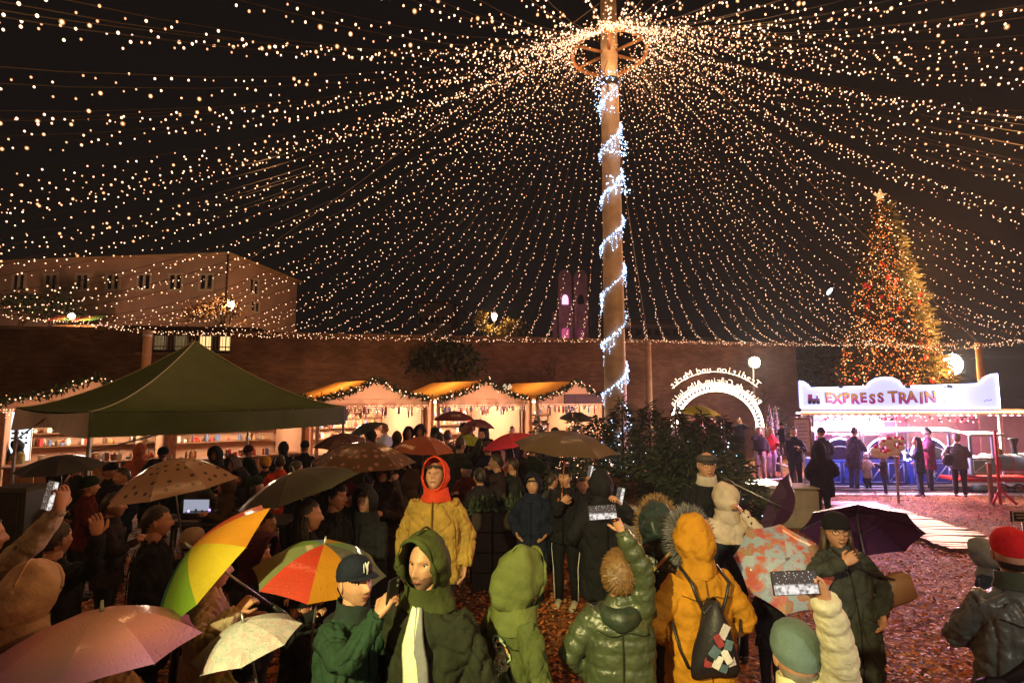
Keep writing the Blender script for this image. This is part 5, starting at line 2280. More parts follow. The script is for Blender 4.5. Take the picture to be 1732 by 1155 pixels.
def person(px, pytop, D, yaw, label, lod=1, H=None, kid=False, coat=(.03, .03, .035), hem=.72, bulk=1.0, puff=0.0, shine=False, hood=None, hoodcol=None, fur=None, hat=None, hatcol=(.03, .03, .035),
           hair='dark', hairlen='short', legs=(.02, .02, .025), shoes=(.03, .03, .03), armL='down', armR='down', lean=0.0, tilt=0.0, hyaw=0.0, hpitch=0.0, glasses=False, split=None, skin=None, smile=0.3,
           group=None, stripes=False, feet=None, xoff=0.0, collar=None, open_front=None, sitz=0.0, seed=None, bare_head=False, lift=False, beard=False):
    rs = random.Random(seed if seed is not None else int(px * 7 + pytop * 13))
    top = at(px, pytop, D)
    g = gz(top.x, D)
    if lift:
        g = top.z - H
    extra = .05 if (hood == 'up' or hat in ('beanie', 'cap', 'flat')) else .015
    Ht = (top.z - g) if H is None else H
    Hb = Ht - extra
    s = Hb / 1.75
    hs = s * (1.14 if kid else 1.05) * (1.0 if s > .85 else 1.1)
    root_loc = Vector((top.x, D, g)) if feet is None else Vector((feet[0], feet[1], gz(*feet)))
    ya = R(yaw)
    rotI = Matrix.Rotation(-ya, 3, 'Z')
    # deformation: lean and tilt of the upper body
    zh = .92 * s

    def df(p):
        p = Vector(p)
        k = max(0.0, p.z - zh)
        return Vector((p.x + tilt * k, p.y + lean * k, p.z - (.5 * (lean * lean + tilt * tilt)) * k))

    def toloc(w):
        return rotI @ (Vector(w) - root_loc)
    body = MB()
    sk = 0
    # legs and feet
    stance = .095 * s
    hipz = .90 * s
    for sx in (-1, 1):
        x = sx * stance
        fy = rs.uniform(-.05, .05) * s
        pts = [Vector((sx * .085 * s, 0, hipz + .05 * s)), Vector((sx * .095 * s, .005, .70 * s)), Vector((x, .02 * s + fy * .5, .49 * s)), Vector((x * 1.05, fy, .28 * s)), Vector((x * 1.08, fy - .01 * s, .07 * s))]
        body.tube([df(p) for p in pts], [.098 * s, .092 * s, .067 * s, .060 * s, .050 * s], 12 if lod < 2 else 8, 1)
    tr = [(hipz - .06 * s, .15, .10), (1.0 * s, .145, .098), (1.15 * s, .13, .088), (1.30 * s, .135, .085), (1.39 * s, .105, .068), (1.47 * s, .060, .055)]
    n = 16 if lod < 2 else 10
    body.loft([[df((rx * s * math.cos(2 * PI * k / n), ry * s * math.sin(2 * PI * k / n), z)) for k in range(n)] for z, rx, ry in tr], 2, True, True)
    nb, nh = df((0, 0, 1.44 * s)), df((0, .012 * s, 1.56 * s))
    body.tube([nb, (nb + nh) / 2, nh + Vector((0, .01 * s, .02 * s))], [.064 * s, .058 * s, .056 * s], 14 if lod < 2 else 8, sk)
    hc = df((0, .020 * s, 1.75 * s - .119 * hs))
    hrot = Matrix.Rotation(R(hyaw), 3, 'Z') @ Matrix.Rotation(R(hpitch), 3, 'X')
    V, F, lips = head_grid(lod, smile)
    hv = [hrot @ (Vector(v) * hs) + hc for v in V]
    base = len(body.v)
    body.v += [tuple(v) for v in hv]
    for f in F:
        body.f.append(tuple(i + base for i in f))
        body.m.append(3 if (len(f) == 4 and all(lips[i] for i in f)) else (4 if beard and len(f) == 4 and V[f[0]][2] < -.040 - .35 * max(0, .055 - abs(V[f[0]][0])) * 0 + .25 * max(0, abs(V[f[0]][0]) - .03) and V[f[0]][1] > -.01 and V[f[0]][2] > -.108 else sk))
    H2 = lambda p: hrot @ (Vector(p) * hs) + hc
    for sx in (-1, 1):
        er = hrot @ Matrix.Rotation(sx * R(-18), 3, 'Z')
        body.ell(H2((sx * .078, -.008, -.004)), (.008 * hs, .019 * hs, .032 * hs), 10, 7, sk, er)
    # arms
    sh = {}
    arms = {}
    for sx, spec in ((-1, armL), (1, armR)):
        S = df((sx * .172 * s * (1 + .35 * (bulk - 1)), 0, 1.375 * s))
        a, b = .295 * s, .265 * s
        pole = Vector((sx * .5, -.6, -.5))
        fd = None
        pn = None
        curl = .35
        if isinstance(spec, dict):
            T = toloc(spec['t'])
            if 'pole' in spec:
                pole = rotI @ Vector(spec['pole'])
            curl = spec.get('curl', .8)
            if 'dir' in spec:
                fd = rotI @ Vector(spec['dir'])
            if 'palm' in spec:
                pn = rotI @ Vector(spec['palm'])
        elif spec == 'down':
            T = df((sx * .25 * s * bulk ** .4, .05 * s, .88 * s))
        elif spec == 'pocket':
            T = df((sx * .19 * s * bulk ** .5, .12 * s * bulk ** .5, .97 * s))
            pole = Vector((sx * 1.0, -.8, -.1))
        elif spec == 'fold':
            T = df((-sx * .02 * s, .22 * s, 1.13 * s + sx * .02))
            pole = Vector((sx * 1.0, -.2, -.6))
        elif spec == 'front':
            T = df((sx * .07 * s, .28 * s, 1.22 * s))
            pole = Vector((sx * .8, -.3, -.8))
        elif spec == 'phone':
            T = df((sx * .05 * s, .34 * s, 1.45 * s))
            pole = Vector((sx * .8, -.1, -.9))
            curl = .8
        elif spec == 'face':
            T = df((sx * .06 * s, .16 * s, 1.52 * s))
            pole = Vector((sx * .9, .1, -.7))
            curl = .8
        E, T = ik(S, T, a, b, pole)
        arms[sx] = (S, E, T)
        dr = (T - E).normalized()
        if fd is None:
            fd = dr
        if pn is None:
            pn = Vector((-sx, .3, .1)) if spec in ('down', 'pocket') else Vector((-sx * .4, .1, -.6))
        fd2 = fd.normalized()
        pn2 = pn - fd2 * pn.dot(fd2)
        if pn2.length < 1e-3:
            pn2 = fd2.orthogonal()
        side = 1
        tb = fd2.cross(pn2.normalized())
        want = spec.get('thumb') if isinstance(spec, dict) else None
        if want is not None:
            side = 1 if tb.dot(rotI @ Vector(want)) > 0 else -1
        else:
            # thumb side by anatomy: right hand, palm facing n, fingers d: thumb at n x d
            side = -1 if sx > 0 else 1
        body.tube([S, (S + E) / 2, E, (E + T) / 2, T + dr * .01], [.05 * s, .047 * s, .040 * s, .036 * s, .027 * s], 10, 2)
        body.tube([T - dr * .085 * s, T - dr * .03 * s, T + dr * .005 * s], [.030 * s, .028 * s, .026 * s], 10, sk)
        hand(body, T, fd2, pn2, sk, s * (1.03 if not kid else .95), curl, side, lod=0 if lod == 0 else 1, thumb_in=.9 if curl > .6 else .4)
    sk_m = skin or SKIN
    root = body.build('person', [sk_m, cloth(legs, .8), cloth(coat, .8), SKIN_L, STUBBLE], None, True, root_loc)
    root.rotation_euler = (0, 0, ya)
    tag(root, label, 'person', group)
    # shoes
    for sx in (-1, 1):
        mb = MB()
        x = sx * stance * 1.1
        rows = []
        for yy, hw, hh in ((-.085, .028, .05), (-.06, .038, .075), (0, .040, .085), (.07, .044, .062), (.13, .046, .045), (.175, .034, .032), (.19, .015, .022)):
            rows.append([(x + hw * s * math.cos(a), yy * s, max(0.0, hh * .5 * s + hh * .55 * s * math.sin(a))) for a in np.linspace(0, 2 * PI, 10, endpoint=False)])
        mb.loft(rows, 0, True, True)
        mb.build('shoe', cloth(shoes, .5), root)
    # face details
    if lod == 0 or (lod == 1 and not bare_head):
        for sx in (-1, 1):
            mb = MB()
            c = Vector((sx * .031, .0630, .012))
            rings, ms = [], []
            mb.ell(H2(c), (.0135 * hs,) * 3, 12, 8, 0)
            d = hrot @ Vector((0, 1, 0))
            q = Matrix.Rotation(0, 3, 'X')
            mb.lathe(H2(c), [(.0074 * hs, .0116 * hs), (.006 * hs, .0136 * hs), (.001, .0142 * hs)], 10, 1, hrot @ Matrix.Rotation(-PI / 2, 3, 'X'))
            mb.build('eye', [M_EYEW, M_IRIS], root)
            if lod == 0:
                mb = MB()
                pts = [H2((c.x + .0155 * math.cos(u), c.y + .0135 * math.sin(.5 * PI) * (1 - .35 * abs(math.cos(u))) - .001, c.z + .0035 + .0065 * math.sin(u))) for u in np.linspace(0, PI, 7)]
                mb.tube(pts, [.0022 * hs, .0038 * hs, .0042 * hs, .0042 * hs, .0042 * hs, .0038 * hs, .0022 * hs], 6)
                mb.build('eyelid', LASH_LIP_SHADE, root)
            if lod:
                continue
            mb = MB()
            mb.tube([H2((sx * (.013 + .034 * u), .087 - .018 * u * u - .002, .030 + .006 * math.sin(PI * u * .8))) for u in (0, .3, .6, 1)], [.0036 * hs, .0052 * hs, .0048 * hs, .002 * hs], 6)
            mb.build('eyebrow', HAIR['dark'] if hair in ('dark', 'grey') else HAIR['brown'], root)
    if lod == 0:
        mb = MB()
        mb.tube([H2((x, .0985 + .004 - .9 * x * x * 9, -.062 + smile * .012 * (x / .025) ** 2)) for x in (-.023, -.012, 0, .012, .023)], [.001 * hs, .0019 * hs, .0022 * hs, .0019 * hs, .001 * hs], 5)
        mb.build('mouth_line', LASH_LIP_SHADE, root)  # dark tube drawn in place of the shade between the lips
    # hair
    hm = HAIR[hair]
    if hat in (None, 'beanie', 'cap', 'flat', 'redcap') and hood != 'up':
        cut = .045 if hat is None else .03
        keep = []
        A = np.array(V)
        hl = np.where(A[:, 1] > .055, .062, np.where(A[:, 1] > .0, .062 - (.055 - A[:, 1]) * .6, np.where(A[:, 1] > -.03, .0 + A[:, 1] * 1.0, -.065)))
        hl = np.where((np.abs(A[:, 0]) > .052) & (A[:, 1] > .0) & (A[:, 1] < .05), -.01 + A[:, 1] * .9, hl)
        up = A[:, 2] > hl
        if hat is not None:
            up = up & (A[:, 2] < np.where(A[:, 1] < 0, -.022, .012))
        nv = np.array([noise.noise(Vector(tuple(p * 38))) for p in A])
        sc = 1.075 + .03 * nv
        W = A * sc[:, None] + np.array([0, -.003, .004])
        hf = [f for f in F if all(up[i] for i in f)]
        used = sorted({i for f in hf for i in f})
        mp = {k: j for j, k in enumerate(used)}
        mb = MB()
        if hat is None or True:
            mb.add([H2(W[i]) for i in used], [tuple(mp[i] for i in f) for f in hf])
        if lod == 0 and hat is None:
            # tufts
            idx = [i for i in used if A[i, 2] > -.045]
            for _ in range(2600):
                i = rs.choice(idx)
                p = Vector(A[i]) * (1.05 + rs.uniform(0, .04))
                nrm = Vector(A[i]).normalized()
                whirl = Vector((.02, -.085, .055))
                dd = (p - whirl)
                fl = (dd - nrm * dd.dot(nrm))
                fl = (fl.normalized() if fl.length > 1e-4 else Vector((0, 1, 0))) + nrm * rs.uniform(-.04, .12) + Vector((rs.gauss(0, .16), rs.gauss(0, .16), rs.gauss(0, .16)))
                fl.normalize()
                L = rs.uniform(.018, .036)
                sd = fl.cross(nrm).normalized() * .0028
                a0 = p
                mb.add([H2(a0 - sd), H2(a0 + sd), H2(a0 + fl * L * .6 + nrm * .003 + sd * .8), H2(a0 + fl * L * .6 + nrm * .003 - sd * .8), H2(a0 + fl * L)], [(0, 1, 2, 3), (3, 2, 4)])
        if hairlen == 'long':
            for _ in range(46):
                a = rs.uniform(PI * .93, PI * 2.07)
                p = Vector((.082 * math.cos(a), .085 * math.sin(a) * .9 - .01, -.02 + rs.uniform(-.02, .05)))
                L = rs.uniform(.2, .30)
                pts = [p, p + Vector((.012 * math.cos(a), .012 * math.sin(a), -L * .4)), p + Vector((.03 * math.cos(a), .02 * math.sin(a), -L))]
                mb.tube([H2(q) for q in pts], [.018 * hs, .02 * hs, .006 * hs], 6)
        mb.build('hair', hm, root)
    if hood == 'up' and lod < 2 and not beard:
        mb = MB()
        for _ in range(70):
            a = rs.uniform(-1.25, 1.25)
            p = Vector((.070 * math.sin(a), .100 * math.cos(a) - .008, .075 - .010 * a * a))
            q = p + Vector((rs.gauss(.012, .012), .004, -rs.uniform(.012, .032)))
            mb.tube([H2(p), H2((p + q) / 2 + Vector((0, .004, 0))), H2(q)], [.004 * hs, .004 * hs, .001], 4)
        mb.build('hair', hm, root)
    if hat == 'beanie':
        mb = MB()
        prof = [(.089, .012), (.093, .03), (.093, .052), (.090, .056), (.089, .075), (.078, .105), (.055, .128), (.028, .139), (.003, .143)]
        seg = 28 if lod < 2 else 14
        rings = []
        for r, z in prof:
            rings.append([H2((r * .99 * math.cos(2 * PI * k / seg) * (1 + .012 * (k % 2)), r * 1.18 * math.sin(2 * PI * k / seg) * (1 + .012 * (k % 2)) - .004, z - .028 * max(0, -math.sin(2 * PI * k / seg)) * max(0, 1 - z / .10) + .022 * max(0, math.sin(2 * PI * k / seg)) * (1 - z / .15))) for k in range(seg)])
        mb.loft(rings, 0, False, True)
        mb.build('knit_hat', cloth(hatcol, .95), root)
    elif hat in ('cap', 'redcap'):
        mb = MB()
        seg = 28
        rings = []
        for r, z in ((.086, .018), (.089, .04), (.087, .07), (.076, .098), (.054, .122), (.026, .134), (.003, .138)):
            rings.append([H2((r * .98 * math.cos(2 * PI * k / seg), r * 1.17 * math.sin(2 * PI * k / seg) - .003, z + .006 + .020 * math.sin(2 * PI * k / seg) * (1 - z / .15))) for k in range(seg)])
        mb.loft(rings, 0, False, True)
        cp = mb.build('cap', cloth(hatcol, .8), root)
        mb = MB()
        rows = []
        for i in range(7):
            a = PI * (i / 6) * .78 + PI * .11
            p0 = Vector((.083 * math.cos(a), .098 * math.sin(a), .034 + .020 * math.sin(a)))
            p1 = Vector((.085 * math.cos(a), .100 * math.sin(a) + .070 * math.sin(a) ** .8, .026 + .022 * math.sin(a)))
            rows.append([H2(p0), H2((p0 + p1) / 2 + Vector((0, 0, .006))), H2(p1), H2(p1 - Vector((0, 0, .004))), H2((p0 + p1) / 2 + Vector((0, 0, .001))), H2(p0 - Vector((0, 0, .004)))])
        mb.loft(rows, 0, True, True)
        mb.build('visor', cloth(hatcol, .8), root)
        if hat == 'cap' and lod == 0:
            # white interlocked monogram on the front
            mb = MB()

            def onf(u, v):
                a = PI / 2 + u
                return H2((.0895 * .985 * math.cos(a), .0895 * 1.17 * math.sin(a) + .001 - .12 * max(0, v), .086 + v))
            for poly in ([(-.20, -.02), (-.20, .022), (.06, -.02), (.06, .022)], [(-.10, .028), (.0, .0), (.0, -.03)], [(.16, .028), (.0, .0)]):
                mb.tube([onf(*q) for q in poly], .0034 * hs, 5)
            mb.build('monogram', M_WHITE, root)
    elif hat == 'flat':
        mb = MB()
        seg = 24
        rings = []
        for r, z, yo in ((.084, .028, 0), (.098, .048, .008), (.100, .066, .012), (.082, .088, .010), (.048, .098, .004), (.004, .101, .0)):
            rings.append([H2((r * .94 * math.cos(2 * PI * k / seg), r * 1.18 * math.sin(2 * PI * k / seg) + yo, z + .016 * math.sin(2 * PI * k / seg) * (1 - z / .11))) for k in range(seg)])
        mb.loft(rings, 0, False, True)
        rows = []
        for i in range(7):
            a = PI * (i / 6) * .7 + PI * .15
            p0 = Vector((.080 * math.cos(a), .097 * math.sin(a), .044))
            p1 = Vector((.080 * math.cos(a), .100 * math.sin(a) + .045 * math.sin(a), .036))
            rows.append([H2(p0), H2(p1), H2(p1 - Vector((0, 0, .005))), H2(p0 - Vector((0, 0, .005)))])
        mb.loft(rows, 0, True, True)
        mb.build('flat_cap', cloth(hatcol, .9), root)
    elif hat == 'band':
        pass
    # hood
    hcol = hoodcol or coat
    hmat = cloth(hcol, .45 if shine else .85, shine)
    if hood == 'up':
        mb = MB()
        nu = (56, 28, 14)[lod]
        K = (22, 12, 7)[lod]
        rings = []
        pf = 1.0 if puff < .01 else 1.10
        for k in range(K + 1):
            u = k / K
            yv = .098 - u * .245
            q = max(0.0, 1 - (max(0, u - .38) / .62) ** 2.3) ** .5
            rx, rz = (.094 + .028 * math.sin(PI * min(1, u * 1.3)) ** .8) * pf, (.132 + .024 * math.sin(PI * min(1, u * 1.4))) * pf
            rx, rz = max(.004, rx * q), max(.004, rz * q)
            cz = .004 - .02 * u
            ring = []
            for j in range(nu):
                a = 2 * PI * j / nu
                ca, sa = math.cos(a), math.sin(a)
                wob = 1 + .035 * noise.noise(Vector((ca * 2.2, sa * 2.2, u * 4 + px * .1))) * (1 if k else .3)
                p = Vector((rx * wob * ca, yv + (.030 * (sa > 0) * sa - .015 * (sa < 0)) * (1 - u), cz + rz * wob * sa * (1.0 if sa > 0 else .98)))
                p.x *= 1 - .22 * max(0, -sa) * min(1, u * 2.2)
                p.z += .020 * math.exp(-((u - .42) / .22) ** 2) * max(0, sa) ** 4
                p.x *= 1 + .05 * max(0, sa) ** 2 * math.exp(-((u - .4) / .3) ** 2)
                if sa < -.2:
                    p.y -= .05 * (-sa - .2) * (1 - u)
                ring.append(H2(p))
            rings.append(ring)
        mb.loft(rings, 0, False, True)
        mb.tube(rings[0] + [rings[0][0]], .011 * hs, 7, 0)
        # neck cowl
        cw = []
        for z, rx, ry, yo in ((-.085, .098, .100, -.012), (-.13, .100, .102, -.016), (-.165, .118, .112, -.016), (-.195, .124, .112, -.012)):
            cw.append([hc + Vector((rx * hs * math.cos(2 * PI * j / nu), ry * hs * math.sin(2 * PI * j / nu) + yo * hs, z * hs)) for j in range(nu)])
        mb.loft(cw, 0)
        ho = mb.build('hood', hmat, root)
        if lod == 0:
            sb = MB()
            sb.tube([r[nu // 4] - (r[nu // 4] - hc).normalized() * .003 for r in rings[3:-4]], .0055 * hs, 5)
            sb.build('hood_seam', hmat, ho)
        if lod < 2:
            JOBS.append(('lump', ho, dict(amp=(.019 if puff < .01 else .020) * hs, sc=(9 if puff < .01 else 15) / s, seed=rs.uniform(0, 50))))
        if fur is not None:
            P, Dn = [], []
            for _ in range(1500 if lod == 0 else 500):
                j = rs.randrange(nu)
                p = rings[0][j].lerp(rings[0][(j + 1) % nu], rs.random())
                out = (p - (hc + hrot @ Vector((0, .06 * hs, 0)))).normalized()
                P.append(p)
                Dn.append(out + hrot @ Vector((0, rs.uniform(-.6, .9), 0)) + Vector((rs.gauss(0, .35), rs.gauss(0, .35), rs.gauss(0, .35))))
            Vb, Fb = blades(np.array([tuple(p) for p in P]), np.array([tuple(p) for p in Dn]), nrs.uniform(.045, .095, len(P)) * hs, .006 * hs, nrs)
            np_obj('fur_trim', Vb, Fb, cloth(fur, .9), None, root)['kind'] = 'stuff'
    elif hood == 'down':
        mb = MB()
        nu = 24
        rows = []
        for k in range(nu + 1):
            a = PI * 1.02 + PI * .96 * k / nu
            w = math.sin(PI * k / nu)
            c = df((.105 * s * math.cos(a), .085 * s * math.sin(a) - .025 * s * w, 1.415 * s - .035 * s * w))
            r1, r2 = (.030 + .030 * w) * s, (.025 + .045 * w) * s
            out = Vector((math.cos(a), math.sin(a), 0))
            rows.append([c + out * r1 * math.cos(b) + Vector((0, 0, 1)) * r2 * math.sin(b) for b in np.linspace(0, 2 * PI, 10, endpoint=False)])
        mb.loft(rows, 0, True, True)
        ho = mb.build('hood', hmat, root)
        JOBS.append(('lump', ho, dict(amp=.010 * s, sc=14 / s, seed=rs.uniform(0, 50))))
        if fur is not None:
            P, Dn = [], []
            for _ in range(700):
                k = rs.randrange(nu)
                p = rows[k][rs.choice((1, 2, 3))]
                P.append(tuple(p))
                Dn.append((rs.gauss(0, 1), rs.gauss(0, 1), rs.gauss(.4, 1)))
            Vb, Fb = blades(np.array(P), np.array(Dn), nrs.uniform(.03, .055, len(P)) * s, .006 * s, nrs)
            np_obj('fur_trim', Vb, Fb, cloth(fur, .9), None, root)['kind'] = 'stuff'
    # coat
    mb = MB()
    n = 22
    B = 1 + (bulk - 1) * .62
    prof = [(hem, .205 * B, .145 * B), (hem + .04, .212 * B, .150 * B)]
    for z, rx, ry in ((.50, .225, .16), (.62, .222, .156), (.74, .215, .15), (.86, .208, .146), (.97, .200, .142), (1.08, .192, .136), (1.20, .196, .138), (1.30, .198, .134), (1.355, .184, .122), (1.408, .148, .104)):
        if z > hem + .08:
            prof.append((z, rx * (B if z < 1.3 else B ** .6), ry * (B if z < 1.3 else B ** .7)))
    prof += [(1.448, .106, .090), (1.482, .082, .078), (1.502, .074, .072)]
    rings = []
    for z, rx, ry in prof:
        r = []
        for k in range(n):
            a = 2 * PI * k / n
            ca, sa = math.cos(a), math.sin(a)
            e = .82
            r.append(df((rx * s * math.copysign(abs(ca) ** e, ca), ry * s * math.copysign(abs(sa) ** e, sa) + .006 * s, z * s)))
        rings.append(r)
    mb.loft(rings, 0, True, True)
    for sx in (-1, 1):
        S, E, T = arms[sx]
        dr = (T - E).normalized()
        path = bez(S - (E - S).normalized() * .01 * s + Vector((-sx * .05 * s, 0, .012 * s)), E, T + dr * .012 * s, 8)
        q = B ** .6
        rad = [.084, .082, .077, .072, .068, .064, .060, .056, .050]
        mb.tube(path, [r * s * q for r in rad], 14, 0)
    cm = cloth(coat, .38 if shine else .85, shine)
    mats = [cm]
    if split:
        mats.append(cloth(split[1], .85))
    co = mb.build('coat', mats, root)
    vox = (.0112, .019, .034)[lod]
    rm = co.modifiers.new('r', 'REMESH')
    rm.mode = 'VOXEL'
    rm.voxel_size = vox * (s if s > .8 else s * 1.0)
    rm.use_smooth_shade = True
    sm = co.modifiers.new('s', 'SMOOTH')
    sm.factor = .5
    sm.iterations = (7, 4, 3)[lod]
    JOBS.append(('coat', co, dict(segs=[(arms[-1][0], arms[-1][1]), (arms[-1][1], arms[-1][2]), (arms[1][0], arms[1][1]), (arms[1][1], arms[1][2])], s=s, puff=puff, lod=lod, split=split, seed=rs.uniform(0, 99))))
    if split is None and (lod == 0 or (lod == 1 and not bare_head)):
        # seams and pocket flaps lie on the cloth
        dk = cloth(tuple(c * .35 for c in coat), .7)

        def onc(x, z, front, out):
            zz = min(max(z, prof[0][0]), prof[-1][0])
            for (z0, a0, b0), (z1, a1, b1) in zip(prof, prof[1:]):
                if z0 <= zz <= z1:
                    u = (zz - z0) / (z1 - z0)
                    rx, ry = a0 + (a1 - a0) * u, b0 + (b1 - b0) * u
                    break
            y = ry * math.sqrt(max(.05, 1 - min(.95, abs(x) / rx) ** 2.4)) + out
            return df((x * s, (y if front else -y) * s + .006 * s, z * s))
        for front in (True, False):
            mb = MB()
            mb.tube([onc(0, hem + .02 + (1.40 - hem) * i / 9, front, .010) for i in range(10)], .0045 * s, 5)
            mb.build('zip' if front else 'back_seam', dk, root)
        mb = MB()
        mb.tube([onc(-.17 + .34 * i / 10, 1.31 + .012 * math.cos(i), False, .011) for i in range(11)], .004 * s, 5)
        mb.build('yoke_seam', dk, root)
        for sx in (-1, 1):
            rows = []
            for i in range(5):
                x = sx * (.06 + .085 * i / 4)
                z = 1.0 - .05 * i / 4
                rows.append([onc(x, z, True, .008), onc(x, z, True, .017), onc(x, z - .032, True, .017), onc(x, z - .032, True, .008)])
            mb = MB()
            mb.loft(rows, 0, True, True)
            mb.build('pocket_flap', cm, root)
    if collar is not None:
        mb = MB()
        rings = []
        for z, r in ((1.45, .105), (1.49, .092), (1.535, .090), (1.54, .084), (1.49, .080)):
            rings.append([df((r * s * math.cos(2 * PI * k / 20), r * .95 * s * math.sin(2 * PI * k / 20) + .012 * s, z * s + .012 * s * math.sin(2 * PI * k / 20 + PI))) for k in range(20)])
        mb.loft(rings, 0)
        mb.build('collar', cloth(collar, .85), root)
    if glasses:
        mb = MB()
        for sx in (-1, 1):
            c = Vector((sx * .032, .094, .010))
            mb.tube([H2(c + Vector((.0225 * math.cos(u), -.008 * abs(math.cos(u)) * (sx * math.cos(u) > 0), .0185 * math.sin(u)))) for u in np.linspace(0, 2 * PI, 19)], .0024 * hs, 5, 0)
            mb.tube([H2((sx * .055, .088, .014)), H2((sx * .079, .0, .010))], .0022 * hs, 5, 0)
        mb.tube([H2((-.0095, .096, .013)), H2((0, .100, .016)), H2((.0095, .096, .013))], .0022 * hs, 5, 0)
        gl = mb.build('glasses', M_BLACK, root)
    if stripes:
        for sx in (-1, 1):
            for o in (-.012, .012):
                mb = MB()
                pts = [(sx * .178 * s, o, .88 * s), (sx * .186 * s, .005 + o, .70 * s), (sx * (.095 + .068) * s, .02 * s + o, .49 * s), (sx * (.1 + .062) * s, o, .28 * s), (sx * (.102 + .053) * s, o - .01, .08 * s)]
                mb.tube(pts, .005 * s, 5)
                mb.build('stripe', M_WHITE, root)
    root['_s'] = s
    return dict(root=root, s=s, hs=hs, arms=arms, hc=hc, H2=H2, df=df, toloc=toloc, loc=root_loc, ya=ya,
                world=lambda p, a=ya, l=root_loc: Matrix.Rotation(a, 3, 'Z') @ Vector(p) + l)


def finish_people():
    bpy.context.view_layer.update()
    dg = bpy.context.evaluated_depsgraph_get()
    out = []
    for kind, o, k in JOBS:
        if kind == 'coat':
            out.append(bpy.data.meshes.new_from_object(o.evaluated_get(dg)))
        else:
            out.append(None)
    for (kind, o, k), me in zip(JOBS, out):
        if kind == 'lump':
            me = o.data
            nvt = len(me.vertices)
            co = np.empty(nvt * 3, np.float32)
            me.vertices.foreach_get('co', co)
            co = co.reshape(-1, 3)
            nr = np.empty(nvt * 3, np.float32)
            me.vertices.foreach_get('normal', nr)
            nr = nr.reshape(-1, 3)
            d = np.array([noise.noise(Vector((p[0] * k['sc'] + k['seed'], p[1] * k['sc'], p[2] * k['sc']))) - .75 * abs(noise.noise(Vector((p[0] * k['sc'] * .9, p[1] * k['sc'] * .9 + k['seed'], p[2] * k['sc'] * 1.7)))) for p in co]) * k['amp']
            me.vertices.foreach_set('co', (co + nr * d[:, None]).ravel())
            me.update()
            continue
        old = o.data
        mats = [m for m in old.materials]
        o.modifiers.clear()
        o.data = me
        bpy.data.meshes.remove(old)
        me.name = 'coat'
        nvt = len(me.vertices)
        co = np.empty(nvt * 3, np.float32)
        me.vertices.foreach_get('co', co)
        co = co.reshape(-1, 3).astype(float)
        nr = np.empty(nvt * 3, np.float32)
        me.vertices.foreach_get('normal', nr)
        nr = nr.reshape(-1, 3)
        s = k['s']
        # nearest bone: torso axis or one of four arm bones
        best = np.hypot(co[:, 0], co[:, 1]) * .62
        best = np.where(co[:, 2] > 1.42 * s, 9, best)
        tpar = co[:, 2] / s
        for i, (a, b) in enumerate(k['segs']):
            a, b = np.array(a), np.array(b)
            ab = b - a
            L = np.linalg.norm(ab)
            u = np.clip(((co - a) @ ab) / (L * L), 0, 1)
            dist = np.linalg.norm(co - (a + u[:, None] * ab), axis=1)
            w = dist < best
            best = np.where(w, dist, best)
            tpar = np.where(w, (u * L / s) + i * .37, tpar)
        se = k['seed']
        if k['lod'] < 2:
            f1 = np.array([noise.noise(Vector((p[0] * 9 / s + se, p[1] * 9 / s, p[2] * 5.5 / s))) for p in co])
            f2 = np.array([noise.noise(Vector((p[0] * 22 / s, p[1] * 22 / s + se, p[2] * 15 / s + t * 2))) for p, t in zip(co, tpar)])
        else:
            f1 = np.array([noise.noise(Vector((p[0] * 9 / s + se, p[1] * 9 / s, p[2] * 6 / s))) for p in co])
            f2 = 0
        if k['puff'] > 0:
            band = np.abs(np.sin(PI * (tpar + .006 * f1) / .085)) ** .55
            f5 = np.array([noise.noise(Vector((p[0] * 20 / s + se, p[1] * 20 / s, t * 30))) for p, t in zip(co, tpar)])
            d = k['puff'] * s * (band - .6) + .010 * s * f1 + .005 * s * f2 - .006 * s * np.clip(1 - np.abs(f5) * 4, 0, 1) * (band > .5)
        else:
            d = .012 * s * f1 + .006 * s * (np.abs(f2) - .3 if k['lod'] < 2 else 0)
            if k['lod'] < 2:
                f3 = np.array([noise.noise(Vector((p[0] * 7 / s - se, p[1] * 7 / s, p[2] * 3.2 / s + p[0] * 4 / s))) for p in co])
                f4 = np.array([noise.noise(Vector((p[0] * 13 / s, p[1] * 13 / s - se, p[2] * 9 / s - p[0] * 6 / s))) for p in co])
                d -= .022 * s * np.clip(1 - np.abs(f3) * 5.5, 0, 1) ** 1.5 + .013 * s * np.clip(1 - np.abs(f4) * 5, 0, 1) ** 1.5
                if k['lod'] == 0:
                    f5 = np.array([noise.noise(Vector((p[0] * 26 / s + se, p[1] * 26 / s, p[2] * 15 / s + (p[0] - p[1]) * 9 / s))) for p in co])
                    d -= .0055 * s * np.clip(1 - np.abs(f5) * 4, 0, 1) ** 1.3
        co2 = co + nr * d[:, None]
        me.vertices.foreach_set('co', co2.astype(np.float32).ravel())
        me.materials.clear()
        for m in mats:
            me.materials.append(m)
        if k['split']:
            zc = np.empty(len(me.polygons) * 3, np.float32)
            me.polygons.foreach_get('center', zc)
            zc = zc.reshape(-1, 3)[:, 2] / s
            me.polygons.foreach_set('material_index', (zc > k['split'][0]).astype(np.int32))
        me.polygons.foreach_set('use_smooth', np.ones(len(me.polygons), bool))
        me.update()


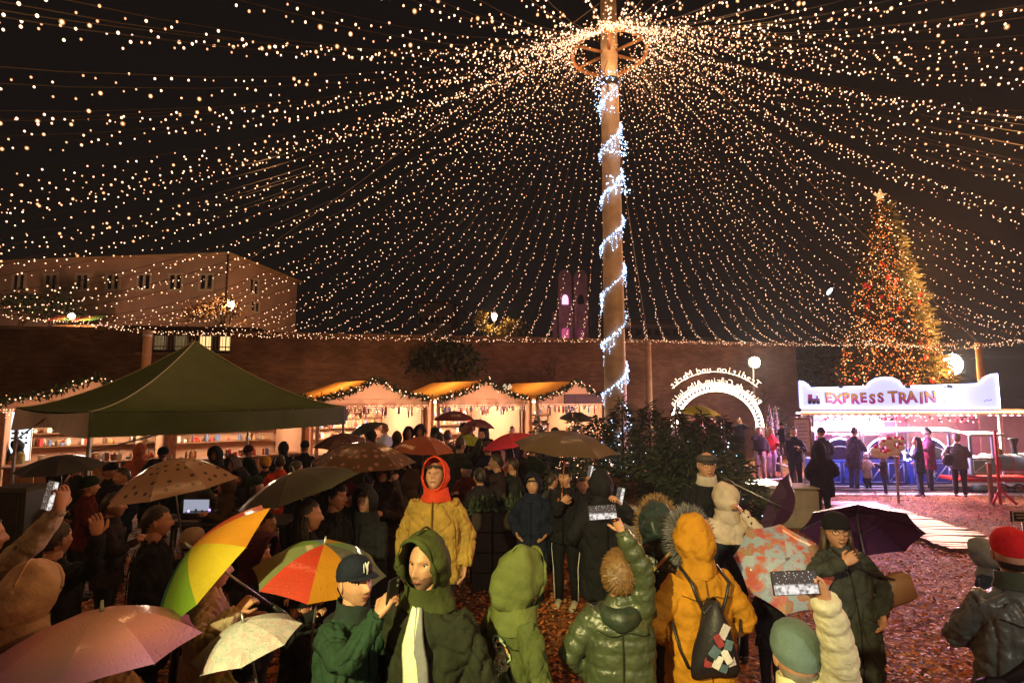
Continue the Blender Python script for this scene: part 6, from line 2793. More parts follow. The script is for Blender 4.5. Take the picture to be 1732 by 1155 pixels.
# ------------------------------------------------------------------ things held
def phone(pos, face, up, label, lit=True, L=.15, W=.074, screen=None):
    """pos centre, face = direction the screen looks, up = direction of the long side"""
    f = Vector(face).normalized()
    u = Vector(up)
    u = (u - f * u.dot(f)).normalized()
    r = u.cross(f)
    m = Matrix((r, u, f)).transposed()
    t = thing('phone', pos, label, 'phone')
    t.rotation_euler = m.to_euler()
    mb = MB()
    mb.bbox((0, 0, 0), (W, L, .009), .004)
    mb.build('case', M_BLACK, t, False)
    mb = MB()
    mb.box((0, 0, .0052), (W - .006, L - .008, .0012))
    if lit and screen is None:
        sm = bpy.data.materials.get('phone_picture')
        if sm is None:
            sm = bpy.data.materials.new('phone_picture')
            sm.use_nodes = True
            nt = sm.node_tree
            nt.nodes.clear()
            o = nt.nodes.new('ShaderNodeOutputMaterial')
            e = nt.nodes.new('ShaderNodeEmission')
            tc = nt.nodes.new('ShaderNodeTexCoord')
            # the view on the screen: dark sky full of light points over a bright band of stalls
            vo = nt.nodes.new('ShaderNodeTexVoronoi')
            vo.inputs['Scale'].default_value = 120
            nt.links.new(tc.outputs['Object'], vo.inputs['Vector'])
            rp = nt.nodes.new('ShaderNodeValToRGB')
            rp.color_ramp.elements[0].position = .14
            rp.color_ramp.elements[0].color = (1.0, .85, .66, 1)
            rp.color_ramp.elements[1].position = .26
            rp.color_ramp.elements[1].color = (.10, .075, .06, 1)
            nt.links.new(vo.outputs['Distance'], rp.inputs[0])
            nz = nt.nodes.new('ShaderNodeTexNoise')
            nz.inputs['Scale'].default_value = 60
            nz.inputs['Detail'].default_value = 4
            nt.links.new(tc.outputs['Object'], nz.inputs['Vector'])
            rq = nt.nodes.new('ShaderNodeValToRGB')
            rq.color_ramp.elements[0].position = .36
            rq.color_ramp.elements[0].color = (.08, .05, .045, 1)
            rq.color_ramp.elements[1].position = .60
            rq.color_ramp.elements[1].color = (1.0, .93, .86, 1)
            nt.links.new(nz.outputs['Fac'], rq.inputs[0])
            sp = nt.nodes.new('ShaderNodeSeparateXYZ')
            nt.links.new(tc.outputs['Object'], sp.inputs[0])
            mr = nt.nodes.new('ShaderNodeMapRange')
            mr.inputs['From Min'].default_value = .002
            mr.inputs['From Max'].default_value = .010
            nt.links.new(sp.outputs['X'], mr.inputs[0])
            mx = nt.nodes.new('ShaderNodeMix')
            mx.data_type = 'RGBA'
            nt.links.new(mr.outputs[0], mx.inputs[0])
            nt.links.new(rp.outputs[0], mx.inputs[6])
            nt.links.new(rq.outputs[0], mx.inputs[7])
            nt.links.new(mx.outputs[2], e.inputs['Color'])
            e.inputs['Strength'].default_value = 1.0
            nt.links.new(e.outputs[0], o.inputs['Surface'])
        mm = sm
    else:
        mm = screen if screen is not None else mat('phone_glass', (.01, .01, .012), .1, .6, var=0)
    mb.build('screen', mm, t, False)
    mb = MB()
    for dy in (.012, -.012):
        mb.lathe((-W * .28, L * .40 + dy * .9 - .012, -.005), [(.007, 0), (.006, -.002)], 10)
    mb.build('camera_lens', M_STEEL, t)
    return t




def wet(m):
    """raindrops standing on the cloth"""
    if m.get('_wet'):
        return
    m['_wet'] = 1
    nt = m.node_tree
    b = next(n for n in nt.nodes if n.type == 'BSDF_PRINCIPLED')
    tc = nt.nodes.new('ShaderNodeTexCoord')
    vo = nt.nodes.new('ShaderNodeTexVoronoi')
    vo.inputs['Scale'].default_value = 62
    nt.links.new(tc.outputs['Object'], vo.inputs['Vector'])
    mr = nt.nodes.new('ShaderNodeMapRange')
    mr.inputs['From Min'].default_value = .0
    mr.inputs['From Max'].default_value = .38
    mr.inputs['To Min'].default_value = 1.0
    mr.inputs['To Max'].default_value = .0
    nt.links.new(vo.outputs['Distance'], mr.inputs[0])
    bp = nt.nodes.new('ShaderNodeBump')
    bp.inputs['Strength'].default_value = .55
    bp.inputs['Distance'].default_value = .004
    nt.links.new(mr.outputs[0], bp.inputs['Height'])
    nt.links.new(bp.outputs['Normal'], b.inputs['Normal'])
    b.inputs['Coat Weight'].default_value = .35
    b.inputs['Coat Roughness'].default_value = .12
    nt.links.new(bp.outputs['Normal'], b.inputs['Coat Normal'])


M_RIB = mat('dark_rib', (.05, .05, .055), .4, .5, 0, metal=.3)


def umbrella(apex, axis, Rr, depth, label, cols, spin=0.0, shaft=.75, handle='straight', hcol=M_BLACK, panels=True, ribs=True, rough=.55, transl=.25, mats=None, n=8, group=None):
    """apex = top of the canopy, axis = direction the tip points"""
    ax = Vector(axis).normalized()
    q = ax.to_track_quat('Z', 'Y').to_matrix()
    t = thing('umbrella', apex, label, 'umbrella', group)
    t.rotation_euler = (q @ Matrix.Rotation(spin, 3, 'Z')).to_euler()
    if mats is None:
        mats = [mat('umbrella_%02x%02x%02x' % tuple(int(255 * min(1, c) ** .45) for c in col), col, rough, .4, .12, 5, .08, 200, transl=transl) for col in cols]
    for m in mats:
        wet(m)

    def surf(u, w):
        """u 0..1 radial, w -.5..+.5 within the panel"""
        r = Rr * u
        z = -depth * u ** 1.9
        a = w * 2 * PI / n
        # straight cloth between the ribs, drawn in at the hem
        k = math.cos(PI / n) / math.cos(a)
        k = 1 * (1 - .85) + k * .85
        k *= 1 - .045 * u ** 3 * (1 - (2 * w) ** 2)
        zz = z + (.020 * Rr) * u * (1 - (2 * w) ** 2) * 0
        return Vector((r * k * math.cos(a), r * k * math.sin(a), zz))
    cache = {}
    NU, NW = 8, 6
    for i in range(n):
        m = mats[i % len(mats)]
        rot = Matrix.Rotation(2 * PI * i / n, 4, 'Z')
        if m.name not in cache:
            mb = MB()
            rows = [[surf(max(.02, k / NU), -.5 + j / NW) for j in range(NW + 1)] for k in range(NU + 1)]
            mb.loft(rows, 0, closed=False)
            cache[m.name] = mb.mesh('panel', [m])
        o = link('panel', cache[m.name], t)
        o.rotation_euler = (0, 0, 2 * PI * i / n)
    mb = MB()
    tipl = .045
    mb.tube([(0, 0, -shaft), (0, 0, .0)], .006, 8)
    mb.build('shaft', hcol if handle == 'hook' else M_STEEL, t)
    mb = MB()
    mb.tube([(0, 0, -.005), (0, 0, .01), (0, 0, tipl)], [.012, .008, .005], 8)
    mb.build('ferrule', hcol if handle == 'hook' else M_STEEL, t)
    mb = MB()
    if handle == 'hook':
        pts = [(0, 0, -shaft + .02), (0, 0, -shaft - .05)] + [(-.035 + .035 * math.cos(a), 0, -shaft - .05 - .04 * math.sin(a)) for a in np.linspace(0, PI, 9)][1:] + [(-.07, 0, -shaft - .03)]
        mb.tube(pts, .012, 8)
    else:
        mb.tube([(0, 0, -shaft + .02), (0, 0, -shaft - .03), (0, 0, -shaft - .09)], [.012, .014, .015], 10)
    mb.build('handle', hcol, t)
    if ribs:
        me = None
        for i in range(n):
            if me is None:
                mb = MB()
                mb.tube([surf(max(.02, k / 6), -.5) - Vector((0, 0, .006)) for k in range(7)], .0028, 4)
                mb.tube([(0.008, 0, -depth * 1.0 - .02), Vector((Rr * .5 * math.cos(PI / n), -Rr * .5 * math.sin(PI / n), -depth * .5 ** 1.9 - .006))], .0024, 4)
                me = mb.mesh('rib', [M_RIB])
            o = link('rib', me, t)
            o.rotation_euler = (0, 0, 2 * PI * i / n)
    return t
# ------------------------------------------------------------------ the crowd, nearest first
BLACK = (.014, .014, .017)
NAVY = (.012, .016, .032)


def grip(px, py, D, **k):
    return dict(t=at(px, py, D), **k)


# man with cap taking a picture
A = person(598, 926, 2.7, -128, 'man in a navy cap and green jacket holding a phone up in front of him', 0, coat=(.022, .048, .030), hem=.72, bulk=1.16, hat='cap', hatcol=(.012, .015, .03), hair='dark', hood='down',
           hoodcol=(.02, .022, .03), armR=grip(638, 1040, 2.42, dir=(.55, .25, .8), palm=(.6, .6, -.1), thumb=(-.2, 0, .6), curl=.75, pole=(-.5, -.3, -1)), armL='pocket', hpitch=4, smile=.8, collar=(.02, .03, .028))
phone(at(664, 1006, 2.44), (-.65, .35, .1), (.35, -.2, .8), 'dark phone seen edge-on in the hand of the man in the navy cap', False)

# hooded man
Bm = person(728, 888, 2.62, 148, 'man in a dark olive hooded coat with a pale scarf, his face lit bright', 0, coat=(.024, .027, .016), hem=.45, bulk=1.3, hood='up', hoodcol=(.050, .060, .020), hyaw=8, armR='pocket', armL='down', smile=.5, beard=True)
s = Bm['s']
for nm, col, x0, wd, z1 in (('scarf', (.74, .72, .52), -.055, .040, .74), ('scarf_shaded_side', (.20, .20, .22), -.105, .026, .86)):  # second, grey strip paints the shadowed side of the pale scarf
    rows = []
    for k in range(16):
        u = k / 15
        z = (1.455 + (z1 - 1.455) * u) * s
        w = wd * s * (.55 + .45 * min(1, u * 4)) * (1 if k < 14 else (.85 if k == 14 else .5))
        row = []
        xc = (x0 * min(1, .35 + u * 2.2) - .035 * u) * s
        for q in range(5):
            x = xc + w * (q - 2) / 2
            rx, ry = .205 * 1.3 * s, (.148 * 1.3 if z < 1.3 * s else .148 * 1.3 - (z / s - 1.3) * .62) * s
            row.append(Bm['df']((x, ry * math.sqrt(max(.05, 1 - (x / rx) ** 2)) + .024 + .006 * math.cos(q * 2 + k * .3), z)))
        rows.append(row + [p - Vector((0, .016, 0)) for p in reversed(row)])
    mb = MB()
    mb.loft(rows, 0, True, True)
    mb.build(nm, cloth(col, .9), Bm['root'])

# kid in the green hoodie with the dragon print
C = person(868, 925, 2.85, -52, 'child in a green hoodie with a pale dragon print on the back', 0, kid=True, coat=(.080, .098, .030), hem=.66, bulk=1.0, hood='up', hoodcol=(.12, .14, .042), armL='down', armR='pocket', hair='fair')
mb = MB()
s = C['s']
rp = random.Random(3)
for k in range(110):
    # serpentine strokes and scale arcs on the back
    u = rp.random()
    z = (1.34 - .56 * u) * s
    xc = (.0 + .07 * math.sin(u * 9)) * s
    pts = []
    a0 = rp.uniform(0, 6)
    for j in range(5):
        aa = a0 + j * .7
        x = xc + (.02 + .035 * rp.random()) * s * math.cos(aa)
        zz = z + .035 * s * math.sin(aa)
        y = -(.131 * s * math.sqrt(max(0.05, 1 - (x / (.20 * s)) ** 2))) - .010 * s
        pts.append((x, y, zz))
    mb.tube(pts, .0055 * s, 4, rp.randrange(3))
mb.build('dragon_print', [cloth((.62, .58, .30), .8), cloth((.20, .34, .22), .8), cloth((.60, .30, .10), .8)], C['root'])

# boy filming with a phone
Dm = person(1046, 930, 3.0, -4, 'boy with short fair-brown hair in a shiny green puffer jacket, filming with raised arm', 0, kid=True, coat=(.055, .070, .034), hem=.72, bulk=1.22, puff=.013, shine=True, hair='fair', hood='down', hoodcol=(.03, .045, .03),
            armR=grip(1052, 900, 2.95, dir=(-.42, .1, .9), palm=(-.6, -.5, -.2), thumb=(-1, -.3, -.3), curl=.55, pole=(1, -.3, .2)), armL='pocket', hyaw=6)
phone(at(1019, 866, 2.9), (.05, -1, .18), (1, .05, .06), 'phone with a lit picture held up by the boy in the shiny green jacket')

# woman in the yellow parka and her drawstring backpack
E = person(1178, 872, 3.35, 6, 'woman in a long mustard yellow parka with a grey fur hood, seen from behind', 0, coat=(.44, .195, .015), hem=.44, bulk=1.18, puff=.011, hood='up', fur=(.16, .15, .16), armL='pocket', armR='pocket', legs=BLACK)


def on_back(P, x, z, out=.015, bulk=1.18):
    s = P['s']
    y = -(.142 * bulk * s) * math.sqrt(max(.08, 1 - (x / (.21 * bulk * s)) ** 2)) - out
    return P['world'](P['df']((x, y, z)))


s = E['s']
bk = on_back(E, 0, 1.10 * s, .0)
t = thing('drawstring_bag', bk, 'black drawstring backpack with grey, red and white facets on the yellow parka', 'backpack', None, E['ya'])
mb = MB()
rows = []
for i in range(11):
    u = i / 10
    z = (.22 - .46 * u) * s
    w = (.030 + .135 * min(1, u * 1.15) ** .8) * s * (1 if u < .93 else .9)
    dpt = (.035 + .055 * math.sin(PI * min(1, u * .9 + .08))) * s
    rows.append([(w * math.cos(a) * (1 + .05 * math.sin(5 * a + i)), -dpt * .55 + dpt * math.sin(a), z + .01 * math.sin(3 * a)) for a in np.linspace(0, 2 * PI, 20, endpoint=False)])
mb.loft(rows, 0, True, True)
mb.build('sack', mat('bag_black', (.018, .016, .02), .5, .4, .2, 12, .3, 60), t)
fc = [cloth((.50, .46, .46), .6), cloth((.30, .05, .06), .6), cloth((.10, .16, .20), .6), cloth((.72, .70, .70), .6)]
for k, (x, z, w, h, r) in enumerate(((.02, .07, .05, .09, .5), (-.02, .02, .045, .08, -.5), (.045, -.01, .05, .06, .3), (-.045, -.05, .06, .07, .7), (.03, -.075, .045, .10, -.5), (-.02, -.11, .05, .09, .5), (.075, -.12, .05, .06, -.3), (-.075, -.12, .05, .06, .2), (.02, -.16, .06, .05, .4))):
    mb = MB()
    u = (.22 * s - z * s) / (.46 * s)
    dpt = (.035 + .055 * math.sin(PI * min(1, u * .9 + .08))) * s
    mb.bbox((x * s, -dpt * 1.55 * math.sqrt(max(.3, 1 - (x / .15) ** 2)) - .002, z * s), (w * s, .008, h * s), .002, 0, Matrix.Rotation(r, 3, 'Y'))
    mb.build('facet', fc[(0, 1, 2, 2, 3, 3, 0, 1, 2)[k]], t, False)
for sx in (-1, 1):
    mb = MB()
    pts = [(0 + sx * .02 * s, -.06 * s, .21 * s)]
    for x, z in ((.06, 1.24), (.10, 1.34), (.125, 1.42)):
        w = on_back(E, sx * x * s, z * s, .03)
        pts.append(Matrix.Rotation(-E['ya'], 3, 'Z') @ (w - bk))
    w = E['world'](E['df']((sx * .13 * s, 0.0, 1.475 * s)))
    pts.append(Matrix.Rotation(-E['ya'], 3, 'Z') @ (w - bk))
    mb.tube(pts, .012 * s, 6)
    mb.build('cord', M_BLACK, t)
    mb = MB()
    pts = []
    for x, z, o in ((.16, -.20, .0), (.20, -.1, .03), (.235, .06, .06)):
        pts.append((sx * x * s, .0 + o, z * s))
    mb.tube(pts, .008 * s, 6)
    mb.build('cord', M_BLACK, t)

# dark puffer with fur hood
Fp = person(1108, 850, 3.85, -18, 'person in a long shiny dark green puffer coat with a tan fur hood, back turned', 0, coat=(.012, .026, .026), hem=.42, bulk=1.12, puff=.012, shine=True, hood='up', fur=(.24, .14, .07), armL='down', armR='pocket', legs=BLACK)
mb = MB()
s = Fp['s']
pts = [Fp['df'](q) for q in ((-.20 * s, -.145 * s, 1.10 * s), (-.10 * s, -.175 * s, 1.25 * s), (.02 * s, -.165 * s, 1.37 * s), (.12 * s, -.09 * s, 1.47 * s))]
mb.tube(pts, .012 * s, 6)
mb.build('bag_strap', cloth((.40, .25, .10), .7), Fp['root'])

# woman in the cream parka filming
G = person(1345, 1038, 2.15, -8, 'woman in a cream puffer parka and mottled grey knit hat, filming with a raised arm', 0, coat=(.74, .70, .52), hem=.6, bulk=1.3, puff=.014, hat='beanie', hatcol=(.13, .19, .18), hair='grey',
           armR=grip(1396, 1016, 1.98, dir=(-.45, .1, .9), palm=(-.6, -.5, -.2), thumb=(-1, -.3, -.4), curl=.55, pole=(1, -.2, -.3)), armL='pocket', collar=(.70, .66, .42))
phone(at(1344, 985, 1.95), (.03, -1, .2), (1, .04, .03), 'phone with a lit picture held up by the woman in the cream parka', L=.162, W=.078)

# woman with glasses under the purple umbrella
Hm = person(1428, 857, 4.0, 172, 'smiling woman in glasses and a black knit hat under the large purple umbrella', 0, coat=(.042, .046, .042), hem=.42, bulk=1.12, hat='beanie', hatcol=(.012, .012, .014), hair='brown', hairlen='long', glasses=True, smile=1.2,
            tilt=.12, hood='down', fur=(.22, .15, .10), legs=BLACK, armR=grip(1428, 952, 3.72, dir=(.7, -.2, .6), palm=(.3, .6, -.3), thumb=(0, 0, 1), curl=1.0, pole=(-1, .3, -.6)), armL='pocket', hyaw=-4)
t = thing('shoulder_bag', at(1512, 992, 4.05), 'tan shoulder bag at the hip of the woman in glasses', 'bag')
mb = MB()
mb.bbox((0, 0, -.02), (.26, .11, .20), .03, 0, Matrix.Rotation(R(-18), 3, 'Y'))
mb.build('pouch', mat('tan_leather', (.26, .13, .05), .5, .4, .15, 8), t)
mb = MB()
q = at(1512, 992, 4.05)
mb.tube([at(1512, 980, 3.98) - q, at(1480, 970, 3.80) - q, at(1440, 955, 3.77) - q, at(1405, 925, 3.86) - q], .009, 6)
mb.build('strap', M_BLACK, t)

# man with the red cap
I = person(1712, 895, 2.85, -6, 'man in a red cap and grey leather jacket with a black sling strap, back turned', 0, coat=(.095, .105, .10), hem=.80, bulk=1.32, hat='redcap', hatcol=(.60, .015, .02), hair='dark', collar=(.06, .075, .05), armL='front', armR='pocket', hyaw=-25, shine=True)
s = I['s']
t = thing('sling_bag', on_back(I, -.20 * s, .98 * s, .05, 1.32), 'black sling bag hanging from the strap of the man in the red cap', 'bag', None, I['ya'])
mb = MB()
mb.bbox((-.05, .03, -.06), (.14, .10, .24), .03)
mb.build('pouch', mat('bag_nylon', (.02, .02, .022), .6, .3, .2), t)
mb = MB()
o = on_back(I, -.20 * s, .98 * s, .05, 1.32)
rr = Matrix.Rotation(-I['ya'], 3, 'Z')
rows = []
for x, z in ((-.21, 1.0), (-.12, 1.10), (0, 1.22), (.10, 1.33), (.17, 1.42)):
    p = rr @ (on_back(I, x * s, z * s, .022, 1.30) - o)
    rows.append([p + Vector((-.016, 0, .016)), p + Vector((.016, 0, -.016)), p + Vector((.016, .01, -.016)), p + Vector((-.016, .01, .016))])
mb.loft(rows, 0, True, True)
mb.build('strap', M_BLACK, t)

person(1672, 908, 4.4, 24, 'small child in a grey hood and navy jacket beside the man in the red cap', 1, kid=True, coat=(.02, .035, .06), hood='up', hoodcol=(.22, .24, .23), armL='down', armR='down')
person(1193, 756, 5.5, 176, 'elderly man in a flat cap and glasses smiling in front of the young firs', 0, coat=BLACK, hem=.6, bulk=1.12, hat='flat', hatcol=(.07, .06, .06), hair='grey', glasses=True, smile=1.3, collar=(.42, .36, .32), armL='pocket', armR='pocket')
K = person(1228, 814, 5.1, -8, 'child in a jacket with beige hood and shoulders over navy, holding an umbrella', 1, kid=True, coat=(.016, .022, .042), hem=.72, bulk=1.08, hood='up', hoodcol=(.52, .42, .35), split=(1.19, (.52, .42, .35)), legs=BLACK, armL='down', armR=grip(1256, 866, 4.9, curl=1.0))

# yellow jacket man, looking up
Y = person(737, 772, 4.9, 178, 'man in a mustard yellow jacket and red hood looking up into the light', 0, coat=(.36, .22, .05), hem=.74, bulk=1.28, hood='up', hoodcol=(.60, .055, .02), hpitch=22, armL='down', armR='down', smile=0)
mb = MB()
s = Y['s']
mb.tube([Y['df']((.0, .178 * s + .003 * math.sin(z * 9), z * s)) for z in (.80, .95, 1.1, 1.25, 1.36)] + [Y['df']((0, .135 * s, 1.44 * s))], .005 * s, 5)
mb.build('zip', cloth((.20, .13, .03), .6), Y['root'])

# beneath the brown umbrella with the hooked handle
L1 = person(956, 788, 6.4, 160, 'man in black track suit with white side stripes holding the brown umbrella', 0, coat=BLACK, hem=.80, bulk=1.05, hair='dark', stripes=True, shoes=(.40, .38, .30), armR=grip(951, 848, 6.12, dir=(.5, -.2, .4), palm=(.2, .8, 0), curl=1.2), armL='pocket', legs=(.012, .012, .014))
person(902, 796, 6.5, 165, 'man in a dark navy hooded coat standing left of the brown umbrella handle', 1, coat=NAVY, hem=.5, bulk=1.25, hood='up', armL='pocket', armR='pocket')
person(1018, 792, 5.3, 8, 'large person in a black hooded coat, back turned, filming under the brown umbrella', 1, coat=BLACK, hem=.5, bulk=1.25, hood='up', armR=grip(1050, 852, 5.0, curl=.9), armL='pocket')
phone(at(1049, 838, 4.98), (-.5, -.8, .1), (.2, 0, 1), 'small lit phone held by the large black-hooded person')
person(985, 805, 7.2, 175, 'person in dark clothes half hidden, holding up a white phone under the brown umbrella', 1, coat=BLACK, hair='dark', armL=grip(999, 812, 6.9, curl=.9), armR='pocket')
phone(at(998, 797, 6.88), (.3, -.9, .1), (.25, 0, 1), 'white lit phone under the right half of the brown umbrella')

# middle left
person(512, 985, 3.5, 176, 'boy in a black knit hat looking out from under the striped bright umbrella', 0, kid=True, coat=BLACK, hat='beanie', hatcol=BLACK, armL='pocket', armR=grip(538, 1035, 3.3, curl=1.1), hair='dark', smile=0)
person(566, 813, 4.7, -112, 'dark-haired man in a black jacket seen in profile behind the cap man', 0, coat=BLACK, bulk=1.2, hair='dark', armL='pocket', armR='pocket', bare_head=False)
person(518, 843, 4.3, -80, 'girl with a lit face in profile, dark hair and black coat', 1, kid=True, coat=BLACK, hair='dark', hairlen='long', armL='front', armR='pocket')
person(622, 815, 4.9, 165, 'person in a black hooded coat facing the camera left of the yellow jacket', 1, coat=BLACK, hood='up', bulk=1.15, armL='front', armR='pocket')
person(446, 862, 4.4, -100, 'person with dark hair bent under the olive umbrella', 1, coat=BLACK, hair='dark', armL='front', armR='pocket')
person(650, 772, 6.0, 178, 'person in dark clothes under the brown dotted umbrella', 1, coat=(.03, .02, .022), hood='up', armL='front', armR=grip(664, 812, 5.7, curl=1))

# left edge
person(-38, 868, 3.0, -38, 'person in a cream jacket reaching in from the left edge with a phone', 1, coat=(.40, .33, .25), hair='brown', bulk=1.15, armR=grip(100, 862, 2.85, dir=(.1, .1, 1), palm=(-.9, .1, 0), curl=.8, pole=(.6, -.5, -1)), armL='pocket')
phone(at(86, 838, 2.85), (-.2, -.95, .1), (.15, 0, 1), 'phone with a bright screen held up at the left edge')
person(92, 880, 3.5, -12, 'dark-haired person in a black jacket with a white zip, right hand raised', 1, coat=BLACK, hair='dark', bulk=1.2, armR=grip(164, 905, 3.3, dir=(-.1, 0, 1), palm=(-.7, .5, 0), curl=.5, pole=(1, -.3, -.6)), armL='pocket')
person(44, 950, 2.6, 14, 'person in a beige hooded jacket at the left edge, back turned', 0, coat=(.48, .32, .21), hood='up', bulk=1.2, armL='pocket', armR='pocket')
person(262, 853, 4.0, -62, 'dark curly-haired man in a black coat in front of the sound table', 1, coat=BLACK, hem=.5, hair='dark', bulk=1.2, armL='pocket', armR='pocket')
person(324, 885, 4.4, -25, 'person in a grey-beige knit hat beside the dark curly-haired man', 1, coat=BLACK, hat='beanie', hatcol=(.30, .22, .17), armL='pocket', armR='pocket')
person(355, 925, 3.2, -55, 'person in a beige coat with a black shoulder strap under the tilted rainbow umbrella', 0, coat=(.45, .33, .24), hair='dark', hem=.5, bulk=1.15, armR=grip(402, 1032, 2.95, curl=1), armL='front')
person(180, 1052, 2.75, 5, 'child in a beige jacket hidden under the pink and lavender umbrella', 1, kid=True, coat=(.42, .27, .17), hair='brown', armL='pocket', armR='front')
person(372, 1075, 2.85, -20, 'child with striped yellow sleeves under the white printed umbrella', 1, kid=True, coat=(.42, .40, .10), hair='dark', armL='front', armR='front')
person(190, 832, 5.2, -70, 'person with dark hair under the green tent, profile towards the dotted umbrella', 1, coat=(.03, .02, .025), hair='dark', armL='pocket', armR='front')
person(432, 895, 3.7, -100, 'person in a dark jacket with a pink hood edge behind the rainbow umbrella', 1, coat=BLACK, hood='up', hoodcol=(.05, .012, .02), armL='front', armR='pocket')
person(1300, 955, 4.35, 12, 'child in black trousers half hidden behind the printed light blue umbrella', 1, kid=True, coat=BLACK, hair='dark', legs=BLACK, armL='pocket', armR='front')

# under and behind the tent
mid = [(100, 782, 7.2, -60, 'person in a black hood near the left tent leg', dict(hood='up')), (132, 775, 7.8, 150, 'person with a dim face between the two left tent legs', dict(hair='dark')),
       (186, 778, 8.0, -80, 'man in a dark cap in profile just right of the front tent leg', dict(hat='cap', hatcol=BLACK)), (236, 748, 10.5, 20, 'person in a salmon pink jacket behind the tent edge', dict(coat=(.55, .16, .09), hood='up')),
       (276, 752, 9.6, 10, 'person in a wide black hat under the tent edge', dict(hat='beanie', hatcol=BLACK)), (368, 752, 9.2, 172, 'person in a dark green hood facing us under the tent edge', dict(coat=(.02, .03, .022), hood='up')),
       (398, 768, 8.6, 160, 'person in a pale grey hood beside the rear tent leg', dict(hood='up', hoodcol=(.10, .09, .07))), (411, 788, 7.4, 165, 'smiling person in a dark hood with a white edge near the rear tent leg', dict(hood='up', coat=(.02, .02, .035))),
       (450, 768, 9.0, 30, 'person in a yellow knit hat next to the orange-red jacket', dict(hat='beanie', hatcol=(.55, .30, .03))), (474, 768, 8.4, 25, 'person in a bright orange-red jacket seen from behind', dict(coat=(.65, .075, .03), hair='dark', bulk=1.15)),
       (516, 742, 11.0, 15, 'person in a dark coat at the stall right of the tent', dict(hat='beanie', hatcol=BLACK)), (562, 738, 11.6, 0, 'person in a dark knit hat behind the dotted umbrella', dict(hat='beanie', hatcol=BLACK)),
       (628, 722, 12.6, 120, 'person in a black hood with a lit face under the black umbrella', dict(hood='up')), (652, 716, 14.0, 60, 'person in a pale blue jacket at the bright stall counter', dict(coat=(.35, .45, .55), hair='fair')),
       (690, 720, 12.2, -150, 'person in black with the hood up beside the bright counter, left one', dict(hood='up')), (712, 716, 11.8, 172, 'person in a black hood with a red lit face in front of the bright counter', dict(hood='up')),
       (744, 730, 11.6, 5, 'small person with dark hair before the bright counter', dict(hair='dark', kid=True)), (757, 726, 11.2, 10, 'person in a dark olive coat with fair hair before the counter', dict(coat=(.05, .05, .03), hair='brown')),
       (783, 714, 12.4, -110, 'person with dark hair under the dark red umbrella, left of the pair', dict(hair='dark')), (797, 712, 12.4, 120, 'person with dark hair under the dark red umbrella, right of the pair', dict(hair='dark')),
       (778, 738, 9.2, -30, 'person in a dark olive jacket filming with a raised hand beside the lime umbrella', dict(coat=(.035, .04, .025), hair='dark', armR=grip(812, 742, 8.9, curl=.9))),
       (818, 714, 12.2, 5, 'person with long dark hair under the wine red umbrella', dict(hair='dark', hairlen='long', coat=(.02, .012, .014))), (842, 766, 7.6, 80, 'person in a black jacket holding a phone under the pink-red umbrella', dict(hair='dark', armL='face', armR='front')),
       (868, 772, 7.9, 70, 'person in a dark jacket raising a hand behind the pink-red umbrella', dict(hair='dark', armL='face')), (866, 720, 15.2, 170, 'stallholder in a dark top behind the counter near the pole', dict(hair='dark')),
       (915, 716, 14.6, 10, 'person in a dark coat before the nearest stall to the pole', dict(hair='dark')), (940, 722, 14.2, 20, 'person in a dark hood before the dark name board', dict(hood='up')),
       (812, 790, 7.2, 20, 'person in a black coat standing behind the yellow jacket on the right', dict(hair='dark', hem=.5)), (716, 768, 7.6, 10, 'person in a dark hood behind the red hood', dict(hood='up')),
       (600, 760, 8.4, 170, 'person in a dark coat behind the brown dotted umbrella', dict(hair='dark')), (535, 775, 8.6, 10, 'person in dark clothes left of the brown dotted umbrella', dict(hair='dark')),
       (9, 738, 13.1, 150, 'vendor in a black jacket at the left edge of the far left stall', dict(hair='dark', armL='fold', armR='fold')), (33, 742, 13.15, 172, 'vendor in an olive jacket and dark hood with folded arms at the far left stall', dict(coat=(.17, .15, .07), hood='up', hoodcol=BLACK, armL='fold', armR='fold')),
       (70, 845, 5.6, 20, 'person with dark hair before the tan drape of the left stall', dict(hair='dark'))]
extra_spots = [(150, 800, 6.6, -40, 'under the tent behind the raised hand'), (210, 790, 7.4, 150, 'left of the dotted umbrella tip'), (255, 775, 8.4, -30, 'behind the top of the dotted umbrella'), (310, 778, 8.8, 20, 'between the dotted umbrella and the laptop'),
               (340, 790, 7.6, -20, 'behind the laptop on the table'), (385, 800, 6.9, 140, 'beside the sound table'), (430, 800, 7.0, -60, 'above the olive umbrella on its left'), (500, 778, 8.0, -30, 'above the olive umbrella on its right'),
               (540, 800, 6.4, 170, 'between the olive and the brown dotted umbrella'), (592, 812, 5.8, -100, 'behind the profile man'), (664, 800, 6.6, 30, 'left of the red hood at its shoulder'), (694, 792, 6.9, -20, 'under the rusty orange umbrella'),
               (790, 775, 8.2, 150, 'right of the red hood'), (826, 745, 9.8, 40, 'left of the pink-red umbrella'), (880, 772, 8.6, -30, 'between the pink-red and the large brown umbrella'), (900, 745, 10.2, 10, 'left above the large brown umbrella'),
               (932, 800, 7.8, -60, 'behind the man with the striped trousers'), (672, 728, 12.6, 20, 'at the bright counter beside the pale blue jacket'), (735, 720, 12.8, -30, 'at the counter between two stalls'), (604, 735, 11.4, 160, 'in front of the black tilted umbrella'),
               (480, 745, 11.6, 20, 'at the stall behind the orange-red jacket'), (420, 750, 11.0, -20, 'at the stall past the tent')]
looks = [('dark red', (.10, .015, .018)), ('dark blue', (.012, .022, .06)), ('black', (.012, .012, .014)), ('dark green', (.015, .03, .02)), ('grey', (.07, .068, .066)), ('brown', (.06, .035, .02))]
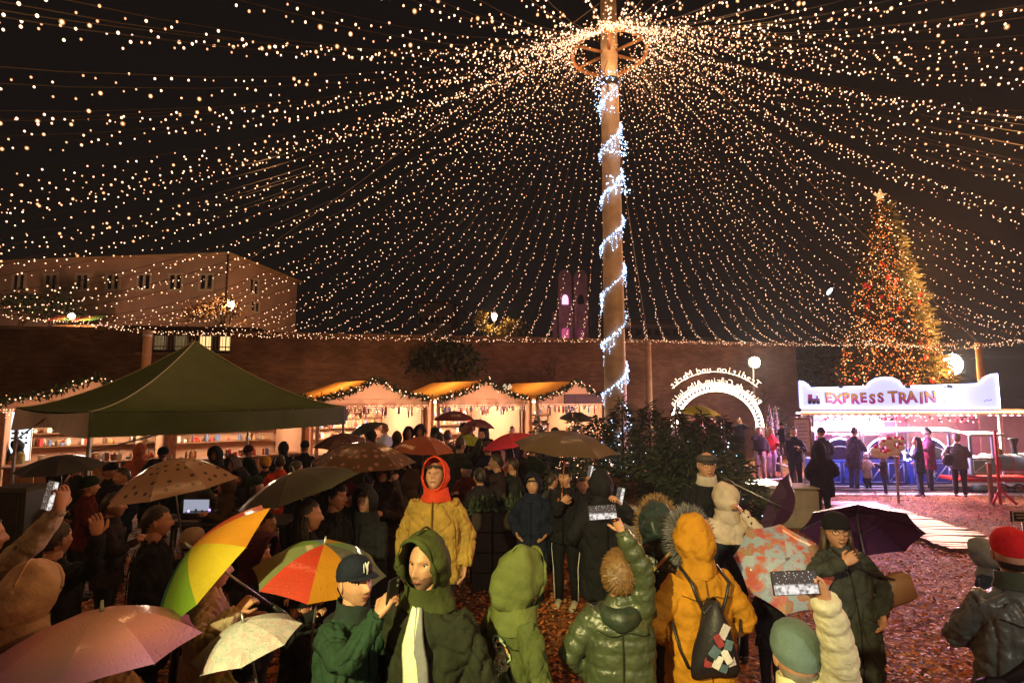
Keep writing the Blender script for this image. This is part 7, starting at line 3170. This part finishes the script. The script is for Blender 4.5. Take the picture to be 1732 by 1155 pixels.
for i, (px, py, D, yaw, place) in enumerate(extra_spots):
    cn, cc = looks[i % 6]
    hd = ('hood', 'hat', 'bare')[(i * 7 + 1) % 3]
    lab = {'hood': 'person in a %s hooded coat ' % cn, 'hat': 'person in a %s coat and knit hat ' % cn, 'bare': 'bare-headed person in a %s coat ' % cn}[hd] + place
    kw = dict(coat=cc, hair=rnd.choice(('dark', 'brown', 'dark')), hairlen='long' if i % 4 == 2 else 'short')
    if hd == 'hood':
        kw['hood'] = 'up'
    elif hd == 'hat':
        kw['hat'] = 'beanie'
        kw['hatcol'] = looks[(i + 3) % 6][1]
    mid.append((px, py, D, yaw, lab, kw))
for px, py, D, yaw, lab, kw in mid:
    kw = dict(kw)
    kw.setdefault('coat', (.016 + .014 * rnd.random(), .015 + .008 * rnd.random(), .018 + .01 * rnd.random()))
    kw.setdefault('armL', rnd.choice(('pocket', 'front', 'down')))
    kw.setdefault('armR', rnd.choice(('pocket', 'front', 'down')))
    person(px, py, D, yaw, lab, 2 if D > 8.5 else 1, bare_head=D > 6, **kw)

# by the train ride and on the path
far = [(1250, 706, 21.0, 178, 'man in black filming with both hands on the path behind the firs', dict(coat=BLACK, hem=.8, hair='dark', armL='face', armR='face')),
       (1283, 721, 17.0, 165, 'woman in a short black top and grey leggings filming on the path', dict(coat=BLACK, hem=.98, hair='fair', hairlen='long', legs=(.32, .25, .33), armL='down', armR='face')),
       (1302, 721, 17.4, 195, 'blonde woman in a red top and lilac leggings on the path', dict(coat=(.55, .03, .04), hem=.98, hair='blonde', hairlen='long', legs=(.36, .24, .40), armL='front', armR='down')),
       (1342, 722, 15.1, 160, 'man in a navy jacket carrying a child in front of the notice board', dict(coat=NAVY, hem=.8, hair='dark', armL='front', armR='fold', legs=(.02, .03, .06))),
       (1389, 720, 14.4, 10, 'man in a navy jacket and knit hat before the blue coach', dict(coat=NAVY, hat='beanie', hatcol=NAVY)),
       (1387, 746, 10.8, 2, 'big person in a black jacket with the hood up, back to us before the train', dict(coat=(.016, .013, .02), hood='up', bulk=1.35, hem=.6)),
       (1440, 721, 15.0, -70, 'man in a dark blue coat and jeans bending to the children by the coach', dict(coat=(.03, .022, .06), hem=.62, hair='dark', armL='front', armR='front', legs=(.05, .06, .16), lean=.12)),
       (1465, 764, 15.0, 10, 'small child in a pale shiny jacket and knit hat by the blue coach', dict(coat=(.50, .40, .36), kid=True, hat='beanie', hatcol=(.6, .5, .45), hem=.62)),
       (1493, 762, 14.5, 60, 'small child in a dark jacket holding out a hand by the thin metal post', dict(coat=(.03, .03, .04), kid=True, hair='dark', armL='front')),
       (1552, 738, 14.2, 55, 'woman in a dark blue coat and jeans walking towards the children', dict(coat=(.022, .04, .10), hem=.68, hair='dark', legs=(.03, .06, .13), armL='front', hairlen='long')),
       (1568, 722, 14.9, 70, 'man in a maroon coat behind the woman in the dark blue coat', dict(coat=(.14, .022, .05), hem=.6, hair='dark', armL='front')),
       (1617, 731, 14.1, -40, 'person in a grey knit hat and shiny dark puffer jacket by the engine', dict(coat=(.05, .055, .06), puff=.012, shine=True, hat='beanie', hatcol=(.25, .23, .24), hem=.78, armR='front', bulk=1.15))]
for px, py, D, yaw, lab, kw in far:
    kw.setdefault('armL', 'pocket')
    kw.setdefault('armR', 'pocket')
    person(px, py, D, yaw, lab, 1 if D < 16 else 2, bare_head=True, **kw)
person(1322, 712, 14.9, 100, 'child in a dark snow suit carried on the arm of the man in navy', 2, H=.92, kid=True, lift=True, coat=(.02, .02, .035), hat='beanie', hatcol=BLACK, armL='front', armR='front', legs=(.10, .07, .06))
s = 1
hb = at(1604, 778, 13.9)
t = thing('handbag', hb, 'black round handbag at the side of the person in the grey knit hat', 'bag')
mb = MB()
mb.ell((0, 0, 0), (.15, .09, .15), 12, 8)
mb.build('pouch', mat('bag_nylon', (.02, .02, .022), .6, .3, .2), t)
mb = MB()
mb.tube([(-.1, 0, .1), (0, 0, .28), (.1, 0, .1)], .01, 6)
mb.build('strap', M_BLACK, t)

# ------------------------------------------------------------------ umbrellas


def dotted(name, base, dot, scale, thr, alpha=1.0, transl=.3, ragged=0.0):
    if name in MATS:
        return MATS[name]
    m = bpy.data.materials.new(name)
    m.use_nodes = True
    nt = m.node_tree
    b = nt.nodes['Principled BSDF']
    tc = nt.nodes.new('ShaderNodeTexCoord')
    vo = nt.nodes.new('ShaderNodeTexVoronoi')
    vo.inputs['Scale'].default_value = scale
    vo.inputs['Randomness'].default_value = .55
    nt.links.new(tc.outputs['Object'], vo.inputs['Vector'])
    r = nt.nodes.new('ShaderNodeValToRGB')
    r.color_ramp.elements[0].position = thr
    r.color_ramp.elements[0].color = (*dot, 1)
    r.color_ramp.elements[1].position = thr + .05
    r.color_ramp.elements[1].color = (*base, 1)
    nt.links.new(vo.outputs['Distance'], r.inputs[0])
    nt.links.new(r.outputs[0], b.inputs['Base Color'])
    b.inputs['Roughness'].default_value = .35
    b.inputs['Alpha'].default_value = alpha
    t = nt.nodes.new('ShaderNodeBsdfTranslucent')
    nt.links.new(r.outputs[0], t.inputs['Color'])
    mx = nt.nodes.new('ShaderNodeMixShader')
    mx.inputs[0].default_value = transl
    nt.links.new(b.outputs[0], mx.inputs[1])
    nt.links.new(t.outputs[0], mx.inputs[2])
    nt.links.new(mx.outputs[0], nt.nodes['Material Output'].inputs['Surface'])
    MATS[name] = m
    return m


def printed(name, cols, scale, transl=.25, fade=None):
    """soft coloured blotches of a printed cloth"""
    m = bpy.data.materials.new(name)
    m.use_nodes = True
    nt = m.node_tree
    b = nt.nodes['Principled BSDF']
    tc = nt.nodes.new('ShaderNodeTexCoord')
    vo = nt.nodes.new('ShaderNodeTexNoise')
    vo.inputs['Scale'].default_value = scale
    vo.inputs['Detail'].default_value = 3
    nt.links.new(tc.outputs['Object'], vo.inputs['Vector'])
    r = nt.nodes.new('ShaderNodeValToRGB')
    el = r.color_ramp.elements
    el[0].position, el[0].color = .0, (*cols[0], 1)
    el[1].position, el[1].color = 1.0, (*cols[-1], 1)
    n = len(cols)
    r.color_ramp.interpolation = 'CONSTANT' if fade is None else 'LINEAR'
    for i in range(n):
        if i == 0:
            continue
        e = el.new(.36 + .30 * i / n)
        e.color = (*cols[i], 1)
    nt.links.new(vo.outputs['Fac'], r.inputs[0])
    nt.links.new(r.outputs[0], b.inputs['Base Color'])
    b.inputs['Roughness'].default_value = .5
    MATS[name] = m
    return m


def radial(name, Rr, stops):
    """cloth whose colour changes from the crown to the hem"""
    m = bpy.data.materials.new(name)
    m.use_nodes = True
    nt = m.node_tree
    b = nt.nodes['Principled BSDF']
    tc = nt.nodes.new('ShaderNodeTexCoord')
    mu = nt.nodes.new('ShaderNodeVectorMath')
    mu.operation = 'MULTIPLY'
    mu.inputs[1].default_value = (1 / Rr, 1 / Rr, 0)
    ln = nt.nodes.new('ShaderNodeVectorMath')
    ln.operation = 'LENGTH'
    nt.links.new(tc.outputs['Object'], mu.inputs[0])
    nt.links.new(mu.outputs[0], ln.inputs[0])
    r = nt.nodes.new('ShaderNodeValToRGB')
    el = r.color_ramp.elements
    el[0].position, el[0].color = stops[0][0], (*stops[0][1], 1)
    el[1].position, el[1].color = stops[-1][0], (*stops[-1][1], 1)
    for p, c in stops[1:-1]:
        e = el.new(p)
        e.color = (*c, 1)
    nt.links.new(ln.outputs['Value'], r.inputs[0])
    nt.links.new(r.outputs[0], b.inputs['Base Color'])
    b.inputs['Roughness'].default_value = .55
    MATS[name] = m
    return m


umbrella(at(290, 776, 4.7), (-.16, -.05, 1), .50, .26, 'translucent beige dome umbrella printed with small dark dots', [], .3, .78, mats=[dotted('clear_dotted', (.55, .36, .22), (.06, .035, .02), 13, .20, .92, .35)])
umbrella(at(172, 1033, 2.45), (-.04, .02, 1), .39, .15, 'child size pink and lavender umbrella at the bottom left corner', [], .39, .6, mats=[radial('pink_to_lavender', .43, [(0, (.60, .26, .20)), (.55, (.56, .20, .24)), (.78, (.36, .13, .32)), (1, (.30, .14, .38))])])
umbrella(at(324, 926, 2.95), (-.62, -.32, .62), .395, .15, 'umbrella in rainbow gradient from orange to green, tilted to the left', [(.55, .42, .02), (.64, .27, .02), (.64, .09, .02), (.60, .03, .03), (.30, .05, .20), (.06, .14, .30), (.05, .26, .10), (.20, .36, .03)], .15, .55, transl=.3)
umbrella(at(497, 797, 4.5), (-.30, -.08, 1), .50, .17, 'dark olive umbrella tilted left, beside the front of the crowd', [(.055, .058, .032)], .2, .7, transl=.1)
umbrella(at(549, 920, 3.2), (.14, -.10, 1), .37, .16, 'umbrella with red, orange, green and grey panels behind the man in the cap', [(.55, .045, .02), (.60, .24, .015), (.10, .11, .09), (.12, .24, .06), (.60, .30, .02), (.15, .20, .40), (.16, .28, .06), (.22, .26, .12)], -2.735, .6, transl=.3)
umbrella(at(412, 1052, 2.75), (-.22, -.10, 1), .25, .10, 'small white umbrella with a coloured print at the bottom left', [], .3, .45, mats=[printed('white_print', [(.56, .50, .55), (.60, .56, .60), (.58, .52, .56), (.40, .46, .48), (.58, .54, .58), (.52, .42, .45)], 12, fade=1)])
umbrella(at(617, 748, 5.8), (.02, -.06, 1), .54, .21, 'brown umbrella with pale pink dots in front of the stalls', [], .2, .8, mats=[dotted('brown_dotted', (.17, .085, .03), (.50, .26, .20), 10, .22, 1, .3)])
umbrella(at(718, 738, 6.9), (.06, -.05, 1), .40, .17, 'rusty orange umbrella behind the red-hooded man', [(.48, .13, .04), (.42, .10, .04)], .1, .7, transl=.3)
umbrella(at(582, 733, 9.4), (.0, -.05, 1), .52, .2, 'burgundy umbrella with small pink dots near the tent corner', [], .2, .7, mats=[dotted('burgundy_dotted', (.07, .02, .025), (.42, .2, .2), 15, .2, 1, .2)], ribs=False)
umbrella(at(768, 695, 12.6), (0, -.02, 1), .50, .2, 'dark red umbrella in front of the bright stalls', [(.13, .015, .018)], .2, .75, ribs=False)
umbrella(at(812, 709, 12.0), (.12, 0, 1), .36, .16, 'wine red umbrella right beside the dark red one', [(.14, .025, .04)], .2, .7, ribs=False)
umbrella(at(862, 733, 7.9), (-.20, -.05, 1), .43, .15, 'bright pink-red umbrella in front of the stalls near the pole', [(.75, .03, .07), (.75, .04, .09)], .2, .7, ribs=False, transl=.4)
umbrella(at(796, 736, 9.6), (.15, -.2, 1), .25, .12, 'small lime green umbrella beside the pink-red one', [(.32, .42, .03)], .2, .6, ribs=False)
umbrella(at(958, 729, 6.25), (.07, -.08, 1), .60, .19, 'large dark brown umbrella with a hooked wooden handle', [(.085, .048, .022), (.075, .042, .02)], .2, .72, 'hook', mat('cherry_wood', (.42, .13, .03), .4, .5, .2, 12), transl=.06)
umbrella(at(1340, 866, 4.9), (.80, -.25, -.40), .30, .15, 'half open dark purple umbrella hanging sideways by the beige-hooded child', [(.045, .018, .055)], .3, .55, transl=.08)
umbrella(at(1448, 868, 4.55), (.22, .55, .72), .43, .16, 'large dark purple umbrella held behind the woman in glasses', [(.055, .016, .075), (.05, .015, .066)], .25, .75, transl=.08)
umbrella(at(1331, 946, 3.9), (-.10, -.72, .60), .33, .12, 'light blue printed umbrella with red pictures, its top towards us', [], .2, .55,
         mats=[printed('blue_print_a', [(.24, .22, .40), (.26, .33, .44), (.28, .36, .46), (.27, .33, .44), (.42, .10, .08), (.30, .22, .14)], 9, fade=1), printed('blue_print_b', [(.12, .12, .16), (.30, .36, .46), (.32, .38, .48), (.30, .30, .44), (.40, .14, .10), (.42, .08, .06)], 8, fade=1), printed('blue_print_c', [(.28, .35, .45), (.26, .34, .46), (.22, .22, .40), (.42, .20, .10), (.40, .08, .10)], 10, fade=1)])
umbrella(at(1184, 686, 15.5), (.06, -.1, 1), .58, .22, 'lime yellow umbrella under the left part of the lit arch', [(.42, .46, .02), (.38, .42, .02)], .2, .75, ribs=False, transl=.4)
umbrella(at(1150, 700, 14.5), (0, -.05, 1), .42, .14, 'pale umbrella behind the firs at the left foot of the arch', [(.45, .35, .28)], .2, .75, ribs=False)
umbrella(at(1193, 705, 14.0), (.05, -.05, 1), .34, .13, 'red umbrella behind the firs under the lime yellow one', [(.45, .04, .05)], .2, .75, ribs=False)
umbrella(at(612, 718, 12.7), (-.42, -.1, .9), .50, .2, 'black umbrella tilted at the bright stall counter', [(.03, .035, .035)], .2, .75, ribs=False, transl=.05)
umbrella(at(975, 697, 14.0), (.05, -.1, 1), .46, .18, 'dark umbrella before the stall with the dark name board', [(.035, .03, .02)], .2, .75, ribs=False, transl=.05)
umbrella(at(104, 770, 6.4), (.0, -.1, 1), .44, .15, 'black umbrella under the left corner of the green tent', [(.018, .017, .02)], .2, .7, transl=.02)
for px, py, D, yaw, lab in ((1184, 712, 15.7, 170, 'person under the lime yellow umbrella behind the firs'), (1215, 706, 17, 180, 'person with a lit face on the path under the arch'), (1150, 716, 14.7, 175, 'person under the pale umbrella behind the firs'), (975, 716, 14.2, 10, 'person under the dark umbrella before the name board'), (1193, 722, 14.2, 160, 'person under the red umbrella behind the firs')):
    person(px, py, D, yaw, lab, 2, coat=(.03, .02, .022), hair='dark', armL='pocket', armR='front', bare_head=True)


finish_people()

# lettering becomes plain mesh
fonts = [o for o in COL.objects if o.type == 'FONT']
bpy.context.view_layer.update()
_dg = bpy.context.evaluated_depsgraph_get()
_new = [(o, bpy.data.meshes.new_from_object(o.evaluated_get(_dg))) for o in fonts]
for o, me in _new:
    nm, par, ml = o.name.split('.')[0], o.parent, o.matrix_local.copy()
    cu = o.data
    bpy.data.objects.remove(o)
    bpy.data.curves.remove(cu)
    n = link(nm, me, par)
    n.matrix_local = ml
# ------------------------------------------------------------------ damp night air round the whole scene

hz = bpy.data.materials.new('haze_air')
hz.use_nodes = True
_n = hz.node_tree
_n.nodes.clear()
_o = _n.nodes.new('ShaderNodeOutputMaterial')
_v = _n.nodes.new('ShaderNodeVolumePrincipled')
_v.inputs['Density'].default_value = 0.0010
_v.inputs['Color'].default_value = (.72, .84, 1.0, 1)
_v.inputs['Anisotropy'].default_value = 0.5
_n.links.new(_v.outputs[0], _o.inputs['Volume'])
mb = MB()
mb.box((0, 140, 9.5), (804, 524, 22))
h = mb.build('haze', hz, None, False)
h['kind'] = 'stuff'
